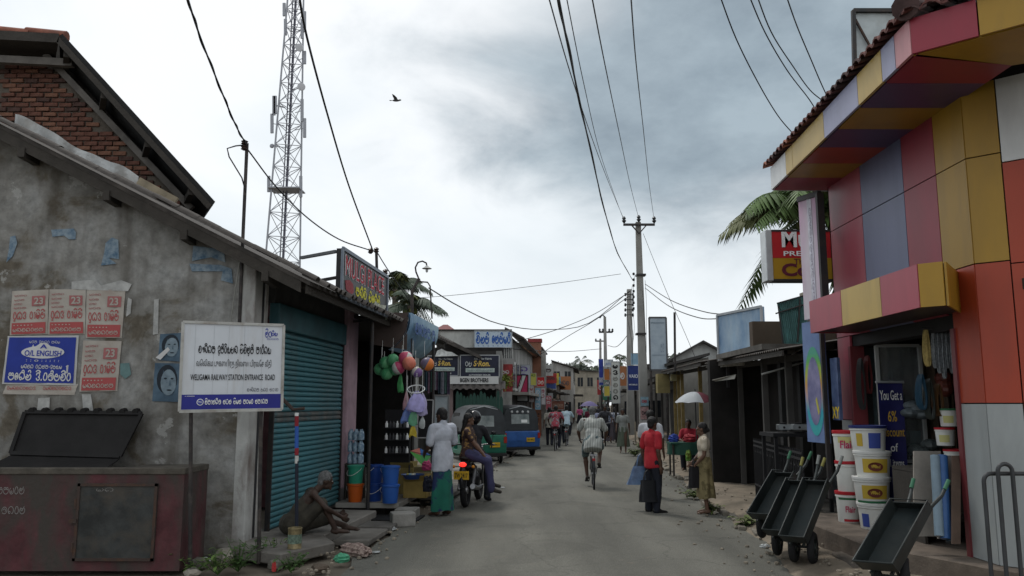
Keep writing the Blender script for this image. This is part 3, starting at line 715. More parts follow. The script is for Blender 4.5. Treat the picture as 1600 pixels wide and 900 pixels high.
MB().prism([Vector((sq[0].x,sq[0].y,zb+.02))+bnrm*.004,Vector((sq[1].x,sq[1].y,zb+.02))+bnrm*.004,Vector((sq[1].x,sq[1].y,zt0-.05))+bnrm*.004,Vector((sq[0].x,sq[0].y,zt0-.05))+bnrm*.004],bnrm*.003).build('printed_stripe',mat('print_pale_lilac',(.58,.57,.64),.6,var=.25,scale=9),bn)
sinhala('ටලවකරමසදනයග',flat('print_grey_violet',(.28,.25,.34)),bn,Vector((sq[1].x,sq[1].y,zb+.12))+bnrm*.012-bd*.02,UP,-bd,zt0-zb-.3,.06)
root_at(bn,(SA.x,SA.y,0))
# lightbox sign
lbx=thing('lightbox_sign','red and gold lightbox sign jutting from the hardware shop front','sign')
LY=12.0;la,lb_=aty(1205,362,LY),aty(1300,360,LY);lc=aty(1207,436,LY)
xa,xb,zt,zb_=la.x,lb_.x,la.z,lc.z;zm=aty(1206,403,LY).z
MB().box(xa,xb,LY,LY+.22,zm,zt).build('upper_panel',flat('sign_red',(.48,.025,.03),.35),lbx)
MB().box(xa,xb,LY,LY+.22,zb_,zm-.003).build('lower_panel',flat('sign_gold',(.42,.24,.02),.35),lbx)
MB().box(xa-.1,xa,LY-.02,LY+.24,zb_-.03,zt+.03).build('end_cap',mat('alu_trim',(.5,.52,.53),.4,metal=.5),lbx,bevel=.01)
MB().box(xa,xb,LY-.01,LY+.23,zt,zt+.03).build('trim',IRON,lbx);MB().box(xa,xb,LY-.01,LY+.23,zb_-.03,zb_).build('trim',IRON,lbx)
ex=(1,0,0)
text('Mu',flat('print_white',(.8,.8,.8)),lbx,(xa+.15,LY-.006,zm+.16),ex,UP,.40,.28,.03)
text('PREM',flat('print_white',(.8,.8,.8)),lbx,(xa+.17,LY-.006,zm+.03),ex,UP,.40,.075,.02)
text('The',flat('print_maroon',(.12,.015,.03)),lbx,(xa+.32,LY-.006,zb_+.22),ex,UP,.2,.09,.01)
text('Co',flat('print_maroon',(.12,.015,.03)),lbx,(xa+.13,LY-.006,zb_+.04),ex,UP,.42,.2,.04)
MB().bar((xb,LY+.11,zm),(WX+.6,LY+.11,zm),.08,.08).build('bracket',IRON,lbx)
root_at(lbx,(xa,LY,zb_))
# tall blue banner with a rainbow ring + dark blue one beside it
tb=thing('ring_banner','tall blue banner printed with a rainbow oval ring','banner')
TA,TB=aty(1262,690,11.3),aty(1293,690,10.75);td=(TB-TA);td.z=0;tl=td.length;td.normalize();tn=td.cross(UP)
z0,z1=aty(1262,690,11.3).z,aty(1262,505,11.3).z
def ringmat():
    m=bpy.data.materials.new('ring_print');m.use_nodes= True;t=m.node_tree;ln=t.links.new;b=t.nodes['Principled BSDF'];b.inputs['Roughness'].default_value=.5
    a=N(t,'ShaderNodeTexCoord');s_=N(t,'ShaderNodeSeparateXYZ');ln(a.outputs['Object'],s_.inputs[0])
    r_=ramp(t,[(.0,(.03,.35,.36)),(.25,(.02,.30,.40)),(.45,(.45,.30,.32)),(.6,(.55,.28,.05)),(.72,(.40,.42,.04)),(.9,(.08,.36,.08)),(1.0,(.05,.3,.2))])
    mr=N(t,'ShaderNodeMapRange');ln(s_.outputs[2],mr.inputs[0]);mr.inputs[1].default_value=z0+.15;mr.inputs[2].default_value=z0+1.2;ln(mr.outputs[0],r_.inputs[0]);ln(r_.outputs[0],b.inputs['Base Color'])
    return m
MB().prism([TA.xy.to_3d()+UP*z0,TB.xy.to_3d()+UP*z0,TB.xy.to_3d()+UP*z1,TA.xy.to_3d()+UP*z1],-tn*.05).build('panel',mat('banner_blue',(.06,.11,.30),.55,var=.35,scale=1.2,col2=(.18,.26,.46)),tb)
mid=(TA+TB)/2;mid.z=z0+(z1-z0)*.42
def oval(rx,rz,off,n=28): return [mid+td*rx*math.cos(2*math.pi*i/n)+UP*rz*math.sin(2*math.pi*i/n)+tn*off for i in range(n)]
MB().add(oval(tl*.47,.60,.004),[tuple(range(28))]).build('rainbow_ring',ringmat(),tb)
MB().add(oval(tl*.34,.46,.007),[tuple(range(28))]).build('oval_centre',mat('print_dusk_blue',(.14,.15,.33),.5,var=.35,scale=3,col2=(.28,.26,.42)),tb)
MB().add([mid+td*a+UP*c+tn*.01 for a,c in ((.03,-.12),(.09,-.32),(.13,-.28),(.07,-.08))],[(0,1,2,3)]).build('printed_leaf',flat('print_leaf_yellow',(.45,.42,.08)),tb)
MB().bar(TB.xy.to_3d()+UP*(z0-.7),TB.xy.to_3d()+UP*z1,.05,.05).build('pole',IRON,tb)
root_at(tb,(TA.x,TA.y,0))
db=thing('dark_blue_banner','dark blue banner with yellow footer next to the pink pier','banner')
q0,q1=aty(1302,660,10.7),aty(1313,660,10.5);dd=(q1-q0);dd.z=0;dl=dd.length;dd.normalize();dn=dd.cross(UP)
zt,zb2=aty(1302,560,10.7).z,aty(1302,656,10.7).z
MB().prism([q0.xy.to_3d()+UP*zb2,q1.xy.to_3d()+UP*zb2,q1.xy.to_3d()+UP*zt,q0.xy.to_3d()+UP*zt],-dn*.04).build('panel',mat('banner_navy',(.03,.05,.16),.5,var=.4,col2=(.12,.17,.30)),db)
text('XY',YEL,db,q0.xy.to_3d()+UP*(zb2+.02)+dn*.004,dd,UP,dl,.15,.03)
root_at(db,(q0.x,q0.y,0))

# ================================================================== goods at the hardware shop
BWH=flat('bucket_white',(.66,.66,.63),.35);BWD=flat('bucket_dusty',(.52,.52,.50),.4)
def curved_label(mb,r0,r1,z0,z1,a0,a1,n=10):
    for j in range(n):
        A,B=a0+(a1-a0)*j/n,a0+(a1-a0)*(j+1)/n
        mb.add([(r0*math.cos(A),r0*math.sin(A),z0),(r0*math.cos(B),r0*math.sin(B),z0),(r1*math.cos(B),r1*math.sin(B),z1),(r1*math.cos(A),r1*math.sin(A),z1)],[(0,1,2,3)])
def arc_text(body,m,parent,r,z,h,a_mid,span,kind='text'):
    o=text(body,m,parent,(0,0,0),(1,0,0),(0,1,0),span,h,.02)
    for v in o.data.vertices:
        x,y=v.co.x,v.co.y;a=a_mid+(x-span/2)/r
        v.co=(r*math.cos(a),r*math.sin(a),z+y)
    return o
def bucket(label,loc,r,h,lid,band,face,lid_c=None,word=None,oval=None,group='paint buckets stacked at the shop front'):
    t=thing('paint_bucket',label,'bucket',loc,0,group)
    MB().lathe([(r*.86,0),(r*.88,.01),(r*.97,h*.8),(r*1.03,h*.82),(r*1.03,h*.86),(r*.99,h*.88),(r*1.0,h*.93)],n=28).build('tub',BWH,t,smooth=35)
    MB().lathe([(r*1.05,h*.90),(r*1.06,h*.93),(r*1.06,h),(r*.98,h*1.01),(r*.96,h*.985),(0,h*.985)],n=28).build('lid',lid,t,smooth=35)
    if band is not None:
        for (m,z0,z1,a0,a1) in band:
            mb=MB();rr= lambda z:r*(.88+.09*z/(h*.8))+.003
            curved_label(mb,rr(z0*h),rr(z1*h),z0*h,z1*h,face+a0,face+a1);mb.build('printed_label',m,t,smooth=60)
    rr=r*.95+.008
    if oval:
        mb=MB();pts=[];n=16
        for i in range(n):
            q=2*math.pi*i/n;a=face+.42*math.cos(q);z=h*.42+h*.17*math.sin(q)
            pts.append(((rr+.002)*math.cos(a),(rr+.002)*math.sin(a),z))
        mb.add(pts,[tuple(range(n))]);mb.build('printed_oval',oval,t)
    if word:arc_text(word[0],word[1],t,rr+.004,h*word[2],h*word[3],face,r*word[4])
    return t
LRED=flat('lid_red',(.42,.02,.03),.4);LNAV=flat('lid_navy',(.02,.03,.13),.4);LWH=flat('lid_white',(.66,.66,.64),.4);LGRN=flat('label_green',(.03,.14,.06))
LY_=flat('label_yellow',(.52,.36,.05));LBL=flat('label_blue',(.05,.08,.32));LBR=flat('label_brown',(.13,.03,.02));LPK=flat('label_magenta',(.45,.03,.10));LYG=flat('label_pale_yellow',(.55,.52,.22))
fa=-math.pi/2-.25
p1=atx(1337,800,3.95);bx1=gnd(1340,812,.3)
zb=.3;bL=gnd(1336,818,.3)+Vector((0,.16,0))
hL=.375
words=(('Flair',LPK,.42,.26,1.2),('',LPK,.3,.2,1),('Flair',LPK,.34,.2,.8))
bands=([(LYG,.60,.80,-.8,.9)],None,[(LGRN,.74,.80,-1.0,.9),(LRED,.04,.12,-.6,.8)])
for i,nm in enumerate(('red lidded paint bucket on top of the slim stack by the dark opening','plain red lidded paint bucket in the middle of the slim stack','red lidded paint bucket at the bottom of the slim stack on the plinth')):
    j=2-i
    bucket(nm,bL+UP*(hL*1.0*j)+Vector((.012*math.sin(j*2),-.02*j,0)),.15,hL,LRED,bands[i],fa,word=words[i] if words[i][0] else None)
bR=gnd(1376,828,.3)+Vector((0,.12,0));hR=.30
for i,(nm,lid,band,ov,wd) in enumerate((
        ('navy lidded white bucket topping the wide stack by the discount banner',LNAV,[(LBL,.12,.72,-.15,.6),(LY_,.2,.7,-.9,-.5)],None,None),
        ('white bucket with brown oval on yellow label, second from the top',LWH,[(LY_,.18,.72,-.75,.8)],LBR,('Wood',LY_,.36,.12,.5)),
        ('white bucket with brown oval and green foot band, third from the top',LWH,[(LY_,.18,.70,-.75,.8),(LGRN,.02,.1,-1.2,1.2)],LBR,('Wood',LY_,.36,.12,.5)),
        ('plain white bucket carrying the wide stack on the plinth',LWH,[(LBL,.1,.6,-1.1,-.6)],None,None))):
    j=3-i
    bucket(nm,bR+UP*(hR*j)+Vector((.015*math.cos(j*3),.01*j,0)),.205,hR,lid,band,fa,word=wd,oval=ov)
bM=gnd(1356,818,.3)+Vector((.0,.42,0))
for j in range(3):
    bucket(('blue labelled bucket squeezed behind the two stacks at the bottom','blue labelled bucket squeezed behind the two stacks in the middle','blue labelled bucket squeezed behind the two stacks at the top')[j],bM+UP*hR*j,.14,hR,LNAV,[(LBL,.1,.75,-1.2,.2)],fa)
# small tubs on the shelf inside
for i,(px,py,lid,lab) in enumerate(((1478,672,LRED,'small white tub with red lid on the inner shelf'),(1492,706,LRED,'wider white tub with red lid low on the inner shelf'),(1484,642,LGRN,'boxed tub with green top on the inner shelf'))):
    p=aty(px,py+24,8.9);bucket(lab,p,.10,.19,lid,[(LYG,.2,.6,-.9,.2)],fa,group='tubs on the shelf inside the shop')
sf=thing('goods_shelf','dark shelf inside the shop doorway holding small tubs','shelf')
q=aty(1485,732,8.9)
for zz_ in (q.z,q.z-.5):MB().box(q.x-.4,q.x+.3,q.y-.15,q.y+.5,zz_-.04,zz_-.003).build('shelf_board',WOOD_DK,sf)
for dx in (-.4,.27):MB().box(q.x+dx,q.x+dx+.03,q.y-.15,q.y+.5,.3,q.z-.045).build('side_panel',WOOD_DK,sf)
root_at(sf,(q.x,q.y,.3))
# discount banner
dbn=thing('discount_banner','navy pull-up banner reading You Get a 6% discount','banner')
BYd=10.0;x0,x1=aty(1371,600,BYd).x,aty(1407,600,BYd).x+.02;zt=aty(1388,597,BYd).z
mb=MB();mb.grid(lambda i,j:Vector((x0+(x1-x0)*i,BYd+.02*math.sin(i*3.1),.34+(zt-.34)*j)),10,1);mb.build('panel',mat('banner_navy_print',(.022,.022,.11),.45,var=.2),dbn,smooth=60)
MB().tube([(x0-.02,BYd,zt),(x1+.02,BYd,zt)],.015,8).build('top_rail',mat('alu_trim',(.5,.52,.53)),dbn,smooth=60)
MB().box(x0-.02,x1+.02,BYd-.06,BYd+.1,.3,.36).build('foot',IRON,dbn)
MB().tube([(x1/2+x0/2,BYd+.05,.34),(x1/2+x0/2,BYd+.05,zt)],.012,6).build('back_pole',IRON,dbn)
w_=x1-x0;PW=flat('print_white',(.8,.8,.8));PY_=flat('print_gold',(.62,.38,.05))
for (tx,m_,zo,ww,hh_) in (('You Get a',PW,.22,.9,.12),('6%',PY_,.48,.36,.13),('discount',PY_,.66,.9,.11),('of',PW,.84,.3,.1),('all items',PW,1.02,.7,.09)):
    text(tx,m_,dbn,(x0+w_*(1-ww)/2,BYd-.012,zt-zo),ex,UP,w_*ww,hh_,.01)
root_at(dbn,(x0,BYd,.3))
# glass cabinet in the doorway
gc=thing('glass_cabinet','glass fronted display cabinet with white frame inside the doorway','cabinet')
GY=10.25;gx0,gx1=aty(1370,560,GY).x,aty(1437,560,GY).x;gz0,gz1=.6,aty(1400,540,GY).z
FRM=flat('cabinet_frame',(.42,.43,.42),.4)
for xx in (gx0,gx1):MB().box(xx-.02,xx+.02,GY-.02,GY+.02,gz0,gz1).build('frame_bar',FRM,gc)
for zz_ in (gz0,gz0+.45,gz1):MB().box(gx0,gx1,GY-.018,GY+.018,zz_-.02,zz_+.02).build('frame_bar',FRM,gc)
MB().box(gx0,gx1,GY+.35,GY+.38,gz0,gz1).build('back_panel',mat('cabinet_back',(.10,.14,.15),.6,var=.4),gc)
MB().box(gx0+.02,gx1-.02,GY+.004,GY+.01,gz0+.02,gz1-.02).build('glass_pane',mat('cabinet_glass',(.6,.66,.68),.05,trans=.85,spec=.6),gc)
for i,(dx,zz_,w,h,cc) in enumerate(((.08,.1,.2,.28,(.35,.4,.4)),(.32,.1,.12,.3,(.2,.3,.28)),(.12,.55,.22,.35,(.42,.46,.46)),(.4,.52,.14,.3,(.1,.18,.17)))):
    MB().box(gx0+dx,gx0+dx+w,GY+.1,GY+.3,gz0+zz_,gz0+zz_+h).build('boxed_item',flat('boxed_goods_%d'%i,cc),gc)
for xx in (gx0,gx1):MB().box(xx-.02,xx+.02,GY-.02,GY+.36,.3,gz0).build('leg',FRM,gc)
root_at(gc,((gx0+gx1)/2,GY,.3))
# hanks of rope and chain hung in the doorway
def hank(label,px,ytop,ybot,y,m,w=.05,group=None,strands=4):
    a,b=aty(px,ytop,y),aty(px,ybot,y);mb=MB()
    for k_ in range(strands):
        ww=w*(.5+.5*k_/strands);dy=.02*(k_-1)
        mb.tube([a+Vector((ww*math.sin(q)*(0.35+.65*math.sin(abs(q)/2)),dy,-(a.z-b.z)*(1-math.cos(q))/2)) for q in [-math.pi+2*math.pi*i/16 for i in range(17)]],.007,5)
    o=mb.build('rope_hank',m,None,smooth=60);o.data.transform(Matrix.Translation(-a));o.location=a; return tag(o,label,'rope',group)
hank('yellow rope hank hanging in the shop doorway',1447,515,572,8.6,mat('yellow_rope',(.42,.32,.12),.9,var=.3,scale=30),.04)
for i,(px,y0,y1,cc,lb) in enumerate(((1345,560,640,(.03,.03,.03),'black hose coil hanging by the far door trim'),(1356,556,615,(.10,.02,.02),'red hose coil hanging by the far door trim'),(1440,585,640,(.02,.06,.10),'dark blue hose coil hanging under the yellow rope'),(1452,592,655,(.04,.045,.04),'dark hose coil hanging under the chains'),(1466,600,650,(.10,.05,.02),'brown cord coil hanging lowest under the chains'))):hank(lb,px,y0,y1,8.9 if px>1400 else 10.3,flat('hose_%d'%i,cc,.4),.07,'hose coils hung in the doorway',5)
CHN=mat('steel_chain',(.33,.35,.37),.4,metal=.7,var=.4,scale=40)
for i in range(6):hank('grey chain hank in the doorway, %s from the yellow rope'%('first','second','third','fourth','fifth','sixth')[i],1458+i*6.5,517+(i%2)*3,575+(i%3)*8,8.55-.02*i,CHN,.028,'chain hanks hung in the doorway',3)
o=MB().tube([aty(1440,513,8.58),aty(1498,516,8.42)],.012,6).build('hanging_rail',IRON);tag(o,'iron rail across the doorway top carrying ropes and chains','rail')
# crates and coils dimly seen inside
for i,(px,py,w,h,cc,lb) in enumerate(((1420,640,.5,.2,(.10,.12,.13),'grey wrapped bundle on the dim shop counter'),(1465,600,.35,.3,(.12,.03,.02),'dark red carton hanging deep in the shop'),(1425,700,.45,.25,(.05,.06,.06),'black coil of hose low inside the shop'))):
    p=aty(px+22,py,9.75)
    mb=MB()
    for k_ in range(5):mb.ell(p+Vector((random.uniform(-w,w)*.25,random.uniform(0,.2),random.uniform(-h,h)*.3)),(w*.24,.12,h*.3),None,10,7)
    o=mb.build('wrapped_bundle',mat('bundle_%d'%i,cc,.4,var=.4,scale=9,bump=.4));o.data.transform(Matrix.Translation(-p));o.location=p;tag(o,lb,'goods')
MB_c=MB();cn=thing('shop_counter','dark counter inside the hardware shop behind the banner','counter')
MB().box(5.3,6.6,9.5,9.8,.3,1.05).build('front_panel',WOOD_DK,cn);MB().box(5.25,6.65,9.45,10.1,1.05,1.1).build('top',WOOD_DK,cn);root_at(cn,(5.8,9.6,.3))
# sheets and rolls leaning by the pier
LN=[]
def lean(label,pxa,pxb,ytop,ybot,y,m,th=.02,name='leaning_sheet',cat='sheet'):
    a,b,c,d=aty(pxa,ybot,y-.15),aty(pxb,ybot,y-.15),aty(pxb,ytop,y+.12),aty(pxa,ytop,y+.12)
    o=MB().prism([a,b,c,d],(0,th,0)).build(name,m);o.data.transform(Matrix.Translation(-a));o.location=a; return tag(o,label,cat)
BOARD=mat('grey_board',(.24,.22,.195),.9,var=.2,dirt=(.12,.1,.08),damt=.6,dscale=2)
lean('wide grey board leaning in the doorway behind the blue rolls',1428,1470,705,838,8.35,BOARD)
lean('narrow grey board leaning against the doorway by the maroon trim',1466,1500,712,842,8.2,mat('fawn_board',(.19,.17,.155),.9,var=.25),)
lean('thin brown plank leaning beside the maroon door trim',1488,1501,712,850,8.0,mat('brown_plank',(.09,.06,.045),.85,var=.3))
for i,(pa,pb,r_,cc,lb) in enumerate((((1461,712),(1468,838),.045,(.16,.22,.27),'pale blue plastic roll leaning against the boards'),((1472,712),(1478,842),.05,(.03,.09,.24),'bright blue plastic roll leaning against the boards'),((1480,760),(1487,848),.05,(.02,.035,.05),'black plastic roll leaning against the boards'))):
    a,b=aty(*pb,7.98),aty(*pa,8.2);o=MB().tube([a,b],r_,12).build('plastic_roll',mat('roll_%d'%i,cc,.35,var=.2),None,smooth=50);o.data.transform(Matrix.Translation(-a));o.location=a;tag(o,lb,'roll','plastic rolls by the pier')
# ---- hand carts (wheelbarrows with sheet iron trays stood on end)
CART=mat('cart_iron',(.022,.028,.028),.5,var=.25,scale=5,spec=.35,dirt=(.05,.055,.05),damt=.5,dscale=2.5)
CARTIN=mat('cart_iron_inside',(.025,.033,.034),.55,var=.2,scale=3,dirt=(.065,.06,.05),damt=.4,dscale=2)
TYRE=flat('tyre_rubber',(.012,.012,.013),.8)
def wheel_mesh(R_,w=.07):
    mb=MB();prof=[(R_-w*.8,-w/2),(R_-w*.25,-w/2),(R_,-w/5),(R_,w/5),(R_-w*.25,w/2),(R_-w*.8,w/2)]
    mb.lathe(prof,n=24,M=Matrix.Rotation(math.pi/2,3,'Y'),closed=True); return mb
def hub_mesh(R_,w=.04):
    mb=MB();Mx=Matrix.Rotation(math.pi/2,3,'Y');mb.lathe([(.0,-w),(.05,-w),(.05,w),(0,w)],n=12,M=Mx);mb.lathe([(R_-.07,-.025),(R_-.045,-.025),(R_-.045,.025),(R_-.07,.025)],n=24,M=Mx,closed=True)
    for k_ in range(6):
        a=k_*math.pi/3;mb.bar((0,0,0),(0,(R_-.05)*math.cos(a),(R_-.05)*math.sin(a)),.02,.02,up=(1,0,0))
    return mb
def cart(label,foot,top,right,depth,grips,group='iron hand carts at the hardware shop'):
    """foot/top: centre of the tray's floor at its low and high end; right: half width vector; depth: tray depth vector (opening side)."""
    t=thing('hand_cart',label,'hand cart',(0,0,0),0,group)
    foot,top,right,depth=Vector(foot),Vector(top),Vector(right),Vector(depth);ax=(top-foot)
    th=.008
    def wall(a,b,c,d,name):
        n=(Vector(b)-Vector(a)).cross(Vector(d)-Vector(a)).normalized();MB().prism([a,b,c,d],n*th).build(name,CARTIN if name=='tray_floor' else CART,t)
    f0,f1,g0,g1=foot-right,foot+right,top-right,top+right
    k_=.16;sp=right*.05
    wall(f0,f1,g1,g0,'tray_floor')
    wall(f0,g0,g0+depth-sp,f0+depth-sp,'tray_side');wall(g1,f1,f1+depth+sp,g1+depth+sp,'tray_side')
    wall(f1,f0,f0+depth*1.1-sp,f1+depth*1.1+sp,'tray_end');wall(g0,g1,g1+depth*.7+sp,g0+depth*.7-sp,'tray_end')
    rim=[f0+depth*1.08-sp,g0+depth-sp,g1+depth+sp,f1+depth*1.08+sp]
    MB().tube(rim+[rim[0]],.009,6).build('rim',CART,t,smooth=60)
    back=-depth.normalized()
    for sgn in (-1,1):
        b0=foot+right*.55*sgn+back*.04-ax*.02;b1=top+right*.6*sgn+back*.05
        MB().tube([b0,b1,b1+ax.normalized()*.22+right*.3*sgn+back*.02,b1+ax.normalized()*.40+right*.42*sgn-back*.05],.016,8).build('handle_bar',CART,t,smooth=60)
        e=b1+ax.normalized()*.3+right*.36*sgn
        g=b1+ax.normalized()*.40+right*.42*sgn-back*.05
        MB().tube([g-ax.normalized()*.11+(back*.045-right*.06*sgn)*.8,g],.018,8).build('grip',flat('grip_%s'%grips,{'green':(.03,.13,.07),'white':(.2,.21,.2),'red':(.3,.03,.03),'yellow':(.22,.2,.05)}[grips],.5),t,smooth=60)
    wr=.17;hubp=foot+back*.23+ax.normalized()*.04;side=right.normalized()
    if hubp.z<wr:hubp.z=wr
    for sgn in (-1,1):
        M=Matrix.Identity(4);y_=UP.cross(side).normalized();z_=side.cross(y_)
        for i in range(3):M[i][0]=side[i];M[i][1]=y_[i];M[i][2]=z_[i];M[i][3]=(hubp+side*sgn*right.length*.8)[i]
        w=wheel_mesh(wr).build('wheel',TYRE,t,smooth=40);w.matrix_basis=M
        hub_mesh(wr).build('hub',CART,w,smooth=30)
    MB().tube([hubp-right*.9,hubp+right*.9],.014,8).build('axle',CART,t)
    for sgn in (-1,1):MB().tube([foot+right*.5*sgn+ax*.1,hubp+right*.5*sgn],.014,6).build('axle_strut',CART,t)
    # matrix-based wheels were made in world coordinates as well
    root_at(t,(hubp.x,hubp.y,0)); return t
def lanes(pf,pt,yf,yt): return aty(*pf,yf),aty(*pt,yt)
RV=(.105,-.06,0);DV=(-.09,-.13,.08)
cart('iron hand cart farthest from the paint buckets, nearest the verge',aty(1192,812,9.75),aty(1230,744,10.0),RV,DV,'green')
cart('iron hand cart standing in the middle of the row of three',aty(1217,838,9.2),aty(1253,757,9.5),RV,DV,'yellow')
cart('iron hand cart of the row that stands nearest the paint buckets',aty(1244,848,8.85),aty(1280,757,9.15),RV,DV,'white')
cart('iron hand cart with green grips leaning on the shop step by the rolls',aty(1376,892,6.9),aty(1430,794,7.3),(.125,-.06,0),(-.12,-.14,.09),'green')
# step of bricks below the nearest cart
stp=thing('stone_step','dark masonry step in front of the paint buckets','step')
MB().prism([gnd(1292,838),gnd(1345,870),gnd(1345,870)+Vector((1.0,.1,0)),gnd(1292,838)+Vector((1,.3,0))],(0,0,.24)).build('upper_tread',mat('step_stone',(.095,.08,.066),.92,var=.3,bump=.4,dirt=(.04,.035,.03),damt=.6),stp,bevel=.015)
MB().prism([gnd(1300,880),gnd(1335,905),gnd(1335,905)+Vector((1.2,.2,0)),gnd(1300,880)+Vector((1,.5,0))],(0,0,.12)).build('lower_tread',mat('step_stone',(.095,.08,.066)),stp,bevel=.015)
root_at(stp,gnd(1320,870))
# bicycle rack of bent pipe
rk=thing('pipe_railing','grey bent pipe railing before the panelled corner','railing')
GP=mat('grey_pipe',(.05,.052,.055),.5,metal=.4,var=.2)
def rpx(px,py,y=6.3): return aty(px,py,y)
zl_=.0
def arch(x0,x1,ztop,y,name):
    r_=abs(x1-x0)/2 if name=='inner_arch' else .06
    P=[Vector((x0,y,.0)),Vector((x0,y,ztop-r_))]
    n_=6
    for i in range(1,n_+1):a=math.pi-math.pi/2*i/n_;P.append(Vector((x0+r_+r_*math.cos(a),y,ztop-r_+r_*math.sin(a))))
    for i in range(1,n_+1):a=math.pi/2-math.pi/2*i/n_;P.append(Vector((x1-r_+r_*math.cos(a),y,ztop-r_+r_*math.sin(a))))
    P.append(Vector((x1,y,0)));MB().tube(P,.016,8).build(name,GP,rk,smooth=60)
xa_=rpx(1541,800).x;zt_=rpx(1541,740).z
arch(xa_,xa_+1.4,zt_,6.3,'outer_arch')
for dx in (.09,.42,.75):arch(xa_+dx,xa_+dx+.11,zt_+.075,6.26,'inner_arch')
root_at(rk,(xa_+.7,6.3,0))

# ================================================================== left foreground: bin, posters, street sign
def at0(o,p): # move a single mesh's origin to p
    p=Vector(p);o.data.transform(Matrix.Translation(-p));o.location=p; return o
BY0=8.9
gb=thing('garbage_bin','dirty burgundy masonry rubbish bin with raised black lid below the posters','bin')
xr_=aty(289,731,BY0).x;zt_=aty(289,731,BY0).z;xl_=aty(-90,740,BY0).x;BD=.68
BURG=mat('burgundy_paint',(.085,.028,.032),.8,var=.35,scale=3.5,bump=.35,bscale=18,dirt=(.048,.043,.037),damt=.95,dscale=2.0,stretch=(1.6,1.6,.6),lo=.38,hi=.60)
mb=MB();mb.box(xl_,xr_,BY0,BY0+.09,0,zt_-.07);mb.build('front_wall',BURG,gb)
MB().box(xr_-.09,xr_,BY0+.09,BY0+BD,0,zt_-.07).build('side_wall',BURG,gb)
MB().box(xl_,xr_-.09,BY0+BD-.08,BY0+BD,0,zt_-.05).build('back_wall',BURG,gb)
BRIM=mat('bin_coping',(.085,.075,.062),.9,var=.35,bump=.4,dirt=(.035,.03,.027),damt=.7)
MB().box(xl_,xr_+.015,BY0-.015,BY0+.1,zt_-.07,zt_).build('rim',BRIM,gb,bevel=.008)
MB().box(xr_-.1,xr_+.012,BY0+.1,BY0+BD,zt_-.07,zt_-.003).build('rim',BRIM,gb,bevel=.008)
x_l1=aty(190,735,BY0).x
MB().box(x_l1,xr_-.1,BY0+.1,BY0+BD,zt_-.05,zt_-.01).build('cover_board',BRIM,gb)
MB().box(xl_,xr_-.1,BY0+.1,BY0+BD-.1,.3,.36).build('rubbish_heap',mat('black_rubbish',(.02,.018,.016),.9,var=.4,bump=.6),gb)
d0,d1=aty(124,755,BY0),aty(241,876,BY0)
DOORM=mat('bin_door_iron',(.035,.037,.036),.7,var=.4,scale=5,bump=.15,dirt=(.075,.06,.045),damt=.6,dscale=4)
dr=MB().box(d0.x,d1.x,BY0-.022,BY0-.002,d1.z,d0.z).build('door',DOORM,gb,bevel=.004)
for (a,b,c,d) in ((d0.x,d0.x+.03,d1.z,d0.z),(d1.x-.03,d1.x,d1.z,d0.z),(d0.x,d1.x,d0.z-.03,d0.z),(d0.x,d1.x,d1.z,d1.z+.03)):
    MB().box(a,b,BY0-.034,BY0-.0225,c,d).build('door_frame',RUST,dr)
for zz_ in (.2,.65):MB().tube([(d0.x-.01,BY0-.03,zz_),(d0.x-.01,BY0-.03,zz_+.1)],.014,8).build('hinge',RUST,dr)
MB().box(d0.x-.06,d0.x+.02,BY0-.045,BY0-.035,.5,.54).build('latch',RUST,dr)
CHALK=flat('faded_chalk',(.22,.21,.20))
sinhala('මමටරස',CHALK,gb,aty(-5,772,BY0-.006),ex,UP,.30,.10,.09);sinhala('තගරස',CHALK,gb,aty(2,803,BY0-.006),ex,UP,.26,.10,.09);sinhala('ටග',CHALK,dr,aty(150,768,BY0-.024),ex,UP,.2,.05,.06)
LB=[aty(18,708,BY0+BD-.02),aty(188,713,BY0+BD-.02),aty(222,646,BY0+BD+.16),aty(40,644,BY0+BD+.16)]
LIDM=mat('lid_black_iron',(.012,.011,.011),.8,var=.3,bump=.1)
ld=MB().prism(LB,Vector((0,.02,.008))).build('lid',LIDM,gb)
for i in range(4):MB().bar(LB[i]+Vector((0,-.012,0)),LB[(i+1)%4]+Vector((0,-.012,0)),.045,.03,up=(0,-1,.5)).build('lid_frame',LIDM,ld)
nb=9
for i in range(nb):
    q=LB[3]+(LB[2]-LB[3])*((i+.5)/nb);MB().tube([q+Vector((0,-.03,.02)),q+Vector((0,.06,.03))],.035,7).build('corrugation',LIDM,ld,smooth=60)
MB().prism([LB[0]-UP*.02,LB[1]-UP*.02,Vector((LB[1].x+.05,BY0+.12,zt_-.06)),Vector((LB[0].x-.05,BY0+.12,zt_-.06))],(0,0,-.01)).build('dark_inside_sheet',LIDM,gb)  # black sheet stands for the lid's lower part and the bin's dark inside
root_at(gb,((xl_+xr_)/2,BY0,0))
# ---- posters on the plaster wall
def sheet(name,label,cat,px,m,off=.012,group=None,crumple=.006):
    P=[wp(*p,off) for p in px];n=8
    mb=MB();mb.grid(lambda i,j:(P[3]*(1-i)+P[2]*i)*(1-j)+(P[0]*(1-i)+P[1]*i)*j+NW*crumple*(math.sin(i*11+j*5)*math.sin(j*9+i*2)+.4*math.sin(i*23)),n,n)
    t=thing(name,label,cat,P[3],0,group);o=mb.build('paper',m,t,smooth=60);o.matrix_parent_inverse=Matrix.Translation(-P[3])
    return t,P
def on(P,u,v,off=.008): return (P[3]*(1-u)+P[2]*u)*(1-v)+(P[0]*(1-u)+P[1]*u)*v+NW*off
def fin(t):
    for c in t.children:c.matrix_parent_inverse=Matrix.Translation(-t.location)
PAPER=mat('poster_paper',(.40,.37,.33),.85,var=.1,scale=3,dirt=(.28,.22,.19),damt=.6,dscale=4,bump=.06)
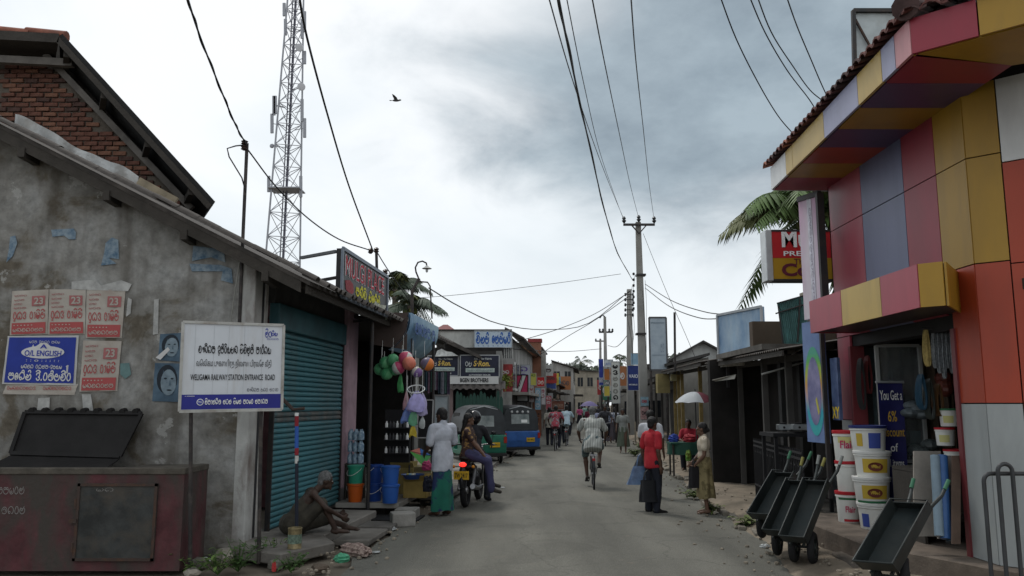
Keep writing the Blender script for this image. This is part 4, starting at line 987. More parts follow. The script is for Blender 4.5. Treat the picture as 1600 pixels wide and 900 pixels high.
PRED=flat('poster_red',(.36,.075,.075));PRED2=flat('poster_faint_red',(.33,.12,.12))
def red_poster(label,px):
    t,P=sheet('notice_poster',label,'poster',px,PAPER,group='red lettered notices on the plaster wall')
    r_=P[2]-P[3];u_=P[0]-P[3];W,H=r_.length,u_.length
    MB().add([on(P,.05,.02),on(P,.95,.02),on(P,.95,.27),on(P,.05,.27)],[(0,1,2,3)]).build('red_block',PRED,t)
    sinhala('ටලවගරසම',PAPER,t,on(P,.09,.07,.013),r_,u_,W*.82,H*.10,.14);text('- - - - - -',PAPER,t,on(P,.10,.205,.012),r_,u_,W*.5,H*.02)
    sinhala('රූකඩ රාජිනී',PRED,t,on(P,.07,.36),r_,u_,W*.86,H*.20,.15)
    MB().add([on(P,.56,.64),on(P,.92,.64),on(P,.92,.86),on(P,.56,.86)],[(0,1,2,3)]).build('red_box',PRED2,t)
    text('23',PAPER,t,on(P,.62,.67,.013),r_,u_,W*.25,H*.16,.03)
    for k_,vv in enumerate((.87,.77,.68,.59)):sinhala('ටරමග'[:4-k_%2],PRED2,t,on(P,.08,vv),r_,u_,W*(.34-.06*(k_%3)),H*.05,.13)
    fin(t)
red_poster('red and white notice poster, first of the upper row, above the blue poster',[(19,455),(76,452),(74,522),(15,524)])
red_poster('red and white notice poster, middle of the upper row',[(77,452),(134,452),(133,522),(75,523)])
red_poster('red and white notice poster, last of the upper row, nearest the street sign',[(135,452),(196,453),(190,528),(134,528)])
red_poster('red and white notice poster alone in the lower row beside the blue one',[(130,532),(190,533),(183,611),(124,612)])
t,P=sheet('under_paper','torn paper footers showing below the blue poster','poster',[(10,600),(122,600),(116,617),(4,616)],PAPER,.008)
for u0 in (.04,.54):sinhala('රටලවගරසකඩ',PRED,t,on(P,u0,.45),P[2]-P[3],UP,(P[2]-P[3]).length*.4,.05,.12)
fin(t)
t,P=sheet('class_poster','blue and white English class poster low on the plaster wall','poster',[(12,525),(123,524),(118,602),(3,600)],flat('poster_edge',(.45,.45,.45)),.018)
MB().add([on(P,.03,.03,.006),on(P,.97,.04,.006),on(P,.97,.96,.006),on(P,.03,.97,.006)],[(0,1,2,3)]).build('blue_field',mat('poster_blue',(.016,.035,.26),.6,var=.12),t)
r_=P[2]-P[3];u_=P[0]-P[3];W,H=r_.length,u_.length;PWH=flat('poster_white',(.55,.55,.55))
n_=24;MB().add([on(P,.52+.30*math.cos(2*math.pi*i/n_),.66+.13*math.sin(2*math.pi*i/n_),.010) for i in range(n_)],[tuple(range(n_))]).build('oval_field',PWH,t)
MB().add([on(P,.38,.74,.0105),on(P,.66,.74,.0105),on(P,.56,.85,.0105),on(P,.48,.85,.0105)],[(0,1,2,3)]).build('oval_field',PWH,t)
text('A',BLUE,t,on(P,.475,.735,.014),r_,u_,W*.10,H*.09,.03);text('O/L ENGLISH',BLUE,t,on(P,.27,.585,.014),r_,u_,W*.50,H*.12,.02)
sinhala('මහේෂ් ඩී.රත්නවීර',PWH,t,on(P,.08,.09,.012),r_,u_,W*.86,H*.2,.17);sinhala('ටලවග රකසම-දනයට',PWH,t,on(P,.24,.33,.012),r_,u_,W*.56,H*.10,.14)
text(': : අ : : : : :'.replace('අ','o'),PWH,t,on(P,.3,.47,.012),r_,u_,W*.45,H*.04);sinhala('ටරම දනගර මලට',PWH,t,on(P,.32,.85,.012),r_,u_,W*.42,H*.07,.1)
fin(t)
PBL=mat('portrait_blue',(.055,.10,.15),.7,var=.3,scale=5,col2=(.10,.16,.22));FACE=mat('portrait_face',(.16,.22,.27),.7,var=.25,scale=8,col2=(.24,.31,.36));HAIRP=flat('portrait_hair',(.015,.022,.032))
def portrait(label,px,torn):
    t,P=sheet('portrait_poster',label,'poster',px,PBL,.014,'blue portrait posters beside the street sign')
    def ov(cx,cy,rx,ry,off,m,nm,n=18,a0=0,a1=360):MB().add([on(P,cx+rx*math.cos(R(a0+(a1-a0)*i/n)),cy+ry*math.sin(R(a0+(a1-a0)*i/n)),off) for i in range(n)],[tuple(range(n))]).build(nm,m,t)
    ov(.52,.58,.40,.38,.006,HAIRP,'printed_hair');ov(.58,.50,.30,.34,.009,FACE,'printed_face');ov(.72,.60,.06,.02,.012,HAIRP,'printed_eye');ov(.46,.60,.06,.02,.012,HAIRP,'printed_eye');ov(.62,.30,.10,.02,.012,HAIRP,'printed_mouth')
    MB().add([on(P,.60,.42,.012),on(P,.68,.42,.012),on(P,.64,.58,.012)],[(0,1,2)]).build('printed_nose',mat('portrait_shade',(.09,.14,.18)),t)
    if torn:MB().add([on(P,-.1,.1,.016),on(P,.12,.02,.016),on(P,.52,.4,.016),on(P,.42,.5,.016)],[(0,1,2,3)]).build('torn_scrap',PWH,t)
    fin(t)
portrait('torn blue portrait poster beside the street sign, upper of two',[(250,522),(284,520),(282,565),(247,563)],True)
portrait('blue portrait poster beside the street sign, lower of two',[(242,567),(281,568),(280,628),(238,627)],False)
def scrap(label,poly,m,group='torn poster scraps on the plaster wall'):
    P=[wp(*p,.012) for p in poly];o=MB().prism(P,NW*.003).build('poster_scrap',m);at0(o,P[0]);tag(o,label,'paper scrap',group)
SBL=mat('scrap_blue',(.07,.16,.27),.8,var=.35,scale=9,col2=(.28,.34,.38));SWH=mat('scrap_white',(.36,.36,.35),.9,var=.3,scale=8)
scrap('bent blue poster scrap high in the middle of the wall',[(80,359),(115,357),(119,363),(118,374),(108,374),(100,368),(82,370)],SBL)
scrap('small blue poster scrap high near the wall edge',[(16,370),(24,368),(27,380),(20,400),(10,410),(14,390)],SBL)
scrap('leaf shaped blue and white scrap under the eave',[(165,380),(175,371),(185,375),(186,405),(170,403),(182,412),(158,415),(163,395)],SBL)
scrap('wide torn blue poster strip near the roof slope, upper part',[(302,384),(350,390),(352,410),(330,402),(300,408)],SBL)
scrap('wide torn blue poster strip near the roof slope, lower part',[(296,412),(345,414),(362,420),(364,443),(345,438),(348,424),(300,424)],SBL)
scrap('long pale paper strip beside the portrait posters',[(241,468),(248,467),(247,522),(239,523)],SWH)
scrap('pale torn paper beside the last red notice',[(200,465),(206,468),(204,490),(197,495)],SWH)
scrap('greenish paper scrap below the red notices',[(188,568),(202,567),(205,585),(196,592),(188,585)],mat('scrap_green',(.12,.2,.2),.9,var=.3))
scrap('pale paper scrap on the wall just above the bin lid',[(60,622),(78,621),(77,642),(58,642)],SWH)
scrap('second pale paper scrap on the wall above the bin lid',[(128,616),(142,616),(146,642),(130,640)],SWH)
scrap('ragged whitish paper edge along the top of the notices',[(112,440),(150,437),(158,446),(190,438),(206,444),(200,455),(112,452)],SWH)
# ---- station road sign
sg=thing('street_sign','white and blue station entrance road signboard on two iron posts','sign')
bl,br,tr_,tl_=aty(280,643,8.7),aty(440,640,9.25),aty(446,512,9.25),aty(286,503,8.7)
sr=(br-bl);su=(tl_-bl);sn=sr.cross(su).normalized();SW_=sr.length;SH_=su.length
def sp(u,v,off=.004): return bl+sr*u+su*v+sn*off
ENA=mat('sign_enamel',(.56,.59,.63),.4,var=.06,scale=2,dirt=(.38,.34,.30),damt=.55,dscale=1.6,stretch=(3,3,.4),lo=.5,hi=.75)
MB().prism([sp(0,0,0),sp(1,0,0),sp(1,1,0),sp(0,1,0)],-sn*.025).build('board',ENA,sg)
for a,b in (((0,0),(1,0)),((1,0),(1,1)),((1,1),(0,1)),((0,1),(0,0))):MB().bar(sp(*a,.004),sp(*b,.004),.03,.02,up=sn).build('frame_bar',mat('sign_frame',(.42,.42,.40),.6,dirt=(.16,.12,.09),damt=.6,dscale=6),sg)
MB().add([sp(.012,.02),sp(.988,.02),sp(.988,.185),sp(.012,.185)],[(0,1,2,3)]).build('blue_band',mat('sign_blue',(.018,.022,.22),.4,var=.12),sg)
for u0 in (.12,.30,.445,.60,.78):MB().add([sp(u0,.19,.005),sp(u0+.002,.19,.005),sp(u0+.002,.97,.005),sp(u0,.97,.005)],[(0,1,2,3)]).build('sheet_seam',mat('seam_grey',(.36,.38,.40)),sg)
sinhala('වැලිගම දුම්රියපල පිවිසුම් මාර්ගය',BLACK,sg,sp(.155,.655,.007),sr,su,SW_*.72,SH_*.105,.17)
text('வெலிகம புகையிரத நிலைய பிரவேச வீதி',BLACK,sg,sp(.14,.475,.007),sr,su,SW_*.74,SH_*.11)
text('WELIGAMA RAILWAY STATION ENTRANCE  ROAD',BLACK,sg,sp(.09,.345,.007),sr,su,SW_*.83,SH_*.068,.012)
sinhala('වැලිගම නගර සභාව',flat('sign_grey_ink',(.10,.10,.12)),sg,sp(.64,.215,.007),sr,su,SW_*.32,SH_*.05,.12)
sinhala('සිමාසහිත සබස පිටස මෝටර සමාගම',WHITE,sg,sp(.235,.075,.009),sr,su,SW_*.62,SH_*.065,.17)
n_=20
for rr_,m_,o_ in ((.033,WHITE,.007),(.026,BLUE,.009)):MB().add([sp(.19+rr_*math.cos(2*math.pi*i/n_),.10+rr_*SW_/SH_*math.sin(2*math.pi*i/n_),o_) for i in range(n_)],[tuple(range(n_))]).build('roundel',m_,sg)
text('MG',WHITE,sg,sp(.173,.088,.011),sr,su,SW_*.034,SH_*.025)
sinhala('සිළ',BLUE,sg,sp(.81,.85,.007),sr,su,SW_*.07,SH_*.1,.14);sinhala('ප්ප',BLUE,sg,sp(.87,.87,.007),sr,su,SW_*.07,SH_*.06,.2);sinhala('නගරගම',BLUE,sg,sp(.83,.82,.007),sr,su,SW_*.12,SH_*.03,.1)
text('- --------',WHITE,sg,sp(.045,.165,.008),sr,su,SW_*.09,SH_*.006)
p0_,p1_=gnd(297,897,-.05),gnd(404,880,.0)
POST=mat('post_iron',(.03,.027,.027),.7,var=.3,dirt=(.16,.13,.11),damt=.4,dscale=7)
MB().tube([p0_,sp(.115,.0,-.045),sp(.115,.9,-.045)],.022,8).build('post',POST,sg,smooth=60)
MB().tube([p1_,sp(.80,.0,-.045),sp(.80,.9,-.045)],.022,8).build('post',POST,sg,smooth=60)
root_at(sg,(p0_+p1_)/2)
# ---- service mast and painted post
sm=thing('service_mast','thin iron service mast with insulators rising through the tiled roof','mast')
mt_,mb_=aty(386,224,9.75),aty(374,505,9.8)
MB().tube([mb_,aty(380,360,9.78),mt_],.022,8).build('pole',POST,sm,smooth=60)
for dz in (0,-.07):MB().lathe([(.02,-.03),(.045,-.015),(.03,0),(.045,.015),(.02,.03)],mt_+Vector((-.02,-.03,dz)),12).build('insulator',flat('insulator_brown',(.05,.035,.03),.3),sm,smooth=60)
MB().tube([mt_+Vector((-.03,0,-.02)),aty(368,228,9.7),aty(355,232,9.7),aty(358,245,9.72),aty(378,278,9.74),aty(384,300,9.75)],.009,6).build('cable_loop',CABLE,sm,smooth=60)
MB().tube([aty(376,400,9.79),aty(368,450,9.8),aty(358,520,9.82),aty(360,640,9.84)],.008,6).build('cable_loop',mat('pale_cable',(.25,.25,.23)),sm,smooth=60)
root_at(sm,mb_)
pp=thing('painted_post','thin street post painted with red, blue and white bands','post')
PYp=9.85;ptop,pbot=aty(464,645,PYp),aty(463,830,PYp)
def band(y0,y1,m,nm,r_=.024):MB().tube([aty(463.4,y1,PYp),aty(463.8,y0,PYp)],r_,10).build(nm,m,pp,smooth=60)
BDK=flat('band_black',(.015,.018,.03));band(700,832,BDK,'shaft',.021);band(650,666,flat('band_red',(.25,.02,.03)),'red_band');band(645,650,WHITE,'white_cap');band(666,700,flat('band_blue',(.03,.10,.38)),'blue_band');band(700,711,flat('band_red',(.25,.02,.03)),'red_band');band(712,724,flat('band_white',(.5,.5,.48)),'white_band',.0225)
MB().tube([aty(440,622,PYp+.1),aty(458,640,PYp),aty(476,638,PYp)],.022,6).build('bent_arm',RUST,pp)
root_at(pp,pbot)
# ---- rubble and weeds at the wall foot
STN=[mat('rubble_grey',(.15,.14,.12),.95,var=.3,bump=.5),mat('rubble_brown',(.11,.085,.065),.95,var=.3,bump=.5),mat('rubble_pale',(.24,.22,.185),.95,var=.25,bump=.4)]
def rock(p,sx,sy,sz,m,label,name='rubble_stone',cat='stone',group='rubble at the foot of the wall'):
    bm=bmesh.new();bmesh.ops.create_icosphere(bm,subdivisions=2,radius=1)
    ph=random.uniform(0,9)
    for v in bm.verts:
        k_=1+.22*math.sin(v.co.x*3+ph)*math.sin(v.co.y*4+ph)+.15*math.sin(v.co.z*5+ph)
        v.co=Vector((max(-.8,min(.8,v.co.x*k_))*sx,max(-.8,min(.8,v.co.y*k_))*sy,max(-.75,min(.7,v.co.z*k_))*sz))
    me=bpy.data.meshes.new(name);bm.to_mesh(me);bm.free();o=obj(name,me,m,None,Vector(p)+UP*sz*.55,random.uniform(0,3));tag(o,label,cat,group)
rocks=[((350,880),.11,.1,.13,2,'pale upright stone among the weeds near the sign post'),((312,885),.13,.1,.07,0,'flat grey stone between the two sign posts'),((270,880),.09,.08,.09,0,'crumpled grey lump beside the bin corner'),((330,850),.17,.1,.06,1,'brown stone at the bin side under the wall'),((365,845),.12,.1,.09,1,'brown broken stone at the foot of the plaster wall'),((385,862),.1,.08,.07,0,'grey stone right behind the weeds'),((345,835),.14,.1,.1,1,'dark broken brick lump against the wall foot'),((300,898),.1,.1,.05,2,'pale flat rubble at the foot of the near post'),((430,888),.09,.08,.07,0,'grey stone beyond the weeds toward the pavement'),((500,892),.12,.1,.06,1,'low brown stone below the pavement corner')]
for (p,a,b,c,k_,lb) in rocks:rock(gnd(p[0],p[1],-.02),a,b,c,STN[k_],lb)
o=MB().bar(gnd(318,838,.12),gnd(362,852,.03),.05,.03).build('timber_piece',mat('raw_timber',(.26,.19,.11),.9,var=.3));at0(o,gnd(340,845));tag(o,'short pale timber offcut lying on the rubble','timber')
LEAF=[mat('weed_green',(.045,.09,.022),.8,var=.35,scale=8),mat('weed_light',(.08,.13,.03),.8,var=.3,scale=8)]
def leafblade(mb,p,d,ln_,w,droop=.3,seg=2):
    d=Vector(d).normalized();x=d.cross(UP);x=x.normalized() if x.length>.1 else Vector((1,0,0));pts=[]
    for i in range(seg+1):
        f=i/seg;q=Vector(p)+d*ln_*f-UP*droop*ln_*f*f;ww=w*(math.sin(math.pi*(.12+.86*f)))
        pts+=[q-x*ww/2,q+x*ww/2]
    mb.add(pts,[(2*i,2*i+1,2*i+3,2*i+2) for i in range(seg)])
def weed(label,p,h,n,spread,m,ll=.09,name='weed_plant',group='weeds at the roadside'):
    t=thing(name,label,'plant',p,random.uniform(0,6),group);fol=MB();st=MB()
    for i in range(n):
        a=random.uniform(0,6.28);lean_=random.uniform(0,spread);hh=h*random.uniform(.5,1)
        tip=Vector((math.cos(a)*lean_,math.sin(a)*lean_,hh));st.tube([(0,0,0),tip*.5+Vector((0,0,hh*.08)),tip],[.005,.004,.002],5)
        for k_ in range(6):
            f=random.uniform(.25,1);q=tip*f;b=random.uniform(0,6.28)
            leafblade(fol,q,(math.cos(b),math.sin(b),random.uniform(.0,.7)),ll*random.uniform(.6,1.3),ll*.42,.4)
    st.build('stem',LEAF[0],t);fol.build('foliage',m,t,smooth=60)
for (px,py,h,n,sp_,k_,lb) in ((372,893,.34,16,.28,0,'leafy green weed in the middle between the sign posts'),(405,880,.30,14,.25,0,'leafy weed around the second sign post foot'),(340,898,.26,12,.25,1,'light green low weed by the near sign post'),(430,872,.26,12,.22,1,'light green weed at the pavement corner near the tin'),(455,895,.24,10,.25,0,'dark green weed below the pavement slab'),(300,896,.2,9,.2,1,'small weed at the bin corner')):
    weed(lb,gnd(px,py,-.03),h,n,sp_,LEAF[k_])
for (px,py,h,n,lb) in ((1085,778,.2,14,'grass tuft on the verge behind the woman in the beige skirt'),(1112,800,.16,10,'grass tuft on the kerb before the verge'),(992,712,.25,30,'grass clump at the foot of the big concrete pole'),(1003,702,.28,26,'grass clump beside the wooden stake'),(1165,822,.16,10,'grass tuft near the first hand cart')):
    weed(lb,gnd(px,py,.03),h,n,.3,mat('verge_grass',(.10,.13,.04),.85,var=.35,scale=6),.14,'grass_tuft','grass tufts on the verge')
# litter
def crumple(label,p,s,m,name='plastic_litter',cat='litter',group='litter by the road'):
    bm=bmesh.new();bmesh.ops.create_icosphere(bm,subdivisions=3,radius=1);ph=random.uniform(0,20)
    for v in bm.verts:
        k_=1+.2*math.sin(v.co.x*4+ph)*math.cos(v.co.y*5+ph)+.1*math.sin(v.co.z*11+v.co.x*5)
        v.co=Vector((v.co.x*k_*s[0],v.co.y*k_*s[1],max(-.6,v.co.z*k_)*s[2]))
    me=bpy.data.meshes.new(name);bm.to_mesh(me);bm.free();o=obj(name,me,m,None,Vector(p)+UP*s[2]*.6,random.uniform(0,3));tag(o,label,cat,group)
CLEARP=mat('clear_plastic',(.40,.42,.42),.3,var=.3,scale=12)
crumple('pale plastic bag crumpled beside the bin',gnd(262,888),(.08,.06,.07),CLEARP);crumple('pale flattened bottle beside the near sign post',gnd(318,880),(.09,.05,.04),CLEARP)
crumple('white litter lying before the drain opening',gnd(612,828),(.12,.06,.03),CLEARP);crumple('white paper scrap on the open road',gnd(588,863,.02),(.05,.04,.008),CLEARP)
crumple('white litter at the road edge under the first hand cart',gnd(1196,856),(.07,.05,.03),CLEARP);crumple('red scrap at the weeds below the pavement',gnd(428,893),(.02,.03,.07),flat('scrap_red',(.35,.03,.03)))
crumple('reddish patterned cloth bundle lying on the broken pavement edge',gnd(556,868,.0),(.11,.26,.09),mat('patterned_cloth',(.20,.11,.10),.95,var=.6,scale=30,col2=(.38,.30,.26)),'cloth_bundle','cloth',None)
crumple('green plastic bag tucked under the cloth bundle',gnd(533,878,.0),(.09,.08,.06),flat('green_plastic',(.06,.28,.16),.35),'plastic_bag','bag',None)
crumple('pale rag lying on the road below the cyclist lane edge',gnd(785,762,.02),(.08,.05,.01),CLEARP)
# tin by the seated man
tn_=thing('tin_can','old printed tin can standing before the seated man','tin',gnd(460,857,.13))
MB().lathe([(.075,0),(.08,.004),(.077,.012),(.077,.215),(.081,.222),(.078,.23),(.07,.228),(.07,.02),(0,.02)],n=24).build('tin_body',mat('printed_tin',(.20,.17,.09),.45,var=.5,scale=18,col2=(.30,.24,.13),metal=.2),tn_,smooth=40)
MB().lathe([(.0785,.06),(.0785,.16)],n=24).build('paper_band',mat('tin_band',(.12,.17,.13),.6,var=.5,scale=25),tn_,smooth=40)
# drain hole block
o=MB().box(-.17,.17,-.14,.14,0,.2).build('concrete_block',CONC,None,bevel=.02,loc=gnd(629,822,0),rotz=.3);tag(o,'small concrete block standing at the drain opening','block')

# ================================================================== left: open household shop with goods
PLZ=.2;pl=thing('stall_platform','low concrete sales platform of the household shop over the drain','platform')
SP0,SP1=12.95,15.2
mbp=MB();rbox(mbp,TF+.1,-3.0,SP0,SP1,PLZ-.085,PLZ);mbp.build('slab',mat('platform_concrete',(.16,.15,.135),.85,var=.25,dirt=(.08,.07,.06),damt=.6),pl,bevel=.008)
rbox(MB(),TF+.1,-2.99,SP0-.012,SP0-.002,PLZ-.08,PLZ-.005).build('edge_strip',mat('edge_steel',(.26,.25,.23),.5,dirt=(.12,.1,.08),damt=.5),pl)
rbox(MB(),-2.998,-2.985,SP0,SP1,PLZ-.08,PLZ-.005).build('edge_strip',mat('edge_steel',(.26,.25,.23)),pl)
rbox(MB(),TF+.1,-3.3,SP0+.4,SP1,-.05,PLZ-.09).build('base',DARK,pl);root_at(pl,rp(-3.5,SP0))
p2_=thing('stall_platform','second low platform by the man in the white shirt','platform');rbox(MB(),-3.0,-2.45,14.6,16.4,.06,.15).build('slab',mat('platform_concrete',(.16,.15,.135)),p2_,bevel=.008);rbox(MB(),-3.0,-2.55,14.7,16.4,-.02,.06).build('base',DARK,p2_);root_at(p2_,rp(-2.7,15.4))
hole=rbox(MB(),-3.3,-2.55,12.3,12.9,.004,.03).build('drain_opening',flat('drain_black',(.008,.008,.008)),pv)
# tubs with lids
def tub(label,p,r,h,c,nm):
    t=thing('plastic_bucket',label,'bucket',p,random.uniform(0,3),'plastic buckets of the household shop');m=flat('plastic_'+nm,c,.35)
    MB().lathe([(r*.8,0),(r*.82,.008),(r*.96,h*.86),(r*1.05,h*.88),(r*1.05,h*.93),(r*.98,h*.94),(r*.95,h*.9),(r*.78,.02),(0,.02)],n=26).build('tub',m,t,smooth=35)
    MB().lathe([(r*1.07,h*.94),(r*1.07,h*.98),(r*.9,h),(0,h)],n=26).build('lid',m,t,smooth=35)
    MB().tube([Vector((r*1.07*math.cos(a),r*1.07*math.sin(a),h*.85-.12*abs(math.sin(a*1.0))*(math.sin(a)>-2))) for a in [math.pi*i/12 for i in range(13)]],.004,5).build('handle',WHITE,t,smooth=60)
def on_pl(px,y):q=aty(px,700,y); return Vector((q.x,q.y,PLZ))
hb=.29
tub('orange plastic bucket under the green one beside the pink column',on_pl(557,13.35),.13,hb,(.50,.10,.015),'orange');tub('green plastic bucket on top of the orange one',on_pl(557,13.35)+UP*hb,.13,hb,(.03,.27,.17),'green')
for i,(px,y) in enumerate(((587,13.45),(611,13.2))):
    for j in range(2):tub('%s blue plastic bucket of the %s pair'%(('lower','upper')[j],('darker inner','outer nearest the road')[i]),on_pl(px,y)+UP*hb*j,(.13,.145)[i],hb,((.015,.05,.22),(.03,.11,.40))[i],('navy','blue')[i])
# small caps row between buckets
# shrink-wrapped bottle packs
wpk= None
for j in range(3):
    t=thing('bottle_pack','%s blue shrink wrapped bottle pack in the pile beside the pink column'%('bottom','middle','top')[j],'bottles',on_pl(556,13.75)+UP*(.58+j*.19),RA*-1,'bottle packs piled by the pink column')
    for a in range(3):
        for b in range(2):MB().lathe([(.04,0),(.042,.02),(.042,.11),(.03,.14),(.015,.16),(.015,.18),(0,.18)],((a-1)*.086,(b-.5)*.086,0),10).build('bottle',mat('bottle_blue',(.10,.22,.38),.25,var=.4,scale=20,col2=(.35,.45,.52)),t,smooth=40)
t=thing('stool','dark wooden stool carrying the bottle packs','stool',on_pl(556,13.75));MB().box(-.16,.16,-.12,.12,.55,.58).build('seat',WOOD_DK,t)
for a in (-1,1):
    for b in (-1,1):MB().bar((a*.14,b*.1,0),(a*.13,b*.09,.55),.03,.03).build('leg',WOOD_DK,t)
# poles of the stall
for i,(px,y,zt,lb) in enumerate(((578,13.1,3.2,'dark iron stall pole in front of the plastic buckets'),(641,14.4,3.1,'thin pale stall pole behind the hanging bags'),(676,16.2,3.2,'dark stall pole beside the pale poster panel'))):
    q=aty(px,650,y);o=MB().tube([(q.x,q.y,.05),(q.x,q.y,zt)],(.03,.014,.03)[i],8).build('stall_pole',(IRON,GP,IRON)[i]);at0(o,(q.x,q.y,.05));tag(o,lb,'pole')
# hanging balls
def ball(label,px,py,y,r,cols,grp='balls hanging at the household shop'):
    p=aty(px,py,y);t=thing('beach_ball',label,'ball',p-UP*r,random.uniform(0,6),grp)
    n=len(cols)
    for k_,cc in enumerate(cols):
        mb=MB();a0,a1=2*math.pi*k_/n,2*math.pi*(k_+1)/n
        mb.grid(lambda i,j:Vector((r*math.sin(math.pi*j)*math.cos(a0+(a1-a0)*i),r*math.sin(math.pi*j)*math.sin(a0+(a1-a0)*i),r-r*math.cos(math.pi*j))),max(2,16//n),12)
        o=mb.build('gore',flat('ball_%d_%d_%d'%tuple(int(q*99) for q in cc),cc,.4),t,smooth=60);o.rotation_euler=(.5,.35,0)
    MB().tube([(0,0,2*r),(0,0,2*r+.25)],.003,4).build('string',WHITE,t)
GRN=[(.10,.36,.16),(.07,.29,.13),(.12,.38,.18),(.08,.30,.14)]
for i,(px,py) in enumerate(((597,565),(614,561),(600,582),(612,575),(596,575))):ball('green ball of the hanging cluster, %s'%('high next to the pole','highest beside the striped ball','lowest of the cluster','in the middle of the cluster','half hidden at the back')[i],px,py,13.6+.12*(i==4),.105,GRN)
ball('pink and white striped ball, upper one',630,558,13.5,.12,[(.55,.1,.18),(.6,.6,.56),(.5,.08,.15),(.6,.6,.56)]);ball('pink and white striped ball, lower one',628,573,13.5,.11,[(.45,.06,.14),(.6,.6,.56),(.45,.06,.14),(.6,.6,.56)])
ball('salmon and grey ball beside the striped ones',645,566,13.4,.115,[(.60,.18,.12),(.25,.2,.25),(.62,.2,.14)]);ball('orange and dark violet ball farthest toward the road',663,567,13.4,.115,[(.62,.2,.04),(.12,.1,.16),(.6,.18,.04),(.14,.12,.18)]);ball('small green and violet ball under the orange ones',649,580,13.35,.09,[(.28,.4,.1),(.55,.5,.45),(.2,.12,.3)])
# toy net hoop, hanging bags, inflatables
hp=thing('net_hoop','white hoop with net hanging above the lilac bags','hoop',aty(650,608,13.3));Mh=Matrix.Rotation(.5,3,'X')
MB().tube([Mh@Vector((.14*math.cos(2*math.pi*i/24),.14*math.sin(2*math.pi*i/24),0)) for i in range(25)],.01,6).build('ring',WHITE,hp,smooth=60)
mb=MB()
for i in range(12):
    a=2*math.pi*i/12;mb.tube([Mh@Vector((.14*math.cos(a),.14*math.sin(a),0)),Mh@Vector((.07*math.cos(a+.5),.07*math.sin(a+.5),-.15)),(0,0,-.22)],.003,4)
mb.build('net',WHITE,hp)
def bag(label,px,y0,y1,y,w,c,nm,hang=.3,grp='plastic toys and bags hanging at the household shop'):
    a,b=aty(px,y0,y),aty(px,y1,y);h=a.z-b.z;t=thing('hanging_bag',label,'bag',a,random.uniform(-.4,.4),grp);mb=MB();ph=random.uniform(0,9)
    def fn(i,j):
        an=2*math.pi*i;f=j;ww=w*(.15+.85*math.sin(min(1,f*1.25)*math.pi/2))*(1+.18*math.sin(an*3+ph+f*4))
        return Vector((ww*math.cos(an),ww*.4*math.sin(an),-h*f+.02*math.sin(an*2+ph)))
    mb.grid(fn,18,10);mb.build('body',flat('bagmat_'+nm,c,.4,var=.25,scale=8),t,smooth=60);MB().tube([(0,0,-.02),(0,0,hang)],.004,4).build('string',WHITE,t)
bag('lilac inflatable toy hanging under the hoop',651,612,642,13.2,.14,(.36,.33,.62),'lilac');bag('pale violet bag hanging toward the road',660,616,648,13.35,.09,(.42,.38,.60),'violet',.4);bag('blue inflatable hanging low beside the lilac one',636,635,660,13.3,.10,(.12,.18,.42),'toyblue',.5);bag('long green inflatable tube hanging by the stall',626,584,612,13.55,.055,(.08,.36,.12),'tubegreen');bag('green toy parcel under the lilac bags',646,640,664,13.25,.07,(.12,.34,.2),'toygreen',.3);bag('yellow toy parcel hanging lowest of the toys',645,662,682,13.25,.06,(.46,.34,.03),'toyyellow',.3);bag('pink strip of toys hanging by the green tube',635,612,640,13.5,.05,(.45,.25,.28),'toypink',.5);bag('white netted toy hanging nearest the black panel',660,652,668,13.4,.05,(.5,.52,.52),'toywhite',.5)
# rack of small bottles on black shelves
rkk=thing('bottle_rack','black rack of small white topped bottles in the household shop','rack');RY=14.3
a,b=aty(598,700,RY),aty(638,700,RY)
for i,py in enumerate((668,687,708)):
    q=aty(598,py,RY);MB().box(a.x,b.x,RY,RY+.2,q.z-.02,q.z).build('shelf_board',BLACK,rkk)
    for k_ in range(7):MB().lathe([(.025,0),(.025,.07),(.012,.09),(.012,.11),(0,.11)],(a.x+.05+k_*(b.x-a.x-.08)/6,RY+.06+.03*(k_%2),q.z),8).build('bottle',flat('bottle_dark',(.05,.05,.055),.3) if k_%3 else WHITE,rkk,smooth=40)
MB().box(a.x,b.x,RY+.2,RY+.23,PLZ,aty(598,640,RY).z).build('back_panel',BLACK,rkk);root_at(rkk,((a.x+b.x)/2,RY,PLZ))
# trays with goods near the road
tr=thing('goods_tray','blue plastic tray of small goods on yellow cartons','tray');q=aty(645,748,13.9)
MB().lathe([(.14,0),(.2,.07),(.205,.075),(.19,.07),(.13,.012),(0,.012)],q,20).build('dish',flat('tray_blue',(.03,.07,.22),.35),tr,smooth=40)
for k_ in range(12):a=random.uniform(0,6.3);MB().ell(q+Vector((.12*math.cos(a)*random.random(),.12*math.sin(a)*random.random(),.07)),(.03,.025,.02),None,7,5).build('packet',flat('packet_%d'%(k_%4),((.5,.5,.45),(.15,.3,.4),(.45,.4,.1),(.4,.42,.42))[k_%4]),tr)
root_at(tr,q)
for i,(px,y,w,d,h,c,lb,z_) in enumerate(((652,14.0,.4,.3,.28,(.28,.20,.06),'yellow carton under the blue tray',.2),(632,14.6,.4,.3,.45,(.24,.19,.07),'tall ochre carton behind the blue buckets',.2),(662,14.7,.34,.3,.42,(.30,.26,.15),'pale open carton with paper goods by the man in the white shirt',.15))):
    q=aty(px,700,y);t=thing('carton',lb,'box',(q.x,q.y,z_),-RA);m_=mat('cardboard_%d'%i,c,.85,var=.2);MB().box(-w/2,w/2,-d/2,d/2,0,h).build('box_body',m_,t,bevel=.006)
    for sg_ in (-1,1):MB().prism([(-w/2,sg_*d/2,h),(w/2,sg_*d/2,h),(w/2,sg_*d*.75,h+.09),(-w/2,sg_*d*.75,h+.09)],(0,0,.004)).build('flap',m_,t)
